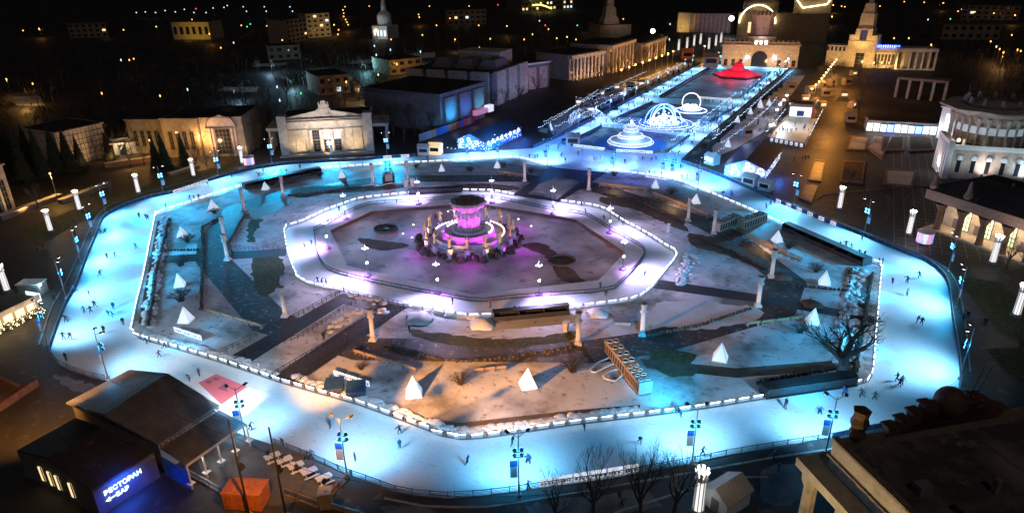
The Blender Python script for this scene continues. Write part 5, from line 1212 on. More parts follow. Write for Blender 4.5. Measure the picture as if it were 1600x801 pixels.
# restaurant hut
h0, h1 = at(240, 706, 4.4), at(143, 766, 4.4); g0, g1 = at(160, 667, 6.6), at(73, 714, 6.6); l0, l1 = at(118, 652, 4.4), at(26, 703, 4.4)
base = (h0+h1)/2; base.z = 0; t = thing('restaurant_hut', 'dark gabled hut with a glowing blue white RESTAURANT BAR sign in Russian', 'hut', base)
slab4((h1, h0, g0, g1), .25).build('right_slope', M['roofdk'], t, True); slab4((g1, g0, l0, l1), .25).build('left_slope', M['roofdk'], t, True)
m = corr(Vector((h1.x, h1.y, 4.1)), Vector((h0.x, h0.y, 4.1)), Vector((h0.x, h0.y, 0)), Vector((h1.x, h1.y, 0)), 30, .02); m.build('sign_wall', M['panelgrey'], t, True)
m = MB(); m.add([(h1.x, h1.y, 0), (h1.x, h1.y, 4.2), (g1.x, g1.y, 6.4), (l1.x, l1.y, 4.2), (l1.x, l1.y, 0)], [(0, 1, 2, 3, 4)]); m.add([(h0.x, h0.y, 0), (h0.x, h0.y, 4.2), (g0.x, g0.y, 6.4), (l0.x, l0.y, 4.2), (l0.x, l0.y, 0)], [(0, 1, 2, 3, 4)]); m.add([(l0.x, l0.y, 0), (l0.x, l0.y, 4.2), (l1.x, l1.y, 4.2), (l1.x, l1.y, 0)], [(0, 1, 2, 3)]); m.build('wall', M['panelgrey'], t, True)
u = (h1-l1); u.z = 0; u.normalize(); nr = Vector((u.y, -u.x, 0)); 
if nr.dot(h1-h0) < 0: nr = -nr
for f in (.3, .42, .52, .7):
    a = l1.lerp(h1, f); a.z = 0; c = a+nr*.08; o = MB().bar(c+Vector((0, 0, 1.1)), c+Vector((0, 0, 3.5)), .75, .1); o.build('window', M['litwarm'], t, True)
    o = MB().bar(c+nr*.06+u*.42+Vector((0, 0, 1.0)), c+nr*.06+u*.42+Vector((0, 0, 3.6)), .1, .12); o.build('window_frame', M['frame'], t, True)
M['signglow'] = emit('white_blue_neon', (.7, .84, 1.0), 2.0, False)
su = (h0-h1); su.z = 0; Ls = su.length; su.normalize(); sn = Vector((su.y, -su.x, 0))
if sn.dot(CAM-h0) < 0: sn = -sn
def text(s, size, pos, rotm, m, name, parent=None, ext=.04):
    c = bpy.data.curves.new(name, 'FONT'); c.body = s; c.size = size; c.extrude = ext; c.align_x = 'LEFT'; c.offset = .02
    o = bpy.data.objects.new(name, c); COL.objects.link(o); dg = bpy.context.evaluated_depsgraph_get(); me = bpy.data.meshes.new_from_object(o.evaluated_get(dg)); bpy.data.objects.remove(o)
    me.materials.clear(); me.materials.append(m); o = bpy.data.objects.new(name, me); COL.objects.link(o)
    M4 = Matrix.Translation(pos) @ rotm
    if parent is not None: o.parent = parent; M4 = MWD[parent.name].inverted() @ M4
    o.matrix_local = M4; return o
rm = Matrix((su, Vector((0, 0, 1)), sn)).transposed().to_4x4()
text('РЕСТОРАН', .98, h1+su*(Ls*.13)+sn*.2+Vector((0, 0, -1.75)), rm, M['signglow'], 'sign_lettering', t)
text('БАР', .92, h1+su*(Ls*.29)+sn*.2+Vector((0, 0, -2.95)), rm, M['signglow'], 'sign_lettering', t)
aw = MB(); ap = h1+su*(Ls*.12)+sn*.2+Vector((0, 0, -2.62)); aw.bar(ap+su*.5, ap+su*1.5, .2, .06); aw.add([tuple(ap), tuple(ap+su*.7+Vector((0, 0, .4))), tuple(ap+su*.7-Vector((0, 0, .4)))], [(0, 1, 2)]); aw.build('sign_arrow', M['signglow'], t, True)
spot(h1+su*(Ls*.4)+sn*2.6+Vector((0, 0, -.2)), h1+su*(Ls*.4)+Vector((0, 0, -2.4)), 3200, (.01, .1, 1), 130, .8, .4); spot(h1+su*(Ls*.3)+sn*1.0+Vector((0, 0, -.5)), h1+su*(Ls*.4)+sn*6+Vector((0, 0, -4.4)), 1800, (.01, .1, 1), 140, .8, .4)
# orange container, ticket box, gabled shed, booths
M['orangepaint'] = mat('orange_container_paint', (.62, .2, .06), .55, 0, .25, 1.2)
def crate(name, label, cat, p, rz, L, Wd, h, m, n, topm=None):
    t = thing(name, label, cat, p, rz); b = MB().b2(-L/2, -Wd/2, .1, L/2, Wd/2, h)
    for k in range(n):
        x = -L/2+L*(k+.5)/n; b.b2(x-.09, -Wd/2-.07, .2, x+.09, Wd/2+.07, h-.12)
    for k in range(max(2, n//2)):
        y = -Wd/2+Wd*(k+.5)/max(2, n//2); b.b2(-L/2-.07, y-.09, .2, L/2+.07, y+.09, h-.12)
    b.build('body', M[m], t); r = MB().b2(-L/2-.1, -Wd/2-.1, h, L/2+.1, Wd/2+.1, h+.12); r.b2(-L*.1, -Wd*.1, h+.12, L*.25, 0, h+.2); r.build('roof', M[topm or m], t); MB().b2(-L/2, -Wd/2+.1, 0, L/2, Wd/2-.1, .1).build('skid', M['dark'], t); return t
crate('shipping_container', 'orange ribbed container below the terrace', 'container', at(388, 785), R(22), 5.2, 3.0, 2.8, 'orangepaint', 18)
crate('ticket_box', 'small cream box in the orange light right of the container', 'booth', at(511, 790), R(35), 1.6, 1.6, 2.6, 'unitgrey', 4)
p = at(1134, 786); t = thing('gabled_shed', 'white gabled shed beside the lantern column at the bottom', 'shed', p, R(62)); MB().b2(-2.4, -1.9, 0, 2.4, 1.9, 2.6).build('wall', M['wht'], t)
for s in (-1, 1): 
    m = slab4([Vector((-2.7, s*2.2, 2.5)), Vector((2.7, s*2.2, 2.5)), Vector((2.7, 0, 4.0)), Vector((-2.7, 0, 4.0))], .12); m.build('roof_slope', M['unitgrey'], t)
m = MB()
for x in (-2.4, 2.4): m.add([(x, -1.9, 2.6), (x, 1.9, 2.6), (x, 0, 3.85)], [(0, 1, 2)])
m.build('gable', M['wht'], t); MB().b2(-2.46, -.6, 0, -2.41, .6, 2.1).build('door', M['panelgrey'], t)
# picnic tables on the terrace
src = None
for k, b in enumerate(((427, 718), (446, 724), (464, 733), (485, 742), (508, 752))):
    p = at(*b); lb = '%s white picnic table from the lamp post side of the terrace' % ordw(k)
    if src is None:
        src = thing('picnic_table', lb, 'picnic table', p, R(62), 'row of white picnic tables on the terrace')
        MB().b2(-1.1, -.45, .72, 1.1, .45, .8).build('table_top', M['boardwhite'], src)
        for s in (-1, 1): MB().b2(-1.1, s*.95-.17, .42, 1.1, s*.95+.17, .48).build('bench', M['boardwhite'], src)
        for x in (-.7, .7): g = MB().bar((x, -.85, 0), (x, -.2, .72), .1); g.bar((x, .85, 0), (x, .2, .72), .1); g.bar((x, -1, .4), (x, 1, .4), .08); g.build('trestle', M['wht'], src)
    else: copy_tree(src, p, R(62), lb)
# picket fences near the container and terrace
cloth_fence("548,745 522,770 512,785", 'rust railing from the lamp mast down to the cream box', 1.2, 'netting', rail='wood', group='railings of the terrace'); cloth_fence("445,772 497,792", 'low fence between the container and the cream box', 1.2, 'netting', rail='wood', group='railings of the terrace'); cloth_fence("293,740 355,775", 'dark railing below the canopy', 1.1, 'netting', group='railings of the terrace'); cloth_fence("512,792 570,810", 'amber lit board fence at the bottom', 1.0, 'unitgrey', group='railings of the terrace')
# red and white printed carpet on the ice before the canopy
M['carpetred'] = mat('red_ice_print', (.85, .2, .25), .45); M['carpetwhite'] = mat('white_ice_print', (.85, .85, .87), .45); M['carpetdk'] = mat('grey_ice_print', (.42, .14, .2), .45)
tag(MB().sheet(pts("288,596 318,579 424,617 384,650 345,634"), .062).build('ice_carpet', M['carpetwhite']), 'white painted patch on the ice under the red band before the canopy', 'carpet')
tag(MB().sheet(pts("310,598 338,584 386,604 346,632"), .068).build('ice_logo_band', M['carpetred']), 'red painted band with a dark triangle on the ice before the canopy', 'carpet')
tag(MB().sheet(pts("340,607 352,598 356,612"), .074).sheet(pts("320,597 326,593 333,596 327,600"), .074).sheet(pts("331,592 337,589 345,592 338,595"), .074).build('ice_logo_mark', M['carpetdk']), 'dark triangle and letter marks on the red ice band', 'painted mark')
spot(at(345, 610, 9), at(355, 612), 15000, (1, .93, .92), 60, .6)  # extra spot with no fixture above the ice, added to brighten the carpet
for s, lb in (("840,231 855,224 875,227 862,233", 'white patch on the ice at the mouth of the left alley lane'), ("1032,248 1040,242 1068,246 1058,254", 'white patch on the ice at the mouth of the right alley lane'), ("808,246 820,243 836,245 830,250", 'small white patch on the ice above the rear lit fence')): tag(MB().sheet(pts(s), .062).build('ice_patch', M['carpetwhite']), lb, 'painted patch')  # flat white sheets laid on the ice
# ================================================================ trees
def bare_tree_mesh(seed, h=12.0, spread=6.5, depth=5, trunk=.38, low=.28, lift=.35):
    rr = random.Random(seed); tr = MB(); cr = MB()
    def grow(p, d, L, r, k):
        e = p+d*L; n = 6 if k == 0 else (4 if k < 3 else 3)
        mid = p.lerp(e, .5)+Vector((rr.uniform(-1, 1), rr.uniform(-1, 1), 0))*L*.06
        m = tr if k == 0 else cr
        m.tube(p, mid, r, r*.86, n); m.tube(mid, e, r*.86, max(r*.72, .014), n)
        if k >= depth: return
        c = (5, 3, 3, 3, 3, 2)[k] if k < 6 else 2
        for i in range(c):
            a = 6.283*(i+rr.random()*.8)/c; up = rr.uniform(.25, .9) if k else rr.uniform(.5, 1.0)
            s = Vector((math.cos(a), math.sin(a), 0)); nd = (d*(.75 if k == 0 else 1.1)+s*rr.uniform(.5, .95)*(spread/h*1.6)*(1 if k == 0 else .75)+Vector((0, 0, lift*up))).normalized()
            q = p.lerp(e, rr.uniform(.55, 1.0)) if i else e
            grow(q, nd, L*rr.uniform(.58, .82), max(.013, r*rr.uniform(*((.4, .52) if k else (.46, .6)))), k+1)
    grow(Vector((0, 0, 0)), Vector((rr.uniform(-.05, .05), rr.uniform(-.05, .05), 1)), h*low, trunk, 0)
    z = max(v[2] for v in cr.v); k = h/z
    for m in (tr, cr): m.v = [(v[0]*k, v[1]*k, v[2]*k) for v in m.v]
    return tr, cr
TM = {}
def bare_tree(kind, b, h, label, rz=0.0, group='leafless trees'):
    p = at(*b)
    if kind not in TM:
        seed, hh, sp, dp, tk, lw, lf = {'oak': (5, 12, 9.5, 6, .6, .24, .14), 'lime': (9, 12, 5.5, 5, .3, .3, .5), 'lime2': (13, 12, 5.0, 5, .28, .34, .6), 'small': (21, 8, 4.2, 4, .2, .34, .4)}[kind]
        t = thing('bare_tree', label, 'tree', p, rz, group); tr, cr = bare_tree_mesh(seed, hh, sp, dp, tk, lw, lf)
        tr.build('trunk', M['bark'], t); cr.build('crown', M['twig'], t); TM[kind] = (t, hh); o = t
    else: o = copy_tree(TM[kind][0], p, rz, label)
    s = h/TM[kind][1]; o.scale = (s, s, s); return o
bare_tree('oak', (1313, 592), 13, 'big spreading leafless tree on the edge of the right lane, largest of all', .4)
bare_tree('lime', (927, 818), 11.5, 'left of the three leafless trees in front of the bottom fence', 0)
bare_tree('lime2', (1000, 822), 13.5, 'middle and tallest of the three leafless trees in front of the bottom fence', 1)
bare_tree('lime', (1052, 815), 12, 'right of the three leafless trees in front of the bottom fence', 2.2)
bare_tree('small', (868, 822), 8, 'thin leafless sapling left of the three trees at the bottom', 2.2)
bare_tree('small', (470, 236), 8, 'leafless tree before the left half of the white pavilion', 1)
bare_tree('small', (558, 231), 8, 'leafless tree before the right half of the white pavilion', 2)
for k, (b, h) in enumerate((((325, 268), 7), ((345, 262), 8), ((366, 256), 7), ((308, 262), 9), ((226, 258), 8), ((205, 262), 8), ((173, 308), 7), ((60, 325), 8), ((150, 318), 6))):
    bare_tree(('small', 'lime')[k % 2], b, h, '%s leafless tree from the right on the amber lit left verge' % ordw((0, 1, 2, 3, 4, 5, 6, 8, 7).index(k) if k < 9 else k), k*.8)
for k, (b, h) in enumerate((((1573, 420), 8), ((1598, 440), 9), ((1385, 345), 8), ((1402, 335), 9), ((1352, 330), 8), ((1325, 300), 8), ((1590, 555), 7), ((1560, 470), 6))):
    bare_tree(('lime', 'small', 'lime2')[k % 3], b, h, ('nearest the loggia arches', 'cut by the right edge before the loggia', 'lower of two on the dark square left of the loggia', 'upper of two on the dark square left of the loggia', 'behind the lantern column on the dark square', 'highest on the dark square', 'in the round bed at the right edge', 'beside the lantern column before the loggia')[k].join(('leafless tree ', '')), k*1.1)
for k, b in enumerate(((935, 128), (944, 126), (955, 121), (965, 117), (976, 112), (986, 108), (996, 104), (1008, 99), (1020, 94), (1030, 90))):
    bare_tree('small', b, 11, '%s leafless tree along the columned halls, counted from the near end' % ordw(k), k*.7)
for k, b in enumerate(((1372, 118), (1385, 120), (1366, 112), (1300, 112), (1290, 118), (1280, 124), (1340, 125), (1352, 140), (1345, 160), (1340, 185))):
    bare_tree('small', b, 9, '%s leafless tree on the verge of the amber road by the tower' % ordw(k), k*.9)
for k, b in enumerate(((598, 222), (615, 214), (632, 222), (648, 212), (662, 216), (640, 200), (612, 200), (590, 205), (676, 206), (700, 196), (770, 176), (790, 170), (812, 160), (838, 152))): bare_tree(('lime', 'small', 'lime2')[k % 3], b, 9.5+(k*7 % 4), '%s leafless tree from the left before the dark and pale museums' % ordw(k), k*1.7)
for k, b in enumerate(((415, 222), (405, 232), (395, 215), (600, 225), (425, 205), (280, 225), (255, 215), (225, 222), (190, 205), (140, 195), (60, 215), (330, 160), (380, 160), (520, 150), (560, 158), (450, 160))): bare_tree(('lime2', 'lime')[k % 2], b, 10+(k*5 % 4), '%s dim leafless tree behind or beside the left pavilions' % ordw(k), k*1.3)
# conifers
M['needles'] = mat('spruce_needles', (0.03, 0.045, 0.03), 0.9, 0, .5, 3); M['needlesblue'] = mat('snowy_spruce_needles', (0.06, 0.09, 0.08), 0.9, 0, .5, 3)
def conifer_mesh(seed, h, r, n):
    rr = random.Random(seed); m = MB()
    for k in range(n):
        f = rr.random()**1.25; z = h*(.08+.9*f); q = r*(1-f)**.85*rr.uniform(.75, 1.08)+.05; a = rr.uniform(0, 6.283); w = (.3+.5*(1-f))*r*.28
        c, s = math.cos(a), math.sin(a); tip = Vector((q*c, q*s, z-q*.38)); b0 = Vector((0, 0, z+.1*h*.2)); side = Vector((-s, c, 0))*w
        mid = b0.lerp(tip, .6)+Vector((0, 0, q*.06)); m.add([b0, mid+side, tip, mid-side], [(0, 1, 2), (0, 2, 3)])
    return m
CM = {}
def conifer(kind, b, h, label, group, z=0.0):
    p = at(*b, z)
    if kind not in CM:
        hh, r, n, mm = {'big': (18, 4.0, 900, 'needles'), 'fir': (4, 1.35, 260, 'needlesblue')}[kind]
        t = thing('spruce', label, 'tree', p, 0, group); MB().tube((0, 0, 0), (0, 0, hh*.9), hh*.018, .03, 6).build('trunk', M['bark'], t); conifer_mesh(3, hh, r, n).build('crown', M[mm], t); CM[kind] = (t, hh); o = t
    else: o = copy_tree(CM[kind][0], p, random.uniform(0, 6), label)
    s = h/CM[kind][1]; o.scale = (s, s, s)
for k, (b, h) in enumerate((((92, 270), 17), ((112, 268), 16), ((68, 276), 17), ((40, 285), 18), ((128, 262), 12), ((172, 250), 11), ((20, 268), 17), ((260, 262), 13), ((290, 258), 12), ((246, 262), 12), ((50, 262), 16))):
    conifer('big', b, h, 'dark spruce, %s on the left side' % ('in front of the scaffolding, left one', 'in front of the scaffolding, right one', 'left of the pair before the scaffolding', 'behind the street lamp', 'small, at the lower end of the scaffolding', 'between the scaffolding and the bright entrance', 'above the corner pavilion', 'middle of three before the dim hall', 'right of three before the dim hall', 'left of three before the dim hall', 'tall and half hidden above the street lamp')[k], 'dark spruces on the left')
for k, b in enumerate(((1108, 236), (1121, 222), (1143, 201), (1156, 190), (1162, 186), (1173, 174), (1180, 168), (1187, 161), (1196, 155), (1204, 149), (1212, 143), (1220, 137))): conifer('fir', b, 4.6, '%s little fir from the beer tent along the right alley lane' % ordw(k), 'little firs on the right of the alley')
for k, b in enumerate(((936, 178), (962, 172), (979, 158), (1010, 145), (1020, 136), (1029, 131), (1043, 126), (1052, 121), (1060, 117), (1067, 113), (1075, 109), (1083, 105), (905, 180), (858, 212), (852, 200))): conifer('fir', b, 4.6, '%s little fir of those left of the alley, counted outwards' % ordw(k), 'little firs on the left of the alley')
# ================================================================ the alley: light globes, tiered lights, red fountain, tents and stalls
M['lacewhite'] = emit('lace_lights', (.55, .72, 1), 5, False); M['blueline'] = emit('blue_light_rope', (.08, .2, 1), 5, False); M['cyanline'] = emit('cyan_light_rope', (.1, .8, 1), 5, False); M['whiteline'] = emit('white_light_rope', (1, .97, .95), 1.7, True); M['redglow'] = emit('red_glowing_stone', (1, .01, .06), .35, True, (.6, .1, .14))
def ring_pts(r, z, n=28, a0=0, a1=360, x=0, y=0): return [Vector((x+r*math.cos(R(a0+(a1-a0)*k/n)), y+r*math.sin(R(a0+(a1-a0)*k/n)), z)) for k in range(n+1)]
def arch_pts(r, ang, x=0, y=0, n=18): return [Vector((x+r*math.cos(math.pi*k/n)*math.cos(ang), y+r*math.cos(math.pi*k/n)*math.sin(ang), r*math.sin(math.pi*k/n)*1.1)) for k in range(n+1)]
p = at(1036, 194, .25); t = thing('light_globe', 'large globe of crossed blue and white light arches in the middle of the alley', 'light sculpture', p)
for k in range(4): MB().path(arch_pts(8.0, k*math.pi/4+.3), .14, 5).build('arch', M['blueline' if k != 1 else 'whiteline'], t)
MB().path(arch_pts(6, .9, -1, 3), .2, 5).build('inner_arch', M['cyanline'], t)
g = MB(); rr = random.Random(5)
for k in range(160): a = rr.uniform(0, 6.283); q = 6.5*rr.random()**.6; z = rr.uniform(.3, 6.5)*(1-q/9); g.box(q*math.cos(a), q*math.sin(a), z, .38, .38, .35, a)
tag(g.build('light_cluster', M['lacewhite'], t), kind='stuff')
for k, (r_, z, m) in enumerate(((7, .9, 'whiteline'), (10.5, .6, 'whiteline'), (13, .4, 'whiteline'), (9, 2, 'whiteline'))): MB().path(ring_pts(r_, z, 24, 150+k*25, 400+k*20), .085, 5).build('rope_ring', M[m], t)
MB().lathe([(11.5, .05), (11.5, .2), (.1, .25)], 28).build('plinth', M['bluecloth'], t)
for k in range(4): point(p+Vector((8*math.cos(k*1.57), 8*math.sin(k*1.57), 3.2)), 3500, (.04, .1, 1), .5)
p = at(1079, 174, .25); t = thing('light_hoop', 'tall standing hoop of white light behind the big globe', 'light sculpture', p); MB().path([Vector((4.3*math.cos(a), 0, 4.3+4.3*math.sin(a))) for a in [k*math.pi/14 for k in range(29)]], .22, 5).build('hoop', M['whiteline'], t)
g = MB()
for k in range(50): g.box(rr.uniform(-3, 3), rr.uniform(-2, 2), rr.uniform(.3, 3), .5, .5, .5)
tag(g.build('light_cluster', M['lacewhite'], t), kind='stuff')
for k, r_ in enumerate((5, 7.5)): MB().path(ring_pts(r_, .5+.8*(1-k), 22), .2, 5).build('rope_ring', M['whiteline'], t)
MB().lathe([(8, .05), (8, .2), (.1, .25)], 24).build('plinth', M['bluecloth'], t)
p = at(985, 224, .25); t = thing('tiered_light_fountain', 'tiered cone of white light rings on the first island', 'light sculpture', p)
for k, (r_, z) in enumerate(((9.0, .7), (8.2, 1.6), (5.2, 2.9), (4.6, 3.7), (3.0, 5.2), (2.4, 6.2), (1.4, 7.4))): MB().path(ring_pts(r_, z, 26), .09, 5).build('rope_ring', M['whiteline'], t)
MB().lathe([(8.6, .3), (8.0, 1.5), (5.0, 2.7), (4.4, 3.6), (2.8, 5), (1.3, 7.3), (.3, 8)], 26).build('frame', M['wht'], t); g = MB()
for k in range(9): g.box(0, 0, 8.1, .9, .25, .9, k*.7)
g.build('star', M['lacewhite'], t); MB().lathe([(14, .02), (14, .12), (.1, .14)], 30).build('plinth', M['bluecloth'], t); point(p+Vector((4, -7, 5)), 2200, (.15, .35, 1), .6)
# curtain of fairy lights across the alley
for nm, s, lb in (('light_curtain', "890,197 905,187 925,186 938,192 945,201", 'arched curtain of fairy lights over the left alley lane'), ('light_curtain', "945,201 990,204 1040,208 1082,214", 'straight curtain of fairy lights behind the tiered cone'), ('light_curtain', "1082,214 1092,206 1108,212 1122,218", 'curtain of fairy lights over the right alley lane')):
    P = pts(s); o0 = P[0]; t = thing(nm, lb, 'light curtain', o0, 0, 'curtains of fairy lights across the alley'); g = MB(); f = MB(); rr = random.Random(len(s))
    rel = [q-o0 for q in P]; f.path([q+Vector((0, 0, 5.2)) for q in rel], .07, 4)
    for q, d in along(rel, 1.1):
        f.tube((q.x, q.y, 0), (q.x, q.y, 5.2), .05, n=4)
        for j in range(6): g.box(q.x+rr.uniform(-.5, .5), q.y+rr.uniform(-.3, .3), rr.uniform(.8, 5.2), .13, .13, .13)
    f.build('frame', M['wht'], t); tag(g.build('fairy_lights', M['lacewhite'], t), kind='stuff')
def garland(s, label, h=4.2, n=2.2, sz=.16, m='lacewhite'):
    P = pts(s); o0 = P[0]; rel = [q-o0 for q in P]; t = thing('light_garland', label, 'light garland', o0, 0, 'garlands of small lights beside the alley'); f = MB(); g = MB(); rr = random.Random(len(label)); k = 0
    for q, d in along(rel, n):
        sag = .5*math.sin(k*.9)**2; g.box(q.x, q.y, h-sag, sz, sz, sz)
        if k % 5 == 0: f.tube((q.x, q.y, 0), (q.x, q.y, h+.1), .06, n=4)
        k += 1
    f.path([q+Vector((0, 0, h)) for q in rel], .03, 4); f.build('wire', M['dark'], t); tag(g.build('fairy_lights', M[m], t), kind='stuff')
garland("868,213 905,194 945,173 1000,144 1070,107", 'garland of lights along the outer side of the left alley lane'); garland("850,205 900,178 950,150 1010,122", 'garland of lights in the blue yard, inner line'); garland("842,215 880,192 915,166 935,152", 'garland of lights in the blue yard, middle line'); garland("900,165 930,168 965,160 985,148", 'garland of lights zigzagging by the market booths on the left')
garland("1112,234 1150,200 1190,163 1238,120", 'garland of lights along the outer side of the right alley lane'); garland("1125,240 1165,212 1195,186 1212,165", 'garland of lights on the pale lawn right of the alley'); garland("905,216 955,191 1015,161", 'garland of lights on the left island edge'); garland("1048,236 1100,196 1150,157", 'garland of lights on the right island edge'); garland("1195,222 1226,184", 'garland of lights left of the hockey rink'); garland("1262,228 1283,186", 'garland of lights right of the hockey rink')
garland("1095,262 1120,250 1132,244", 'garland of lights left of the beer tent', 3.5); garland("1352,203 1400,206 1460,210", 'garland of white bulbs over the exhibition row', 4.6, 1.4); garland("700,244 735,243 765,236 815,222", 'garland of lights before the blue tent', 3.2, 1.4)
# red fountain
p = at(1152, 120, .1); t = thing('red_fountain', 'red lit tiered stone flower fountain at the far end of the alley', 'fountain', p)
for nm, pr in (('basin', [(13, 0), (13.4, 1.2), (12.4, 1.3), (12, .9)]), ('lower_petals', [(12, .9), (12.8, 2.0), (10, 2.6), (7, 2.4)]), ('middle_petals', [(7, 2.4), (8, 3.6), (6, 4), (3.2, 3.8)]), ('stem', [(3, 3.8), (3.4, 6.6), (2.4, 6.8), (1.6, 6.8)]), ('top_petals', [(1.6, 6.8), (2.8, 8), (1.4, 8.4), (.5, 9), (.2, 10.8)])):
    MB().lathe(pr, 30, fl=lambda i: 1+.1*math.cos(i*2*math.pi/5)+.05*(i % 2)).build(nm, M['soil' if nm == 'basin' else 'redglow'], t)  # petals glow: part of the red light is put into the stone
point(p+Vector((0, -16, 7)), 2600, (1, .02, .08), .5); point(p+Vector((9, -9, 4.5)), 1500, (1, .03, .1), .4); point(p+Vector((-9, -9, 4.5)), 1500, (1, .03, .1), .4)
tag(MB().sheet(pts("1046,152 1098,124 1114,112 1190,117 1150,150 1136,155"), .27).build('fountain_pond', M['poolfloor']), kind='structure')
# gabled party tents with glowing ring ornaments
def party_tent(A, B, back, he, hr, label, wallm, roofm, rings, lights, ins):
    d = B-A; L = d.length; ang = math.atan2(d.y, d.x); t = thing('party_tent', label, 'tent', A, ang, 'gabled party tents beside the rink')
    D = back; m = MB().prism([(0, 0), (L, 0), (L, D), (0, D)], 0, he); m.add([(0, 0, he), (L, 0, he), (L/2, 0, hr)], [(0, 1, 2)]); m.build('wall', M[wallm], t)
    for s, x0 in ((-1, -.5), (1, L+.5)): slab4([Vector((x0, -.6, he-.1)), Vector((x0, D+.4, he-.1)), Vector((L/2, D+.4, hr+.1)), Vector((L/2, -.6, hr+.1))], .15).build('roof_slope', M[roofm], t)
    for x, z, r_, side in rings:
        q = MB(); c = [(x+r_*math.cos(k*math.pi/8), z+r_*math.sin(k*math.pi/8)) for k in range(17)]
        q.path([Vector((u, -.35, v)) if not side else Vector((L+.35, u, v)) for u, v in c], .16, 5); q.build('light_ring', M['whiteline'], t)
    for x, z, side in lights:
        (MB().b2(x-.35, -.12, z, x+.35, -.02, z+1.5) if not side else MB().b2(L+.02, x-.35, z, L+.12, x+.35, z+1.5)).build('lit_window', M['litwarm'], t)
    g = MB(); rr = random.Random(int(L*10))
    for k in range(90): g.box(rr.uniform(0, L), -.2, rr.uniform(.4, he), .13, .1, .13); g.box(L+.2, rr.uniform(0, D), rr.uniform(.4, he), .1, .13, .13)
    tag(g.build('fairy_lights', M['lacewhite'], t), kind='stuff')
    for q in ins: point(loc(t, *q), 1500, (.06, .2, 1), .4)
    return t, L, D
M['bluewall'] = mat('blue_tent_cloth', (.06, .16, .5), .6); M['bluewhite'] = mat('pale_tent_cloth', (.5, .5, .6), .6); M['roofblue'] = mat('dark_blue_roof', (.05, .06, .12), .5)
tb = at(758, 238); td = (at(814, 213)-tb); tl = td.length; td.normalize()
party_tent(tb+Vector((-td.y, td.x, 0))*12.5, tb, tl, 4, 6.6, 'long blue lit tent with glowing rings on the left of the rear rink', 'bluewall', 'roofblue', [(2.2, 3.6, .7, 0), (5.4, 4.4, .6, 0), (5.8, 3.2, .7, 0), (9, 3.4, .7, 0)]+[(2+3.4*k, 3.3, .6+.15*(k % 2), 1) for k in range(8)], [(1.2, .8, 0), (4.4, .8, 0), (7, .8, 0)], [(3, -4, 3), (9, -4, 3), (16, 6, 3), (17, 16, 3), (16, 25, 3)])
party_tent(at(1131, 275), at(1194, 283), 30, 3.8, 6.4, 'beer tent with a dark roof and glowing ring front right of the rink', 'bluewhite', 'roofblue', [(3, 3.4, .8, 0), (7.2, 4.9, .6, 0), (8.6, 3.6, .9, 0), (6.6, 3.2, .6, 0), (11.5, 3.2, .9, 0)], [(2.5+2.2*k, .7, 0) for k in range(5)], [(2, -4, 3), (7, -5, 3.4), (13, -4, 3), (17, 4, 3)])
# small booths: white box with pitched lid
BSRC = {}
def booth(b, rz, label, s=1.0, m='boardwhite', lit=None, group='small booths round the rinks'):
    key = (m, lit); p = at(*b)
    if key not in BSRC:
        t = thing('booth', label, 'booth', p, rz, group); MB().b2(-1.8, -1.4, 0, 1.8, 1.4, 2.5).build('wall', M[m], t); q = MB(); q.add([(-2.0, -1.6, 2.5), (2, -1.6, 2.5), (2, 1.6, 2.5), (-2, 1.6, 2.5), (-2.0, 0, 3.4), (2, 0, 3.4)], [(0, 1, 5, 4), (2, 3, 4, 5), (1, 2, 5), (3, 0, 4), (3, 2, 1, 0)]); q.build('roof', M['wht' if m == 'boardwhite' else m], t)
        MB().b2(-1.3, -1.48, 1.0, 1.3, -1.41, 2.1).build('counter_window', M[lit] if lit else M['glassdk'], t); BSRC[key] = t; o = t
    else: o = copy_tree(BSRC[key], p, rz, label)
    o.scale = (s, s, s); return o
M['yellowlit'] = emit('yellow_lit_booth', (1, .62, .05), .8, False)
booth((1172, 290), R(-20), 'white gabled booth below the beer tent, left one', 1.25); booth((1196, 297), R(-20), 'white gabled booth below the beer tent, right one', 1.1); booth((663, 241), R(20), 'whitish booth left of the yellow booth by the rear fence', 1.2); booth((681, 240), R(15), 'yellow glowing booth by the rear fence', 1.3, 'yellowlit'); booth((895, 227), R(20), 'grey glazed booth at the corner of the first island', 1.5, 'unitgrey', None); booth((1112, 256), R(-30), 'small lit booth at the right corner of the alley mouth', 1.2, 'boardwhite', 'litcool'); booth((1110, 104), R(15), 'pale blue site hut at the far left end of the alley', 2.6, 'unitgrey'); booth((1073, 92), R(20), 'orange lit kiosk by the last left lamp', 2.2, 'orangepaint')
k = 0
for s, where, lit in (("905,163 925,158 938,150 950,145 962,140 945,165 925,175 915,170 968,150 985,140 1000,134", 'left of the alley in the dark blue yard', 'litwarm'), ("1205,200 1165,212 1215,165 1236,140", 'right of the alley on the pale lawn', 'litcool'), ("1258,158 1265,146 1272,163 1290,150 1283,168 1297,133 1318,152 1322,132 1330,168 1328,190 1333,118 1283,138", 'on the amber road', 'litwarm')):
    for j, pp_ in enumerate(s.split()):
        booth([float(c) for c in pp_.split(',')], R(15+30*(j % 3)), '%s market booth %s' % (ordw(j), where), 1.0+.2*(j % 2), 'unitgrey', lit if j % 2 == 0 else None)
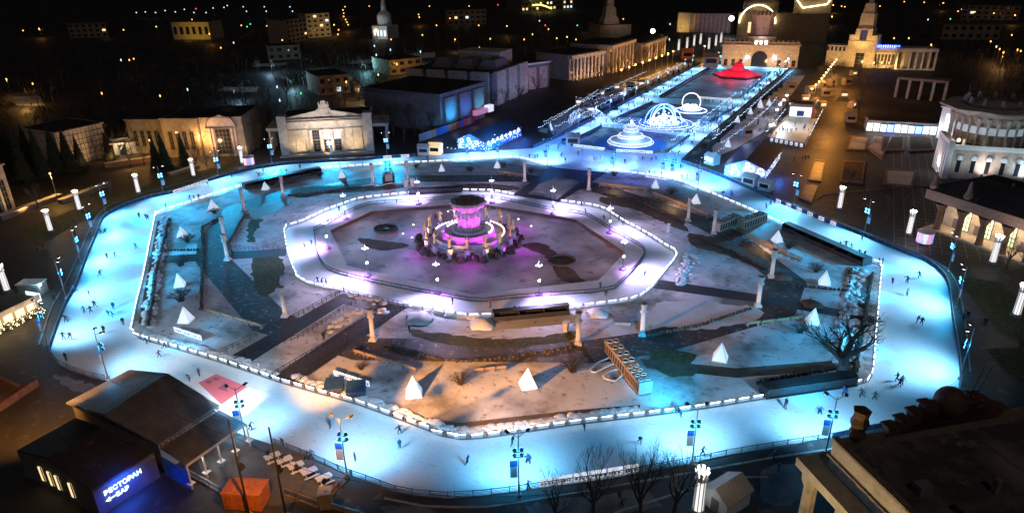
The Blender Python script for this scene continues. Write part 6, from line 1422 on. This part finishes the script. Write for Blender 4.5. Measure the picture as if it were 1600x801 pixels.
# small white cone tents
src = None
for j, (b, w) in enumerate((((1187, 168), 'fourth'), ((1172, 178), 'third'), ((1152, 191), 'second'), ((1137, 229), 'first'), ((1201, 164), 'fifth'), ((924, 173), 'near'), ((977, 149), 'far'), ((860, 203), 'lone'))):
    p = at(*b); lb = w+' glowing white cone '+('right of the alley' if j < 5 else 'left of the alley')
    if src is None: src = thing('light_cone', lb, 'light cone', p, 0, 'glowing white cones beside the alley'); MB().lathe([(1.7, .1), (.9, 2.2), (.05, 4.2)], 8).build('cloth', M['pyr'], src); MB().lathe([(1.8, 0), (1.8, .12), (1.6, .14)], 12).build('base', M['wht'], src)
    else: copy_tree(src, p, 0, lb, scale=.75)
# hockey rink and stage
P = pts("1198,218 1258,229 1279,186 1230,183"); tag(MB().sheet(P, .05).build('hockey_ice', M['ice']), kind='structure')
cloth_fence("1198,218 1258,229", 'near boards of the small hockey rink, blue and white', 1.2, 'bannerblue', group='boards of the hockey rink'); cloth_fence("1258,229 1279,186", 'right boards of the small hockey rink', 1.2, 'boardwhite', group='boards of the hockey rink'); cloth_fence("1198,218 1230,183", 'left boards of the small hockey rink', 1.2, 'boardwhite', group='boards of the hockey rink')
boards("1202,220.5 1256,230.5", 7, '%s board from the left on the hockey rink front', 'boards on the hockey rink front', 1.4, .05, .2, .55)
A, B = at(1231, 183), at(1268, 185); t, L = hall('stage', 'dark roofed stage with a bright white back wall and red side banner', A, B, 8, 5.6, 'panelgrey', 'stage', corn=.6); MB().b2(.4, -.3, .4, L-.4, -.05, 4.8).build('screen', M['coolstrip'], t); MB().b2(L+.1, -1.6, 0, L+.6, 0, 5.2).build('side_banner', M['ink_red'], t); MB().b2(L*.35, -.5, .8, L*.65, -.32, 3.2).build('emblem', M['bannerblue'], t)
for k, b in enumerate(((1208, 205), (1213, 196), (1219, 188), (1224, 180))):
    p = at(*b); t = thing('floodlight_pole', '%s slim pole with bright head beside the hockey rink' % ordw(k), 'lamp post', p, 0, 'slim poles beside the hockey rink'); MB().tube((0, 0, 0), (0, 0, 9), .12, .08).build('pole', M['steel'], t); MB().box(.3, 0, 8.8, .9, .6, .4).build('lens', M['whiteglow'], t)
    spot(p+Vector((1, -.5, 8.6)), at(1242, 205)+Vector((k*2-3, 8-5*k, 0)), 3400, (.92, .96, 1), 120, 1)
# long coloured hoarding before the museum
A, B = at(655, 222), at(742, 192); d = B-A; t = thing('long_hoarding', 'long faintly coloured hoarding running up to a pink sign before the dark museum', 'hoarding', (A.x, A.y, 0), math.atan2(d.y, d.x)); L = d.length
rr = random.Random(2); cols = ['ink_grey', 'bannerblue', 'wood', 'panelgrey', 'ink_red', 'bluecloth']
for k in range(14): MB().b2(L*k/14+.05, -.1, .1, L*(k+1)/14-.05, .1, 3.2).build('panel', M[cols[rr.randrange(6)]], t)
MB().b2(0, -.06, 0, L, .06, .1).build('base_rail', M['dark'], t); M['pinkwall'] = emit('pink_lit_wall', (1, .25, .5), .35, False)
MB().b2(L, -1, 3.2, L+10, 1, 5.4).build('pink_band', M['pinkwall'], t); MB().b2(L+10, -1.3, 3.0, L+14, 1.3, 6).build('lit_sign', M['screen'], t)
for k in range(3): point(loc(t, L*(k+.5)/3, -4, 3), 250, (.35, .4, 1), .3)
for q in ((870, 210), (895, 198), (915, 180), (940, 168), (965, 152), (850, 220), (990, 142)): point(at(*q, 5), 2600, (.08, .25, 1), .4)  # blue fill points without fixtures, added to tint the left yard
for q in ((1130, 228), (1160, 205), (1185, 185), (1200, 165), (1215, 150)): point(at(*q, 6), 700, (.45, .6, 1), .4)
for q, e in (((985, 236), 2500), ((925, 224), 1800), ((1045, 228), 1800), ((1010, 178), 2500), ((1080, 190), 2500), ((1110, 172), 1800)): point(at(*q, 5), e, (.03, .16, 1), .4)  # more blue fill points, added to tint the islands
# masts of the alley lanes, with extra ones added between to brighten the ice
AM = []
for k in range(11):
    q = at(903, 203).lerp(at(1080, 108), k/10); AM.append(((q.x, q.y), 1, 'left lane, '+ordw(k)))
for k in range(11):
    q = at(1083, 234).lerp(at(1226, 115), k/10); AM.append(((q.x, q.y), -1, 'right lane, '+ordw(k)))
def unproj(p):
    d = Vector(p)-CAM; z = d.dot(FW); return (800+F*d.dot(RT)/z, 400.5-F*d.dot(UP)/z)
AM = [(unproj((x, y, 0)), unproj((x+6*s_, y, 0)), lb) for (x, y), s_, lb in AM]
for j, (b, f, lb) in enumerate(AM+[
        ((1167, 104), (1160, 112), 'far end, left'), ((1209, 105), (1200, 113), 'far end, right'), ((1230, 107), (1215, 115), 'far end corner'), ((1124, 102), (1125, 110), 'far end by the blue hut')]):
    p, d, h = mast(b, 8.5, f, 'blue glowing mast of the alley, '+lb)
    spot(p+Vector((0, 0, 8.4))+d*.8, p+d*5, 11000, (.32, .66, 1), 125, 1); spot(p+Vector((0, 0, 6.5))+d*.8, p+d*14, 7000, CY, 90, 1)
for b in ((925, 232), (985, 243), (1030, 246)): spot(at(*b, 11), at(*b), 5500, (.2, .14, 1), 120, 1)
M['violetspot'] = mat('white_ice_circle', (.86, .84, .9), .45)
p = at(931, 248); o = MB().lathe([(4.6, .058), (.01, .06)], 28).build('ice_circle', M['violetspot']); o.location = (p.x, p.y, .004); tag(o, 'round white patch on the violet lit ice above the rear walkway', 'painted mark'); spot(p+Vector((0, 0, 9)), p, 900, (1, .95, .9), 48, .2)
# ================================================================ street lamps and the sleeping city behind
def lamp_things(items, z, rad, label, group, e, cl, m, name='street_lamp', pole=True, powr=0, every=1):
    src = None
    for k, b in enumerate(items):
        q = at(b[0], b[1], z); p = Vector((q.x, q.y, 0)); s = px_scale(q); lb = label % ordw(k) if '%' in label else label
        if src is None:
            src = thing(name, lb, 'street lamp', p, 0, group)
            if pole: MB().tube((0, 0, 0), (0, 0, z-.1), .12, .08, 6).build('pole', M['steel'], src)
            MB().ball((0, 0, z), rad*s, 8, 6).build('lamp_head', m, src); s0 = s
        else:
            o = copy_tree(src, p, 0, lb)
            for c in o.children:
                if c.name.startswith('lamp_head'): c.scale = (s/s0, s/s0, 1); 
        if powr and k % every == 0: point(q+Vector((0, 0, .2)) if not pole else q-Vector((0, 0, 1.0)), powr, cl, .4)
M['sodium'] = emit('sodium_lamp', (1, .42, .08), 3.5, False); M['sodiumhot'] = emit('hot_sodium_lamp', (1, .5, .13), 5, False)
LA = [(971, 109), (983, 105), (993, 101), (1004, 97.5), (1015, 94), (1025, 90.5), (1034.5, 87), (1044, 84), (1052, 80.5)]
RA = [(1269, 139), (1275, 132.5), (1280, 127.5), (1284, 122.5), (1287.5, 118), (1291, 113.5), (1294.5, 109), (1298, 104.5), (1301, 100.5), (1304, 97), (1307, 93.5)]
lamp_things(LA, 8, 1.5, '%s amber street lamp from the near end, along the columned halls', 'amber street lamps left of the alley', 0, (1, .45, .1), M['sodiumhot'], powr=2600)
lamp_things(RA, 8, 1.5, '%s amber street lamp from the near end, along the amber road', 'amber street lamps on the amber road', 0, (1, .45, .1), M['sodiumhot'], powr=2600)
for b, e in (((1300, 175), 11000), ((1288, 205), 7000), ((1318, 140), 7000), ((1325, 115), 6000)): point(at(*b, 9), e, (1, .38, .06), .5)
lamp_things([(78, 271), (310, 212), (234, 219), (1101, 72)], 9, 1.5, '%s lone amber lamp from the left edge among the pavilions', 'lone amber lamps', 0, (1, .5, .12), M['sodiumhot'], powr=4500)
FARA = "61,45 36,48 193,47 244,42 327,53 345,75 202,94 209,92 10,124 51,131 159,146 291,34 300,31 377,40 417,41 441,63 522,39 529,47 528,54 583,42 587,46 611,62 671,10 654,23 655,27 660,55 682,40 703,29 711,62 748,40 766,61 749,75 792,41 733,10 577,10 591,117 541,128 819,62 832,54 857,46 924,37 932,47 974,30 870,60 886,58 956,15 1413,3 1444,4 1474,5 1497,18 1503,15 1523,19 1525,11 1535,15 1553,21 1572,17 1586,24 1581,9 1375,10 1548,65 1557,73 1562,77 1568,82 1581,55 1590,78 1595,80 1397,60 1292,30 1300,26 1283,19 1290,16 1295,12 1302,8 1315,10 1320,11 539,11 536,16 537,21 537,26 540,31 542,35 544,39 250,150 845,85 620,100 900,62 1345,45 1420,60 1455,70 1330,60"
lamp_things([tuple(float(c) for c in t.split(',')) for t in FARA.split()], 9, .95, 'tiny amber street lamp glowing far off among the dark trees behind the rinks', 'amber street lamps of the dark city behind', 0, (1, .45, .1), M['sodium'], powr=900, every=4)
M['coldlamp'] = emit('cold_lamp', (.5, .85, 1), 2.0, False); M['greenlamp'] = emit('green_lamp', (.1, 1, .35), 1.6, False); M['redlamp'] = emit('red_lamp', (1, .06, .12), 2, False); M['starflood'] = emit('hot_floodlight', (.85, .93, 1), 40, False)
lamp_things([tuple(float(c) for c in t.split(',')) for t in "213,20 227,19 243,20 258,17 274,19 288,15 303,20 322,20 333,13 350,12 355,9 380,11 385,18 413,11 416,18 453,11 457,18 484,29 465,33 489,29 590,30 365,67 189,94 293,140 585,72 588,86 433,136 437,157 1098,33 1047,38 1046,62 657,81 1450,31 1530,42 610,78 600,92 1034,57 843,33".split()], 8, .85, 'tiny cold white lamp glowing far off in the dark city behind the rinks', 'cold white lamps of the dark city behind', 0, (.6, .9, 1), M['coldlamp'])
lamp_things([(391, 38), (386, 42), (470, 146), (902, 40), (1512, 42), (1485, 30)], 7, 1.0, 'tiny green light far off in the dark city', 'green lights of the dark city', 0, (.2, 1, .4), M['greenlamp']); lamp_things([(306, 14), (852, 40), (778, 8), (1504, 45), (1519, 47)], 7, 1.0, 'tiny red light far off in the dark city', 'red lights of the dark city', 0, (1, .1, .1), M['redlamp'])
lamp_things([(1020, 49)], 14, 3.2, 'glaring blue white floodlight behind the columned halls', 'glaring floodlights', 0, (.7, .85, 1), M['starflood'], 'floodlight_mast', True, 16000); lamp_things([(1143, 29)], 16, 3.6, 'glaring warm white floodlight left of the glowing arch', 'glaring floodlights', 0, (1, .9, .7), M['starflood'], 'floodlight_mast', True, 20000)
# glow from snow lit by cold lamps between the trees
for b, e, c in (((455, 122), 5000, (.4, .8, 1)), ((420, 100), 4000, (.4, .7, 1)), ((570, 98), 5000, (.3, .8, .9)), ((500, 96), 3000, (.4, .8, .9)), ((35, 150), 3500, (1, .5, .12)), ((370, 140), 2500, (.4, .7, 1)), ((660, 88), 3000, (.4, .8, .9)), ((640, 105), 2600, (1, .5, .12)), ((560, 140), 2000, (1, .6, .3)), ((1480, 50), 5000, (.5, .4, .9)), ((1565, 90), 3000, (1, .5, .15)), ((1250, 52), 6000, (1, .6, .5))): point(at(*b, 6), e, c, .6)
for nm, s in (('snow_field', "395,105 445,102 450,98 400,100"), ('snow_field', "505,124 550,126 552,120 515,119"), ('snow_field', "540,100 595,99 596,92 560,94"), ('snow_field', "340,142 400,144 405,136 350,136"), ('snow_field', "25,165 70,165 62,150 20,152"), ('snow_field', "640,92 680,90 680,82 645,84")): zone(nm, s, .02, 'snow_clean')
# lawns on both verges, road strips
for nm, s, m in (('verge_lawn', "60,385 130,345 225,308 330,276 380,262 360,255 240,285 120,325 30,360", 'grass'), ('verge_lawn', "1420,420 1560,440 1600,470 1600,540 1560,520 1500,440", 'grass'), ('amber_road', "1235,225 1285,235 1330,185 1345,110 1310,108 1262,170", 'pave'), ('verge_lawn', "1540,545 1600,540 1600,600 1570,580", 'grass'), ('alley_lawn', "1110,232 1190,160 1238,118 1258,118 1225,165 1196,205 1150,232 1120,245", 'snow_clean'), ('alley_lawn', "868,212 935,172 1000,138 1085,100 1065,98 960,140 890,170 840,205", 'snow_clean')): zone(nm, s, .014, m)
# far blocks of flats, church, hangars
def far_block(a, b, D, h, label, m, e=0, c=(1, .6, .25), lit=0, nz=4, seed=1):
    A, B = at(*a), at(*b); t, L = hall('far_block', label, A, B, D, h, m, group='far dark buildings'); rr = random.Random(seed); n = max(4, int(L/6))
    for k in range(n):
        for j in range(nz):
            l = rr.random() < lit; o = MB().b2(L*(k+.25)/n, -.15, h*(j+.3)/nz, L*(k+.75)/n, -.02, h*(j+.75)/nz).build('window', M[rr.choice(('litwarm', 'litwarm', 'litcool'))] if l else M['glassdk'], t)
    if e: wash(loc(t, L*.7, -25, 4), loc(t, L*.65, 0, h*.4), e, c, 110)
    return t
far_block((482, 60), (518, 57), 20, 22, 'far apartment block lit amber from the street', 'plaster', 7000, (1, .6, .2), .08, 5); far_block((450, 68), (482, 62), 20, 20, 'dim far apartment block left of the amber lit one', 'plasterdk', 1500, (1, .6, .3), .03, 5, 2)
far_block((272, 62), (330, 62), 25, 16, 'far hangar lit orange and green by a lamp on its corner', 'plaster', 9000, (1, .55, .05), 0, 1, 3); far_block((815, 19), (900, 14), 40, 20, 'far glass hall with cyan lit floors and a yellow curve on its roof', 'panelgrey', 0, (1, 1, 1), .35, 3, 4)
far_block((610, 118), (660, 112), 24, 9, 'dim amber lit house behind the dark museum', 'plasterdk', 900, (1, .5, .15), .03, 2, 5); far_block((500, 150), (548, 145), 26, 10, 'low dark house with amber lit windows behind the white pavilion', 'plasterdk', 500, (1, .6, .25), .1, 2, 6)
far_block((1232, 42), (1276, 40), 20, 9, 'far pavilion with a blue glowing band, below the light garlands', 'bluewall', 6000, (.1, .2, 1), .3, 1, 7); far_block((1470, 62), (1560, 62), 25, 12, 'dark far house with two bright windows on the right', 'plasterdk', 0, (1, 1, 1), .06, 2, 8); far_block((1500, 30), (1590, 32), 25, 14, 'faint far house at the top right', 'plasterdk', 500, (1, .6, .4), .03, 3, 9); far_block((60, 240), (66, 236), 4, 3, 'tiny dark hut behind the left spruces', 'plasterdk', 0, (1, 1, 1), 0, 1, 10)
far_block((420, 95), (470, 92), 20, 10, 'dark far house with a cold lamp between snowy yards', 'plasterdk', 500, (.5, .8, 1), .03, 2, 11); far_block((700, 40), (760, 38), 20, 16, 'dark far house below the top edge', 'plasterdk', 300, (1, .6, .4), .02, 3, 12); far_block((110, 60), (170, 58), 22, 14, 'dark far house on the upper left', 'plasterdk', 200, (1, .6, .4), .02, 3, 13)
p = at(603, 60); t = thing('church', 'small floodlit white church with a pointed spire far off', 'church', p); s = 1.0
MB().box(0, 0, 0, 18, 18, 12).build('wall', M['wht'], t); MB().lathe([(7, 12), (7, 20), (6.4, 22), (3, 25), (2.4, 26), (2.4, 30), (.2, 42)], 12).build('spire', M['wht'], t)
for k in range(4): MB().box(-6+4*k, -9.1, 3, 1.8, .2, 5).build('window', M['litcool'], t)
wash(p+Vector((6, -26, 3)), p+Vector((0, 0, 12)), 5000, (.9, .95, 1), 90); wash(p+Vector((-10, -22, 14)), p+Vector((0, 0, 28)), 2500, (.95, .9, .85), 70)
M['yellowarc'] = emit('yellow_light_arc', (1, .75, .1), 5, False); p = at(840, 13.5, 4); o = MB().path([Vector((-22+4*k, 0, 5*math.sin(k*math.pi/11))) for k in range(12)], .8, 5).build('light_arc', M['yellowarc']); o.location = p; tag(o, 'yellow glowing curved line over the far glass hall', 'light arc')
# dim woodland between everything: one mass nobody could count
rr = random.Random(77); w = MB()
def in_clear(x, y):
    return (-135 < x < 150 and y < 130) or (-85 < x < 130 and y < 400) or y < -20
kk = 0
while kk < 1500:
    u, v = rr.uniform(-60, 1660), rr.uniform(-3, 250)
    q = at(u, v)
    if in_clear(q.x, q.y) or q.y > 1250: continue
    if v > 30 and rr.random() < .35: continue
    kk += 1; h = rr.uniform(7, 13); R_ = h*.33; w.tube((q.x, q.y, 0), (q.x, q.y, h*.55), .22, .1, 3)
    for j in range(26):
        a = rr.uniform(0, 6.283); b = R_*rr.random()**.5; z = h*rr.uniform(.35, 1)*(1-.25*(b/R_)**2); s = rr.uniform(.5, 1.1); c = Vector((q.x+b*math.cos(a), q.y+b*math.sin(a), z))
        e = Vector((rr.uniform(-1, 1), rr.uniform(-1, 1), rr.uniform(.2, 1.4)))*s*1.3; f = Vector((rr.uniform(-1, 1), rr.uniform(-1, 1), rr.uniform(-.3, .5)))*s*.35
        w.add([c-e, c+f, c+e], [(0, 1, 2)])
M['woods'] = mat('bare_woodland', (.15, .125, .11), .95, 0, .4, .2); tag(w.build('woodland', M['woods']), kind='stuff')
# ================================================================ people
def person_mesh(lean, stride, arms, name):
    J = [(0, 0, .95), (0, lean*.5, 1.2), (0, lean, 1.42), (0, lean*1.15, 1.53), (0, lean*1.3+.02, 1.62), (0, lean*1.35+.02, 1.72)]
    Rr = [.15, .155, .165, .06, .1, .085]; E = [(0, 1), (1, 2), (2, 3), (3, 4), (4, 5)]
    for s, (kx, ky, fx, fy, fz) in zip((-1, 1), stride):
        k = len(J); J += [(s*.1, 0, .88), (s*kx, ky, .5), (s*fx, fy, .1+fz), (s*fx*1.05, fy+.13, .05+fz)]; Rr += [.11, .085, .065, .055]; E += [(0, k), (k, k+1), (k+1, k+2), (k+2, k+3)]
    for s, (ex, ey, ez, hx, hy, hz) in zip((-1, 1), arms):
        k = len(J); J += [(s*.2, lean, 1.4), (s*ex, lean+ey, ez), (s*hx, lean+hy, hz), (s*hx, lean+hy*1.1+.03, hz-.08)]; Rr += [.085, .07, .055, .04]; E += [(2, k), (k, k+1), (k+1, k+2), (k+2, k+3)]
    me = skin_body(J, E, Rr, name); return me
ST = {'stand': ((.11, .02, .11, 0, 0), (.11, .02, .11, 0, 0)), 'glide': ((.14, .18, .12, .05, 0), (.2, -.1, .42, -.42, .12)), 'step': ((.12, .2, .12, .22, 0), (.12, -.05, .12, -.3, .06)), 'wide': ((.2, .12, .26, .02, 0), (.2, .12, .26, .02, 0))}
AR = {'down': ((.27, .0, 1.12, .26, .1, .86),)*2, 'out': ((.42, .02, 1.25, .66, .08, 1.12),)*2, 'swing': ((.3, .2, 1.15, .2, .42, 1.12), (.32, -.2, 1.15, .36, -.4, 1.0)), 'back': ((.28, -.14, 1.12, .1, -.2, .95),)*2}
COMB = [('stand', 'down', .02), ('glide', 'swing', .22), ('step', 'swing', .08), ('wide', 'out', .14), ('glide', 'back', .26), ('stand', 'back', .05)]
M['skin'] = mat('skin', (.5, .32, .25), .6); M['trousers'] = mat('dark_trousers', (.025, .028, .04), .8); M['boots'] = mat('dark_boots', (.02, .02, .02), .5)
JK = {'black': (.02, .02, .025), 'navy': (.02, .035, .09), 'dark red': (.3, .02, .03), 'grey': (.12, .12, .13), 'blue': (.03, .12, .35), 'white': (.6, .6, .62), 'lime green': (.35, .6, .05), 'orange': (.6, .2, .04)}
for k, c in JK.items(): M['jk_'+k] = mat(k.replace(' ', '_')+'_jacket', c, .8)
PB = [person_mesh(l, ST[a], AR[b], 'person') for a, b, l in COMB]
PC = {}
def person(b, jk, pose, rz, label, group, z=.05):
    key = (jk, pose)
    if key not in PC:
        me = PB[pose].copy(); me.materials.clear()
        for q in ('jk_'+jk, 'trousers', 'boots', 'skin', 'jk_'+('grey' if jk != 'grey' else 'black')): me.materials.append(M[q])
        for p in me.polygons:
            c = p.center; p.material_index = 0 if c.z > .9 else (1 if c.z > .14 else 2)
            if c.z > 1.53: p.material_index = 3 if (c.z < 1.68 and c.y > 0) else 4
        PC[key] = me
    o = bpy.data.objects.new('person', PC[key]); COL.objects.link(o); o.location = at(*b, z); o.rotation_euler = (0, 0, rz); s = random.uniform(.98, 1.12); o.scale = (s, s, s)
    return tag(o, label, 'person', group)
ACT = ('standing', 'pushing off', 'striding', 'arms spread', 'leaning forward', 'hands behind')
rp = random.Random(31)
def crowd(s, where, group, z=.05, jks=('black', 'black', 'navy', 'grey', 'navy', 'black', 'blue'), poses=(0, 1, 2, 3, 4, 1, 2), same=None):
    for k, t in enumerate(s.split()):
        f = t.split(':'); b = [float(c) for c in f[0].split(',')]; jk = f[1].replace('_', ' ') if len(f) > 1 else rp.choice(jks); po = rp.choice(poses)
        person(b, jk, po, rp.uniform(0, 6.283), same or '%s jacket, %s, %s' % (jk, ACT[po], where % ordw(k)), group, z)
crowd("100,531 111,530 104,563 163,520 193,507 171,494 177,495 178,483 133,489 143,489 149,481 104,503 140,463 118,456 157,431 168,404 181,402 213,389 158,365 165,365", '%s person up the left lane from its corner', 'skaters on the left lane')
crowd("218,340 229,343 232,344 259,326 297,312 304,311.5 311,311 325,291 363,279 403,275 405,276 412,270 440,271 448,271 469,264 530,257 668,250", '%s person from the left on the upper left lane', 'skaters on the upper left lane')
crowd("230,537 258,544 249,558:dark_red 297,595:navy 312,587 392,672 443,696 516,668 479,718 487,717 555,719:blue 625,678 625,700:blue 730,724:blue 800,695", '%s person along the lower left diagonal', 'skaters on the lower left diagonal')
crowd("825,724:blue 826,764 913,672 1000,693 1064,651 1054,644 1097,711 1204,617 1211,616 1226,637 1260,607:lime_green 1281,647:blue 1318,619 1345,621 1366,624 1405,603 1401,595", '%s person along the lower right diagonal', 'skaters on the lower right diagonal')
crowd("1408,601:white 1432,504 1439,507 1416,462:white 1394,444 1417,442 1436,434 1373,413:orange 1378,412", '%s person up the right lane', 'skaters on the right lane')
crowd("1349,402 1341,400 1330,389 1321,386 1313,386 1346,376 1210,318 1204,321 1197,326 1143,306 1129,306 1073,280 1065,279:orange 1063,263", '%s person up the right diagonal', 'skaters on the upper right diagonal')
crowd("827,247 836,248 840,247 872,234 877,245 883,253 903,243 909,238 928,250 932,252 938,249 976,256 1004,251 1018,252 1025,251 1060,242 850,240 945,238 1014,274 1022,275 1033,275", '%s person from the left on the violet ice', 'skaters on the rear rink')
crowd("477,388 487,383 497,443 503,443 510,446 680,342 707,476 766,481:dark_red 803,489 812,488 938,450 946,463 1006,434 972,353 967,346 954,350 944,344 915,334 909,323 620,319 530,330", '%s person round the fountain ring', 'skaters on the fountain ring')
crowd("1215,737 1208,717 968,778 971,792 327,741 321,720 420,716 442,722 465,739 508,760 1505,500 1511,497 1253,251 1258,250 1263,249 1240,252 60,392:dark_red 68,388:dark_red 506,530 541,534 86,470 115,362 118,366 640,520 1538,508", '%s person on foot off the ice', 'people walking outside the ice', 0.0, poses=(0, 2, 5))
def lane(a, b, w, n, same, group):
    A, B = at(*a, .05), at(*b, .05); d = (B-A).normalized(); nn = Vector((-d.y, d.x, 0))
    for k in range(n):
        q = A.lerp(B, rp.random())+nn*rp.uniform(-w, w); jk = rp.choice(('black', 'navy', 'black', 'grey')); po = rp.randrange(6)
        o = person((800, 400), jk, po, rp.uniform(0, 6.28), same, group); o.location = q
lane((925, 200), (1090, 113), 3.2, 42, 'tiny dark skater in the scattered file on the left alley lane', 'tiny skaters on the left alley lane'); lane((1075, 232), (1222, 112), 4.2, 105, 'tiny dark skater in the crowd on the right alley lane', 'tiny skaters on the right alley lane')
lane((1222, 200), (1255, 208), 16, 22, 'tiny player or watcher on the small hockey rink', 'people on the hockey rink'); lane((1080, 158), (1145, 163), 2, 10, 'tiny skater crossing between the two alley lanes', 'tiny skaters crossing the alley'); lane((1160, 215), (1230, 150), 5, 26, 'tiny visitor walking among the firs right of the alley', 'visitors right of the alley'); lane((850, 210), (960, 155), 6, 20, 'tiny visitor walking in the blue yard left of the alley', 'visitors left of the alley')
